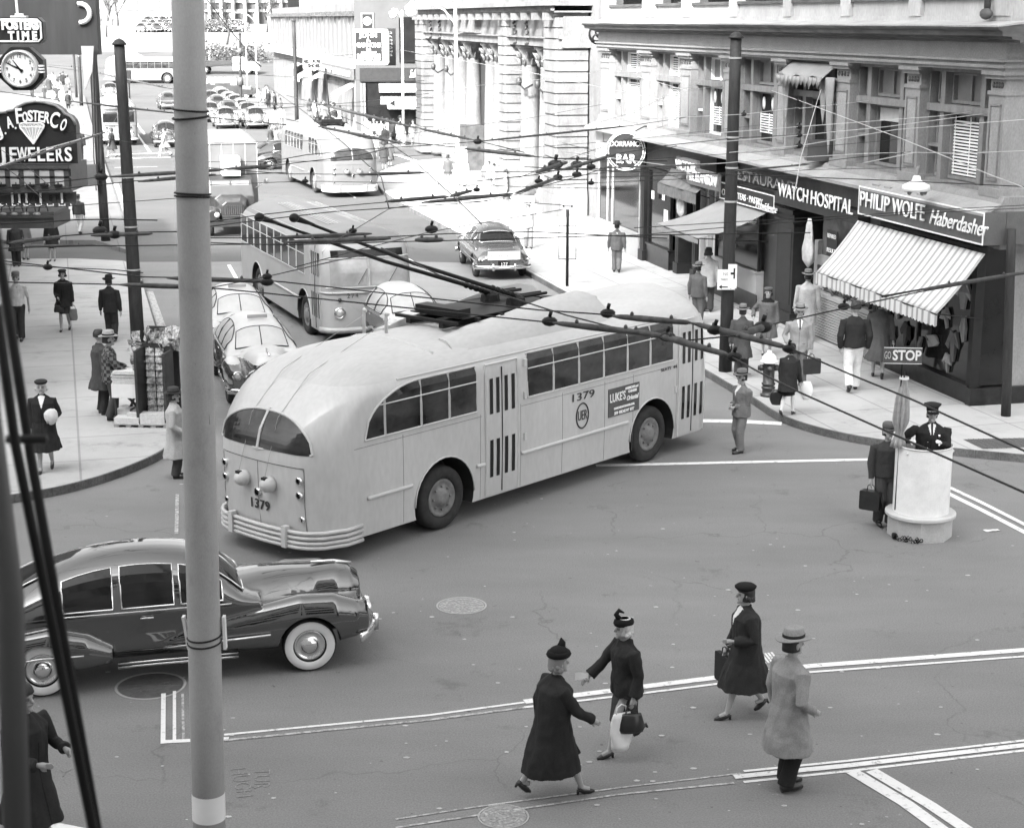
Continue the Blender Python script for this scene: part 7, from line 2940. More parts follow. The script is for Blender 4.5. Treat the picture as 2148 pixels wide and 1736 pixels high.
    gm = garment(k, {'coat': 'coat', 'jacket': 'jacket', 'blouson': 'jacket', 'sweater': 'sweater', 'vest': 'vest'}[top], [tm, SHIRT, cloth(.03), collar or tm, cloth(max(.01, tc * .45))], .013 if fur else .011)
    for p in gm.data.polygons:
        c = V(p.center) / s
        q = c - hip
        zz = hipz + q.dot(la)
        yy = q.y - la.y * (zz - hipz)
        if shirt and yy > .06 and zz > 1.26 and abs(c.x) < (zz - 1.25) * .30 and zz < 1.49:
            p.material_index = 2 if (tie and abs(c.x) < .016) else 1
        elif collar and zz > 1.40 and (c - up(1.4)).length < .17:
            p.material_index = 3
        elif mid and top in ('coat', 'jacket') and yy > .09 and abs(c.x - .012) < .006 and zz < 1.24:
            p.material_index = 4
        elif mid and top in ('coat', 'jacket') and yy > .07 and abs(zz - .98) < .008 and .06 < abs(c.x) < .13:
            p.material_index = 4
    bottom = bottom or ('skirt' if fem else 'trousers')
    bm = cloth(bc)
    k = MB()
    if bottom == 'trousers':
        k.loft([ell(up(.80), .155, .12, 20), ell(up(.9), .165, .125, 20), ell(up(1.0), .145, .11, 20)])
        for (h, kn, an) in legs:
            dn = (an - kn).normalized()
            k.tube([h + V((0, 0, .03)), h.lerp(kn, .5), kn, kn.lerp(an, .5), an - dn * .0 + V((0, -.01, -.02))], [.108, .102, .092, .088, .088], 14)
        garment(k, 'trousers', bm, .006)
    else:
        zlo = .52 if top != 'coat' or coat_len > .5 else .5
        sp_ = abs(stride) * (.1 if fur else .3)
        if fur:
            zlo = .42
        yo = front_.y * .12
        k.loft([ell((0, yo, zlo), .165, .125 + sp_, 22, wav=.03), ell((0, yo * .5, .72), .172, .135 + sp_ * .45, 22), ell(up(.88), .178, .135, 22), ell(up(1.02), .14, .11, 22)])
        garment(k, 'skirt', bm, .005)
    # shoes
    for (h, kn, an), ft in zip(legs, (f1, f2)):
        back_ = (ft is rear_) and (abs(stride) > .15)
        k = MB()
        tilt = .5 if back_ else 0.0
        fw = V((0, cos(tilt), -sin(tilt)))
        upv = V((0, sin(tilt), cos(tilt)))
        c0 = V((an.x, an.y, an.z)) - upv * .045
        if fem:
            k.tube([c0 - fw * .035 + upv * .03, c0 + fw * .03 + upv * .0, c0 + fw * .11 - upv * .022, c0 + fw * .165 - upv * .03], [.034, .036, .036, .016], 10)
            k.tube([c0 - fw * .04 + upv * .02, c0 - fw * .045 - upv * .04], [.022, .014], 8)
            k.box(-.001, .001, -.001, .001, 0, .001)
        else:
            k.tube([c0 - fw * .06, c0 + fw * .02 + upv * .004, c0 + fw * .12 - upv * .012, c0 + fw * .20 - upv * .018], [.04, .045, .044, .022], 10)
            k.tube([c0 - fw * .055 - upv * .022, c0 + fw * .19 - upv * .03], [.028, .02], 8)
        k.scale(s).build('shoe', SHOE, t_, True)
    # hair and hat
    k = MB()
    H0 = hc_
    hr_ = htw
    if not (hat in ('fedora', 'cap', 'police') and not fem):
        rings = []
        for i in range(9):
            tt = i / 8
            zc = .125 - .19 * tt if fem else .125 - .13 * tt
            r = math.sqrt(max(.02, 1 - ((.03 - zc) / .125) ** 2)) if zc > .03 else 1
            cy = -.012 if i < 4 else -.03
            rings.append([tuple(H0 + hr_ @ V((.090 * r * cos(a), (.103 if i < 4 else .085) * r * sin(a) + cy, zc))) for a in [2 * pi * j / 18 for j in range(18)]])
        k.loft(rings)
        if fem:
            for i in range(14):
                a = pi + pi * (i / 13)
                k.ball(tuple(H0 + hr_ @ V((.085 * cos(a), .075 * sin(a) - .015, -.04 + random.uniform(-.02, .02)))), .030, 6)
    else:
        k.loft([[tuple(H0 + hr_ @ V((.079 * cos(a), .088 * sin(a) - .028, z))) for a in [2 * pi * j / 16 for j in range(16)]] for z in (-.055, -.02, .03, .05)])
    bighead(k, False).scale(s).build('hair', hair, t_, True)
    if hat:
        hm = cloth(hc)
        hT = H0 + V((0, -.005, .075))
        k = MB()
        def lat(prof, c=hT, sq=1.18, n=24, dy=0.0):
            k.loft([[tuple(c + hr_ @ V((r * .93 * cos(a), r * sq * sin(a) * (1 if True else 1) + dy, z + (.012 * cos(2 * a) if r > .12 else 0)))) for a in [2 * pi * j / n for j in range(n)]] for r, z in prof])
        if hat == 'fedora':
            lat([(.095, -.006), (.155, -.012), (.162, -.004), (.155, .002), (.098, .004), (.092, .05), (.085, .088), (.06, .100), (.02, .084)], sq=1.12)
            ho = bighead(k, False).scale(s).build('hat', hm, t_, True)
            k = MB()
            lat([(.0995, .006), (.0975, .034), (.094, .034)], sq=1.125)
            bighead(k, False).scale(s).build('hat_band', cloth(.03), ho, True)
        elif hat == 'cap':
            lat([(.094, -.012), (.098, .02), (.094, .055), (.07, .075), (.02, .08)])
            k.loft([[tuple(hT + hr_ @ V((x, .08 + .07 * q * (1 - (x / .085) ** 2 * .6), -.005 - .02 * q + .0))) for x in [-.085, -.05, 0, .05, .085]] + [tuple(hT + hr_ @ V((x, .08 + .07 * q * (1 - (x / .085) ** 2 * .6), -.013 - .02 * q))) for x in [.085, .05, 0, -.05, -.085]] for q in (0, .5, 1)])
            bighead(k, False).scale(s).build('cap', hm, t_, True)
        elif hat == 'police':
            lat([(.092, -.02), (.094, .03), (.10, .035), (.13, .06), (.135, .07), (.10, .085), (.02, .088)])
            k.loft([[tuple(hT + hr_ @ V((x, .085 + .055 * q * (1 - (x / .085) ** 2 * .6), -.018 - .03 * q))) for x in [-.085, -.05, 0, .05, .085]] + [tuple(hT + hr_ @ V((x, .085 + .055 * q * (1 - (x / .085) ** 2 * .6), -.026 - .03 * q))) for x in [.085, .05, 0, -.05, -.085]] for q in (0, .5, 1)])
            ho = bighead(k, False).scale(s).build('cap', cloth(.02), t_, True)
            k = MB()
            k.ball(tuple(hT + V((0, .115, .03))), (.018, .008, .024), 8)
            for x in (-.045, 0, .045):
                k.ball(tuple(hT + V((x, .11, -.012))), (.026, .012, .006), 8)
            bighead(k, False).scale(s).build('badge', CHR, ho, True)
        elif hat == 'feather':
            lat([(.075, -.02), (.115, .0), (.125, .03), (.11, .055), (.07, .07), (.02, .07)], sq=1.05)
            k.ball(tuple(hT + V((0, 0, .035))), (.10, .105, .075), 14)
            k.tube([hT + V((-.02, .03, .07)), hT + V((-.03, .05, .13)), hT + V((-.035, .04, .175))], [.05, .035, .008], 8)
            bighead(k, False).scale(s).build('hat', hm, t_, True)
        elif hat == 'bow':
            lat([(.09, -.03), (.10, .0), (.09, .035), (.05, .05), (.02, .05)])
            k.tube([hT + V((0, .05, .04)), hT + V((.0, .09, .10)), hT + V((.02, .05, .135)), hT + V((-.01, .0, .11))], [.03, .03, .025, .008], 8)
            bighead(k, False).scale(s).build('hat', hm, t_, True)
        elif hat == 'beret':
            lat([(.09, -.015), (.115, .01), (.118, .03), (.09, .05), (.04, .058), (.01, .06)], sq=1.05)
            bighead(k, False).scale(s).build('hat', hm, t_, True)
        elif hat == 'scarf':
            lat([(.098, -.12), (.104, -.03), (.098, .03), (.07, .06), (.02, .068)], dy=-.01)
            bighead(k, False).scale(s).build('head_scarf', hm, t_, True)
    t_['px'] = 0
    del t_['px']
    return t_, s, arms, (la, hip)
def wpt(t_, s, p):
    """local body point to world"""
    a = t_.rotation_euler[2]
    q = V(p) * s
    return V((q.x * cos(a) - q.y * sin(a), q.x * sin(a) + q.y * cos(a), q.z)) + V(t_.location)
def bag(label, t_, s, hand, w, h, d, m, kind='hand', rz=0.0, name='handbag', cat='bag'):
    p = wpt(t_, s, V(hand) + V((0, .02, -.09)))
    o = thing(name, label, cat, (p.x, p.y, p.z - h - .10), rz)
    k = MB()
    if kind == 'hand':
        rings = []
        for z, a, b_ in ((0, .9, .8), (.04, 1, 1), (h * .5, .95, .9), (h * .85, .8, .5), (h, .72, .25)):
            rings.append([(w / 2 * a * cos(t), d / 2 * b_ * sin(t) * (1 + .1 * sin(4 * t)), z) for t in [2 * pi * i / 20 for i in range(20)]])
        k.loft(rings)
    elif kind == 'case':
        k.loft([[(x, y, z) for x, z in rr(-w / 2, w / 2, 0, h, .03, 3)] for y in (-d / 2, d / 2)])
    else:
        rings = []
        for i in range(9):
            tt = i / 8
            rings.append([(w / 2 * (.85 + .2 * sin(pi * tt)) * cos(t) * (1 + .1 * sin(5 * t + i)), d / 2 * sin(t) * (1 - .6 * tt) * (1 + .15 * sin(3 * t + i)), h * tt) for t in [2 * pi * i_ / 20 for i_ in range(20)]])
        k.loft(rings)
    k.build('bag_body', m, o, kind != 'case')
    k = MB()
    hw_ = min(w * .3, .07)
    k.tube([(-hw_, 0, h - .01), (-hw_ * .8, 0, h + .08), (0, 0, h + .11), (hw_ * .8, 0, h + .08), (hw_, 0, h - .01)], .008, 6)
    k.build('handle', SHOE if kind != 'paper' else m, o, True)
    return o
# --- foreground walkers
a = person('woman in a long black coat and pointed feather hat striding right in the foreground', 1157, 1668, 1332, 112, 'f', 'coat', tc=.024, bc=.02, hat='feather', hc=.012, hair=mat('grey_hair', .2), z0=0, lean=.10, stride=.68, sl=-1, armL=(-.25, -.04, .84), armR=(.24, .40, .98), coat_len=.33, flare=.35, wide=1.34)
b = person('older woman in a black fur jacket walking left with a paper in her hand', 1312, 1577, 1262, -72, 'f', 'jacket', tc=.026, bc=.05, hat='bow', hc=.012, hair=HAIRL, z0=0, lean=.06, stride=.5, sl=1, armL=(-.28, .02, .84), armR=(.22, .42, .98), fur=True, liftR=.14, turn=0, wide=1.3)
p = wpt(b[0], b[1], V(b[2][1][2]) + V((0, .10, .0)))
k = MB().grid(lambda u, v: ((u - .5) * .15, .012 * sin(u * 5), (v - .5) * .09), 5, 4)
tag(k.build('paper', WHT, None, True, p), 'crumpled white paper held out by the woman in the fur jacket', 'paper')
bag('black leather handbag hanging from the hand of the woman in the fur jacket', b[0], b[1], (b[2][0][2].x, b[2][0][2].y + .0, b[2][0][2].z), .30, .22, .14, SHOE, 'hand', .2)
bag('white paper shopping bag beside the black handbag', b[0], b[1], (b[2][0][2].x + .04, b[2][0][2].y + .12, b[2][0][2].z), .26, .42, .12, WHT, 'paper', .5, 'shopping_bag')
c = person('woman in a dark belted coat walking left carrying a flat case', 1562, 1500, 1213, -82, 'f', 'coat', tc=.03, bc=.02, hat='beret', hc=.012, z0=0, lean=.05, stride=.52, sl=1, armL=(-.16, .22, 1.08), armR=(.26, .20, .78), coat_len=.40, flare=1.0, shirt=True, wide=1.18)
bag('flat dark brown case carried by the woman in the belted coat', c[0], c[1], (c[2][1][2].x, c[2][1][2].y + .02, c[2][1][2].z + .08), .40, .36, .06, cloth(.03), 'case', pi / 2 + .35, 'brief_case', 'case')
d = person('man in a light trench coat and pale fedora seen from behind', 1648, 1652, 1306, 112, 'm', 'coat', tc=.26, bc=.02, hat='fedora', hc=.27, z0=0, lean=.02, stride=.10, sl=1, armL=(-.28, .02, .84), armR=(.24, .16, .96), coat_len=.46, flare=.6, wide=1.2)
person('person in a dark coat with white cuffs at the bottom left corner', 72, 1800, 1432, 60, 'f', 'coat', tc=.03, bc=.03, z0=0, armL=(-.2, .3, 1.12), armR=(.16, .30, 1.10), coat_len=.42, stride=.2)
person('man in a pale raincoat and dark hat standing behind the foreground pole', 371, 1001, 806, 95, 'm', 'coat', tc=.42, bc=.06, hat='fedora', hc=.05, z0=0, coat_len=.42, flare=.8, armL=(-.2, .22, .95), armR=(.2, .2, .95), hx=365)
person('man in a grey suit and hat with folded arms beside the trolley bus', 1552, 948, 768, -62, 'm', 'jacket', tc=.16, bc=.17, hat='fedora', hc=.14, z0=0, shirt=True, armL=(-.04, .19, 1.02), armR=(.08, .20, 1.06), stride=.12, wide=1.25)
# --- police stand
of = person('policeman in a dark uniform and white gloves standing in the white drum', 1951, 1108, 838, -8, 'm', 'jacket', tc=.024, bc=.012, hat='police', z0=.46, shirt=True, tie=True, armL=(-.12, .36, 1.24), armR=(.36, .30, 1.24), glove=WHT, wide=1.32, zfoot=(ps.location.x + .10, ps.location.y + .02, .42))
k = MB()
s_ = of[1]
k.box(-.135, -.10, .158, .168, 1.27, 1.33)
for x in (-.06, .06):
    for z in (1.0, 1.1, 1.2):
        k.ball((x, .16, z), .011, 6)
k.scale(s_).build('badges', CHR, of[0], True)
k = MB()
k.lathe([(.038, 0), (.038, .01), (.001, .012)], (0, 0, 0), 14, 'x')
k.v = [((p[0] * -1 - .275) * s_, (p[1] + .0) * s_, (p[2] + 1.33) * s_) for p in k.v]
k.build('arm_patch', WHT, of[0], True)
w = person('man in a work jacket and peaked cap holding a black satchel beside the police stand', 1853, 1102, 876, 5, 'm', 'blouson', tc=.05, bc=.07, hat='cap', hc=.10, z0=0, armL=(-.26, .05, .80), armR=(.27, .05, .80), stride=.1, turn=8)
bag('black leather satchel hanging from the hand of the man in the work jacket', w[0], w[1], (.27, .06, .84), .34, .32, .14, SHOE, 'case', -.6, 'satchel')
# --- right pavement
person('woman in black stooping away with bags past the hydrant', 1650, 871, 716, 150, 'f', 'coat', tc=.024, bc=.015, hat='scarf', hc=.02, lean=.22, stride=.35, sl=-1, coat_len=.62, flare=.5, sock=SHIRT, armL=(-.26, .18, .72), armR=(.26, .22, .72), wide=1.1)
g = G(1700, 840, .15)
k = MB()
rings = [[(.09 * (.5 + sin(pi * (i + .6) / 8.5)) * cos(t), .05 * sin(t) * (.4 + sin(pi * (i + .6) / 8.5)), i * .055) for t in [2 * pi * j / 14 for j in range(14)]] for i in range(8)]
k.loft(rings)
tag(k.build('white_bag', WHT, None, True, G(1691, 838, .42)), 'white paper bag carried by the stooping woman in black', 'bag')
tag(MB().loft([[(.14 * (.6 + .5 * sin(pi * (i + .5) / 7)) * cos(t), .08 * sin(t), i * .05) for t in [2 * pi * j / 14 for j in range(14)]] for i in range(7)]).build('dark_bag', SHOE, None, True, G(1629, 848, .35)), 'black shopping bag carried low by the stooping woman in black', 'bag')
person('woman in a grey coat with dark fur collar facing the camera', 1607, 744, 597, -8, 'f', 'coat', tc=.13, bc=.1, hat='beret', hc=.10, coat_len=.48, flare=1.0, collar=cloth(.015), armL=(-.26, .04, .82), armR=(.36, .12, 1.02))
person('stout man in a dark coat and felt hat seen from behind at the round pole', 1554, 790, 633, 165, 'm', 'coat', tc=.07, bc=.05, hat='fedora', hc=.16, coat_len=.5, wide=1.05, armR=(.12, .25, 1.1))
sm_ = person('man in a light jacket and dark tie carrying a case towards the camera', 1672, 812, 631, -5, 'm', 'jacket', tc=.27, bc=.10, hat='fedora', hc=.2, shirt=True, tie=True, stride=.3, armL=(-.26, .06, .80), armR=(.24, .18, .98))
bag('dark flat suitcase carried by the man in the light jacket', sm_[0], sm_[1], (-.27, .08, .84), .42, .34, .12, SHOE, 'case', .3, 'suitcase', 'suitcase')
person('tall man in a long pale overcoat looking into the shop doorway', 1690, 716, 560, 172, 'm', 'coat', tc=.36, bc=.2, hat='fedora', hc=.15, coat_len=.45, flare=.5, wide=1.1)
person('young man in a black jacket and white trousers walking away', 1787, 820, 630, 178, 'm', 'blouson', tc=.024, bc=.72, stride=.42, sl=-1, armL=(-.26, .02, .86), armR=(.26, .02, .86), wide=1.12)
person('woman in a pleated grey coat walking beside the youth in white trousers', 1840, 793, 622, 170, 'f', 'coat', tc=.09, bc=.08, hat=None, stride=.36, coat_len=.42, flare=1.1)
person('man in a grey suit and dark hat walking away toward the bank', 1293, 571, 460, 172, 'm', 'jacket', tc=.10, bc=.14, hat='fedora', hc=.03, stride=.2)
person('woman with black curls and a pale coat beside the plain awning', 1483, 654, 518, 165, 'f', 'coat', tc=.36, bc=.05, bottom='trousers', coat_len=.72, flare=.4)
person('man in a grey hat and dark suit turning by the coffee shop', 1462, 680, 545, 140, 'm', 'jacket', tc=.09, bc=.1, hat='fedora', hc=.13, shirt=True)
person('man in a pale suit and straw hat waiting by the two tone sedan', 1108, 521, 418, 12, 'm', 'jacket', tc=.36, bc=.25, hat='fedora', hc=.30, shirt=True, stride=.1)
# --- left pavement
person('man in a white knitted shirt and cap walking down the left pavement', 42, 712, 563, 5, 'm', 'sweater', tc=.62, bc=.04, hat='cap', hc=.2, stride=.35)
lw = person('woman in a black coat and small hat with a handbag on the left pavement', 138, 693, 560, 2, 'f', 'coat', tc=.024, bc=.05, hat='beret', hc=.03, coat_len=.72, flare=.7, stride=.3, armL=(-.25, .04, .82), armR=(.12, .22, 1.0), sl=-1)
bag('dark handbag held at the waist of the woman in the black coat', lw[0], lw[1], (.10, .24, .98), .26, .18, .1, SHOE, 'hand', .3)
bag('patterned shopping bag low at the side of the woman in the black coat', lw[0], lw[1], (-.26, .04, .84), .2, .3, .1, cloth(.2), 'paper', .3, 'shopping_bag')
person('man in a black suit and hat walking away beside the leaning pole', 235, 716, 572, 175, 'm', 'jacket', tc=.024, bc=.03, hat='fedora', hc=.02, wide=1.06, stride=.15)
pl = person('man in a plaid jacket and grey hat buying papers at the newsstand', 236, 880, 687, 105, 'm', 'jacket', tc=.1, bc=.06, hat='fedora', hc=.3, plaid_=True, armL=(-.2, .34, 1.02), armR=(.22, .36, 1.0), stride=.1)
person('person in a dark coat standing close behind the man in plaid', 216, 868, 690, 120, 'm', 'coat', tc=.06, bc=.03, coat_len=.55, flare=.8)
lp = person('elderly woman in a long black coat carrying a parcel', 98, 986, 789, 8, 'f', 'coat', tc=.024, bc=.03, hat='beret', hc=.03, hair=HAIRL, coat_len=.42, flare=1.2, stride=.34, sl=-1, shirt=True, armL=(-.18, .20, 1.05), armR=(.27, .04, .84))
p = wpt(lp[0], lp[1], (-.19, .24, 1.12))
k = MB()
k.ball((0, 0, 0), (.13, .11, .14), 14)
ob = tag(k.build('parcel', mat('crumpled_paper', .62, .8, .15, 12, bump=.6), None, True, p), 'pale crumpled paper parcel under the arm of the elderly woman', 'parcel')
for v_ in ob.data.vertices:
    v_.co *= 1 + .25 * noise.noise(v_.co * 12)
person('man in a dark leather jacket and pale trousers walking away under the marquee', 168, 491, 407, 165, 'm', 'blouson', tc=.04, bc=.4, stride=.3, wide=1.1)
person('dark suited man standing far up the left pavement beside the jewelers sign', 168, 342, 265, 178, 'm', 'jacket', tc=.02, bc=.02)
person('woman in black seen below the marquee', 111, 547, 455, 4, 'f', 'coat', tc=.02, bc=.02, coat_len=.6)
person('person in a dark coat seen below the left end of the marquee', 36, 558, 462, 6, 'm', 'coat', tc=.04, bc=.03, coat_len=.6)
person('person in grey stockings partly hidden behind the marquee', 54, 545, 456, 170, 'f', 'coat', tc=.15, bc=.1, coat_len=.6)
person('woman in a dark coat crossing the far left corner', 236, 331, 268, -95, 'f', 'coat', tc=.03, bc=.3, z0=0, coat_len=.5, stride=.5)
# --- middle distance
person('man in a light coat walking across behind the box truck', 347, 330, 268, -85, 'm', 'coat', tc=.28, bc=.25, z0=0, stride=.7, coat_len=.6)
person('woman in a dark coat standing in the side street with her back turned', 806, 357, 297, 176, 'f', 'coat', tc=.04, bc=.04, z0=0, coat_len=.5)
person('second woman in a dark coat with pale scarf just behind her', 818, 349, 292, 165, 'f', 'coat', tc=.07, bc=.05, z0=0, coat_len=.45, hair=HAIRL)
random.seed(42)
far = [
 ('man in a pale jacket walking up the far pavement on the left of a pair', 574, 272, 224, 175, 'm', .62, .2), ('man in a pale jacket on the right of a pair on the far pavement', 590, 268, 221, 178, 'm', .6, .15),
 ('man in a light overcoat standing by the dark car behind the second trolley bus', 581, 316, 265, 100, 'm', .42, .2), ('woman in a dark coat by the dark car', 568, 312, 262, 60, 'f', .05, .05),
 ('figure in a black coat at the start of the far pavement', 564, 226, 188, 20, 'm', .02, .02), ('woman in a grey dress left of the black coated figure', 544, 222, 184, 10, 'f', .2, .2), ('bareheaded man beside the black coated figure', 574, 228, 190, -30, 'm', .1, .1),
 ('woman at the corner column with a pale scarf', 785, 304, 248, 10, 'f', .3, .3), ('woman with a dark suit and white papers waiting at the lamp post', 808, 318, 260, -20, 'f', .02, .03), ('woman with long pale hair and a pleated cape', 786, 336, 274, 165, 'f', .22, .22),
 ('woman in a pale blouse in front of the dark shop', 800, 296, 250, 15, 'f', .6, .3), ('man in a dark suit in front of the dark shop', 826, 300, 248, -10, 'm', .03, .03), ('woman in a light top by the white lamp post', 843, 305, 254, 20, 'f', .55, .1),
 ('woman in a mid grey coat facing us left of the bank pier', 867, 305, 251, 5, 'f', .16, .12), ('person in a white coat at the edge of the bank pier', 881, 304, 258, 0, 'f', .7, .5),
 ('woman carrying a dark jacket near the bank lamp post', 940, 384, 322, 170, 'f', .08, .3), ('man in a pale suit standing by the bank lamp post', 974, 392, 330, 160, 'm', .45, .42),
 ('woman in white walking beside the bank door', 1026, 385, 338, -60, 'f', .7, .5), ('child in a light jacket by the bank door', 1037, 388, 342, -50, 'm', .5, .4), ('man in a pale jacket bending near the bank column', 1061, 404, 353, 100, 'm', .5, .45), ('woman with a dark dress near the second bank pier', 1089, 390, 335, -20, 'f', .12, .1),
 ('man in a dark hat in the crowd far left under the traffic light', 256 - 128, 190, 152, 10, 'm', .03, .03), ('woman in pale clothes far left in the crowd', 112, 188, 150, 0, 'f', .5, .4), ('man in black at the front of the far left crowd', 134, 190, 150, 170, 'm', .02, .02), ('man in grey behind the front of the far left crowd', 120, 200, 164, 170, 'm', .15, .1),
 ('man in a dark jacket low in the far left crowd', 94, 208, 178, 0, 'm', .04, .04), ('woman with a white blouse above the jewelers sign', 112, 216, 186, 10, 'f', .6, .2), ('dark figure right of the white blouse above the jewelers sign', 124, 214, 180, 170, 'm', .03, .05), ('man in a dark coat at the left end of the crowd', 68, 205, 168, 5, 'm', .04, .04),
 ('woman with a dark hat in front of the second row of the crowd', 104, 200, 158, 5, 'f', .04, .3), ('person in grey near the thinnest pole', 143, 192, 156, 170, 'm', .12, .12), ('person in a pale shirt at the edge of the far left pavement', 131, 222, 182, 0, 'f', .55, .2),
 ('man leaning at the corner column of the far shops', 771, 302, 240, -20, 'm', .2, .15), ('shopper in a dark coat under the far awnings', 650, 244, 206, 170, 'f', .06, .06), ('shopper in a pale coat under the far awnings', 664, 250, 208, 10, 'f', .5, .4), ('man in a hat under the far awnings', 683, 258, 214, 160, 'm', .1, .1), ('woman in black near the middle far awning', 702, 266, 222, 20, 'f', .03, .03),
]
for (lb_, vx, yf, yt, fc, kd, tc, bc) in far:
    hat_ = random.choice(['fedora', 'fedora', None]) if kd == 'm' else random.choice(['beret', None, 'beret'])
    person(lb_, vx, yf, yt, fc, kd, 'coat' if kd == 'f' or random.random() < .3 else 'jacket', tc=tc, bc=bc, hat=hat_, hc=random.choice([.03, .1, .3]), coat_len=random.uniform(.45, .65), stride=random.choice([0, .2, .35]), group='people in the distance', z0=.15 if vx > 300 else .12)

random.seed(64)
proto = [o for o in C.objects if o.get('group') == 'people in the distance']
for k_, (x0, x1, y0, y1, n, lb_) in enumerate(((62, 150, 186, 232, 14, 'small figure in the crowd on the far left pavement'), (556, 620, 212, 262, 7, 'small figure on the pavement beside the parked cars'), (640, 752, 236, 284, 10, 'small figure under the far shop awnings'), (780, 880, 296, 306, 5, 'small figure waiting in front of the dark shop'))):
    for q in range(n):
        u = random.random()
        yy = lerp(y0, y1, u)
        xx = random.uniform(x0, x1) if k_ in (0, 3) else lerp(x0, x1, u) + random.uniform(-8, 8)
        copy_tree(random.choice(proto), G(xx, yy, .15), random.uniform(0, 6.28), lb_, lb_.replace('small figure', 'small figures'))

# ================================================================== OVERHEAD WIRES
WIREM = mat('trolley_wire', .015, .5, .2, 5, spec=.25)
WLIGHT = mat('galvanised_wire', .45, .5, .1, 5)
WOODI = mat('wooden_insulator', .07, .6, .5, 8, spec=.25)
WZ = 5.2
def wire(label, pts, r=.008, z=WZ, m=WIREM, thick=(), group='overhead wires', knots=(), name='overhead_wire'):
    t_p = [G(x, y, z) for x, y in pts]
    if name == 'guy_line':
        t_p = [GY(x, y, z) for x, y in pts]
    for i0, i1 in ((0, 1), (-1, -2)):
        if pts[i0][0] < -5 or pts[i0][0] > 2145:
            t_p[i0] = t_p[i0] + (t_p[i0] - t_p[i1]).normalized() * 9
    o = V(t_p[0])
    t_ = thing(name, label, 'wire', o, 0, group)
    k = MB()
    q = []
    for i in range(len(t_p) - 1):
        for j in range(4):
            q.append(t_p[i].lerp(t_p[i + 1], j / 4) - o)
    q.append(t_p[-1] - o)
    k.tube(q, r, 6)
    k.build('wire', m, t_, True)
    for (x0, y0, x1, y1, rr0) in thick:
        a, b_ = G(x0, y0, z) - o, G(x1, y1, z) - o
        kk = MB()
        kk.tube([a, a.lerp(b_, .1), a.lerp(b_, .4), a.lerp(b_, .7), a.lerp(b_, .93), b_], [rr0 * .3, rr0 * .75, rr0, rr0 * .9, rr0 * .75, rr0 * .3], 8)
        n = max(2, int((b_ - a).length / 1.1))
        for i in range(n):
            kk.ball(tuple(a.lerp(b_, (i + .5) / n) + V((0, 0, rr0))), (rr0 * .6, rr0 * .6, rr0 * .9), 6)
        kk.build('insulator', WOODI, t_, True)
    for (x0, y0, rr0) in knots:
        c = G(x0, y0, z) - o
        kk = MB()
        kk.ball(tuple(c), (rr0 * 1.6, rr0, rr0), 8)
        kk.tube([c + V((0, 0, rr0)), c + V((rr0 * .3, 0, rr0 * 2))], rr0 * .4, 6)
        kk.build('clamp', WIREM, t_, True)
    return t_
wire('upper thick trolley line over the main trolley bus roof', [(-20, 544), (300, 581), (440, 583), (592, 591), (944, 630), (1130, 650), (1275, 660), (1442, 676), (1659, 731), (1786, 786), (1914, 838), (2170, 955)], .008, thick=[(1285, 663, 1450, 677, .034), (1450, 677, 1650, 728, .034), (350, 583, 560, 590, .03)], knots=[(1275, 657, .05), (1500, 692, .05), (1655, 731, .04), (560, 591, .05)])
wire('lower thick trolley line crossing in front of the trolley bus windows', [(-20, 591), (266, 597), (455, 605), (560, 615), (944, 655), (1153, 676), (1368, 700), (1521, 741), (1592, 780), (1678, 823), (1866, 907), (2170, 1042)], .008, thick=[(1160, 677, 1365, 700, .034), (1368, 700, 1530, 745, .034), (250, 597, 440, 603, .03)], knots=[(1153, 674, .05), (1400, 706, .05), (1540, 748, .045)])
wire('diagonal line from the middle of the street joining the thick trolley lines', [(800, 520), (922, 577), (1000, 601), (1188, 661), (1300, 690), (1440, 714), (1560, 702), (1610, 682), (1800, 640), (1930, 612), (2160, 572)], .008, thick=[(1300, 690, 1440, 714, .03), (1545, 705, 1620, 680, .04)], knots=[(1600, 686, .06), (1770, 643, .04)])
wire('bright tapered pole wire crossing the lower end of the striped awning', [(1850, 622), (1950, 604), (2160, 570)], .012, thick=[(1930, 608, 2160, 570, .026)])
wire('upper of two lines running past the collector heads', [(440, 466), (551, 450), (696, 434), (810, 424), (944, 413), (1084, 405), (1230, 366), (1330, 330), (1420, 306)], .008, thick=[(808, 423, 940, 412, .035), (945, 411, 990, 400, .035)], knots=[(1000, 398, .04), (1130, 380, .05)])
wire('lower of two lines running past the collector heads', [(440, 475), (544, 462), (700, 444), (885, 432), (1003, 424), (1090, 407), (1180, 372), (1290, 360), (1420, 352)], .008, thick=[(885, 425, 1075, 407, .035), (1080, 406, 1170, 372, .03)], knots=[(1170, 372, .06), (1210, 366, .06)])
wire('dark line with a long strain piece ending right of the second trolley bus', [(436, 352), (600, 365), (754, 366), (892, 362), (1122, 360), (1290, 352)], .008, thick=[(754, 366, 890, 362, .035)])
wire('line crossing low over the hood of bus 274', [(440, 499), (590, 499), (810, 497), (944, 490), (1120, 486), (1400, 500)], .008, thick=[(570, 499, 780, 490, .03)], knots=[(905, 481, .06)])
wire('line just below it crossing the roof front of bus 274', [(440, 509), (590, 514), (800, 508), (1000, 503), (1250, 495), (1700, 488)], .008, thick=[(600, 508, 820, 500, .035), (870, 503, 930, 503, .04)])
wire('heavy pair end line above the box truck nose upper strand', [(-20, 398), (215, 371), (367, 361), (436, 356), (569, 348), (754, 326), (820, 310)], .010, thick=[(230, 371, 470, 356, .04), (470, 355, 570, 348, .04)], knots=[(212, 371, .08)])
wire('heavy pair end line above the box truck nose lower strand', [(-20, 412), (280, 380), (452, 368), (600, 362)], .010, thick=[(290, 381, 452, 366, .035)])
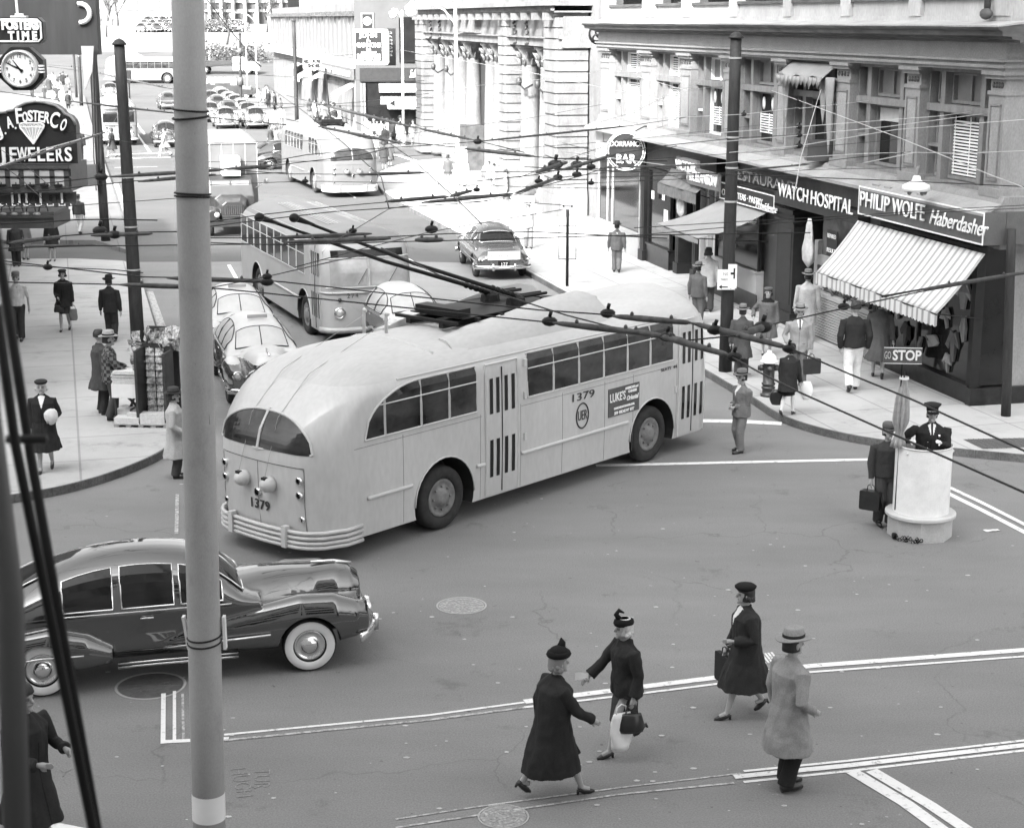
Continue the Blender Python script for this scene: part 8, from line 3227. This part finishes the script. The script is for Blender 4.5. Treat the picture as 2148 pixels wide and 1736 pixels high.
wire('cluster line across the left pavement with loose fittings', [(-20, 512), (100, 497), (200, 490), (300, 487), (440, 485)], .009, thick=[(20, 510, 130, 496, .03), (190, 494, 320, 490, .03)], knots=[(210, 484, .07), (240, 492, .06)])
wire('second cluster line just under the loose fittings', [(-20, 522), (140, 516), (300, 515), (440, 513), (600, 512)], .008, thick=[(60, 517, 200, 514, .02)])
wire('sagging dark cable over the lower marquee', [(-20, 470), (90, 466), (160, 461), (240, 460), (330, 462)], .010)
wire('pale rod rising over the word JEWELERS', [(-20, 357), (90, 314), (226, 276)], .012, z=5.6, m=WLIGHT, thick=[(-20, 357, 226, 276, .025)])
wire('dark cable across the top of the jewelers sign to the foreground pole', [(-20, 189), (109, 208), (250, 226), (367, 238), (462, 249), (600, 262)], .014, z=5.6, thick=[(140, 212, 400, 241, .028)])
wire('short dark strain line by the far bus', [(60, 134), (207, 154), (356, 186), (420, 192)], .012, z=5.6, thick=[(207, 154, 356, 186, .04)])
wire('line dropping from the top edge to the far transformer pole', [(424, -14), (480, 60), (532, 124)], .02, z=62.0, name='guy_line', knots=())
wire('dark tangled fitting where the guy line meets the pole', [(520, 118), (548, 140)], .03, z=62.0, name='guy_line')
wire('slack line past the transformer pole', [(430, 142), (530, 128), (700, 118), (880, 104)], .012, z=6.0)
wire('line from the dark knot across the far crossing', [(428, 148), (520, 156), (700, 168), (890, 170)], .012, z=5.6)
wire('thick far trolley line over the second trolley bus roof', [(600, 200), (648, 213), (808, 253), (996, 294), (1100, 320)], .012, thick=[(648, 213, 870, 268, .05), (880, 270, 990, 293, .04)])
wire('lower far trolley line over the second trolley bus windows', [(600, 250), (664, 264), (773, 291), (996, 313), (1124, 329), (1192, 334), (1400, 338)], .012, thick=[(660, 264, 850, 302, .04), (970, 311, 1120, 328, .045)])
wire('line sweeping left from the bank door to the truck', [(560, 340), (642, 325), (773, 313), (900, 305), (1002, 297), (1323, 264), (1480, 240)], .010, thick=[(1002, 297, 1323, 264, .03)], knots=[(1002, 297, .07)])
wire('thin line crossing the white bus back', [(436, 340), (700, 338), (1000, 318), (1290, 296), (1600, 262)], .006)
wire('tangled dark fitting line in front of the bank pier', [(1000, 380), (1122, 367), (1200, 350), (1274, 326), (1400, 305), (1540, 290), (1700, 282)], .010, thick=[(1125, 362, 1190, 340, .05), (1180, 356, 1290, 325, .04)], knots=[(1165, 345, .10), (1210, 345, .08), (1240, 350, .06)])
wire('dark line below the round bar sign', [(1100, 350), (1259, 358), (1400, 362), (1522, 366), (1700, 372), (1900, 380), (2160, 392)], .010, thick=[(1260, 352, 1500, 345, .022)])
wire('long line sagging from the bar sign to the right edge', [(1180, 318), (1400, 347), (1510, 343), (1624, 333), (1816, 322), (2000, 318), (2160, 314)], .008, m=WLIGHT)
wire('line rising right across the watch shop sign', [(1259, 372), (1480, 366), (1620, 352), (1780, 332), (1880, 322), (1985, 310), (2105, 315 - 1)], .008, thick=[(1540, 358, 1700, 345, .02), (1985, 326, 2105, 313, .03)])
wire('line crossing from the round pole to the fascia lettering', [(1330, 478), (1600, 462), (1800, 452), (1960, 440), (2160, 430)], .006)
wire('lower line crossing the plain awning', [(1330, 494), (1600, 470), (1860, 452), (2000, 444), (2160, 436)], .006)
for i, (pts, lb_) in enumerate((
    ([(1676, 228), (1902, 203), (2160, 178)], 'topmost pale guy wire across the upper windows at the right'),
    ([(1345, 250), (1560, 240), (1676, 226)], 'pale guy wire left of the topmost one starting at the round pole'),
    ([(1360, 290), (1676, 266), (1967, 244), (2160, 218)], 'second pale guy wire below the topmost'),
    ([(1480, 300), (1676, 284), (1860, 266), (2160, 226)], 'third pale guy wire below the topmost'),
    ([(1530, 320), (1676, 306), (1880, 272), (2160, 250)], 'fourth pale guy wire below the topmost'),
    ([(1540, 162), (1676, 211), (1891, 291), (2083, 369), (2137, 389), (2160, 400)], 'pale guy wire slanting down from the round pole across three windows'),
    ([(1545, 175), (1440, 190), (1300, 150), (1180, 128)], 'pale guy wire going left from the round pole over the bank pier'),
    ([(1530, 150), (1400, 200), (1330, 235), (1240, 262)], 'pale guy wire falling left from the round pole to the bar sign'),
    ([(1740, 136), (1715, 210), (1680, 330), (1668, 400)], 'pale guy wire falling steeply past the torn awning'),
    ([(1810, 342), (1920, 320), (2016, 322), (2160, 316)], 'pale wire below the bell lamp'),
    ([(840, 105), (1100, 150), (1400, 212)], 'faint pale wire high across the bank columns'),
    ([(840, 215), (1000, 180), (1200, 160), (1450, 120)], 'faint pale wire rising right across the bank columns'))):
    wire(lb_, pts, .007, z=6.2 if i not in (8,) else 6.4, m=WLIGHT, group='pale guy wires', knots=[(pts[1][0], pts[1][1], .04)] if i < 6 else ())

for i, (pts, lb_) in enumerate((
    ([(-20, 128), (150, 140), (300, 148)], 'thin wire over the clock face toward the leaning pole'),
    ([(60, 262), (160, 280), (280, 300), (370, 312)], 'thin wire between the two dark poles below the jewelers name'),
    ([(-20, 300), (60, 352), (120, 404)], 'thin wire falling right across the marquee windows'),
    ([(-20, 330), (40, 372), (90, 418)], 'lower thin wire falling right across the marquee windows'),
    ([(195, 80), (260, 112), (360, 130)], 'thin wire from the crossarms to the leaning pole top'),
    ([(240, 118), (330, 110), (440, 84)], 'thin wire rising right from the leaning pole top'),
    ([(440, 210), (560, 216), (700, 222), (880, 226)], 'thin wire over the parked cars'),
    ([(440, 232), (600, 226), (760, 214), (900, 196)], 'thin wire rising right over the parked cars'),
    ([(440, 300), (640, 296), (860, 280), (1100, 250), (1270, 218)], 'thin wire rising right over the second trolley bus roof'),
    ([(440, 388), (640, 380), (860, 384), (1100, 392), (1300, 396)], 'thin wire just above the roof of bus 274'),
    ([(640, 215), (760, 262), (860, 330), (960, 420), (1010, 470)], 'thin wire falling right past the white bus back'),
    ([(560, 180), (640, 236), (720, 300), (800, 372), (816, 438)], 'thin pull off wire over the second trolley bus'),
    ([(816, 438), (740, 484), (690, 512)], 'short pull off wire falling left over bus 274'),
    ([(816, 438), (900, 424), (1050, 422), (1180, 430)], 'thin wire from the pull off knot across the bank pavement'),
    ([(620, 560), (760, 522), (905, 486), (1040, 462), (1180, 440)], 'thin span wire rising right over the front of bus 274'),
    ([(440, 604), (560, 580), (700, 548), (760, 536)], 'thin span wire rising right over the waiting taxis'),
    ([(1180, 300), (1300, 330), (1420, 372), (1510, 420)], 'thin wire falling right past the bar sign'),
    ([(1090, 372), (1200, 330), (1290, 300), (1400, 262)], 'thin wire rising right from the tangled fitting'),
    ([(1100, 392), (1240, 384), (1420, 376), (1700, 356), (1900, 352)], 'thin dark wire level with the shop cornice'),
    ([(1260, 340), (1420, 330), (1600, 318), (1850, 296), (2160, 262)], 'thin dark wire across the upper window sills'),
    ([(-20, 440), (120, 434), (260, 424), (370, 416)], 'thin wire across the hanging letter panels'),
    ([(-20, 552), (100, 560), (240, 566), (300, 572)], 'thin wire across the heads of the walkers on the left pavement'))):
    wire(lb_, pts, .0055 if pts[0][1] > 250 else .009, z=5.5, group='thin span wires', knots=[(pts[1][0], pts[1][1], .035)] if i % 3 == 0 else ())
bpy.data.scenes.remove(BENCH)
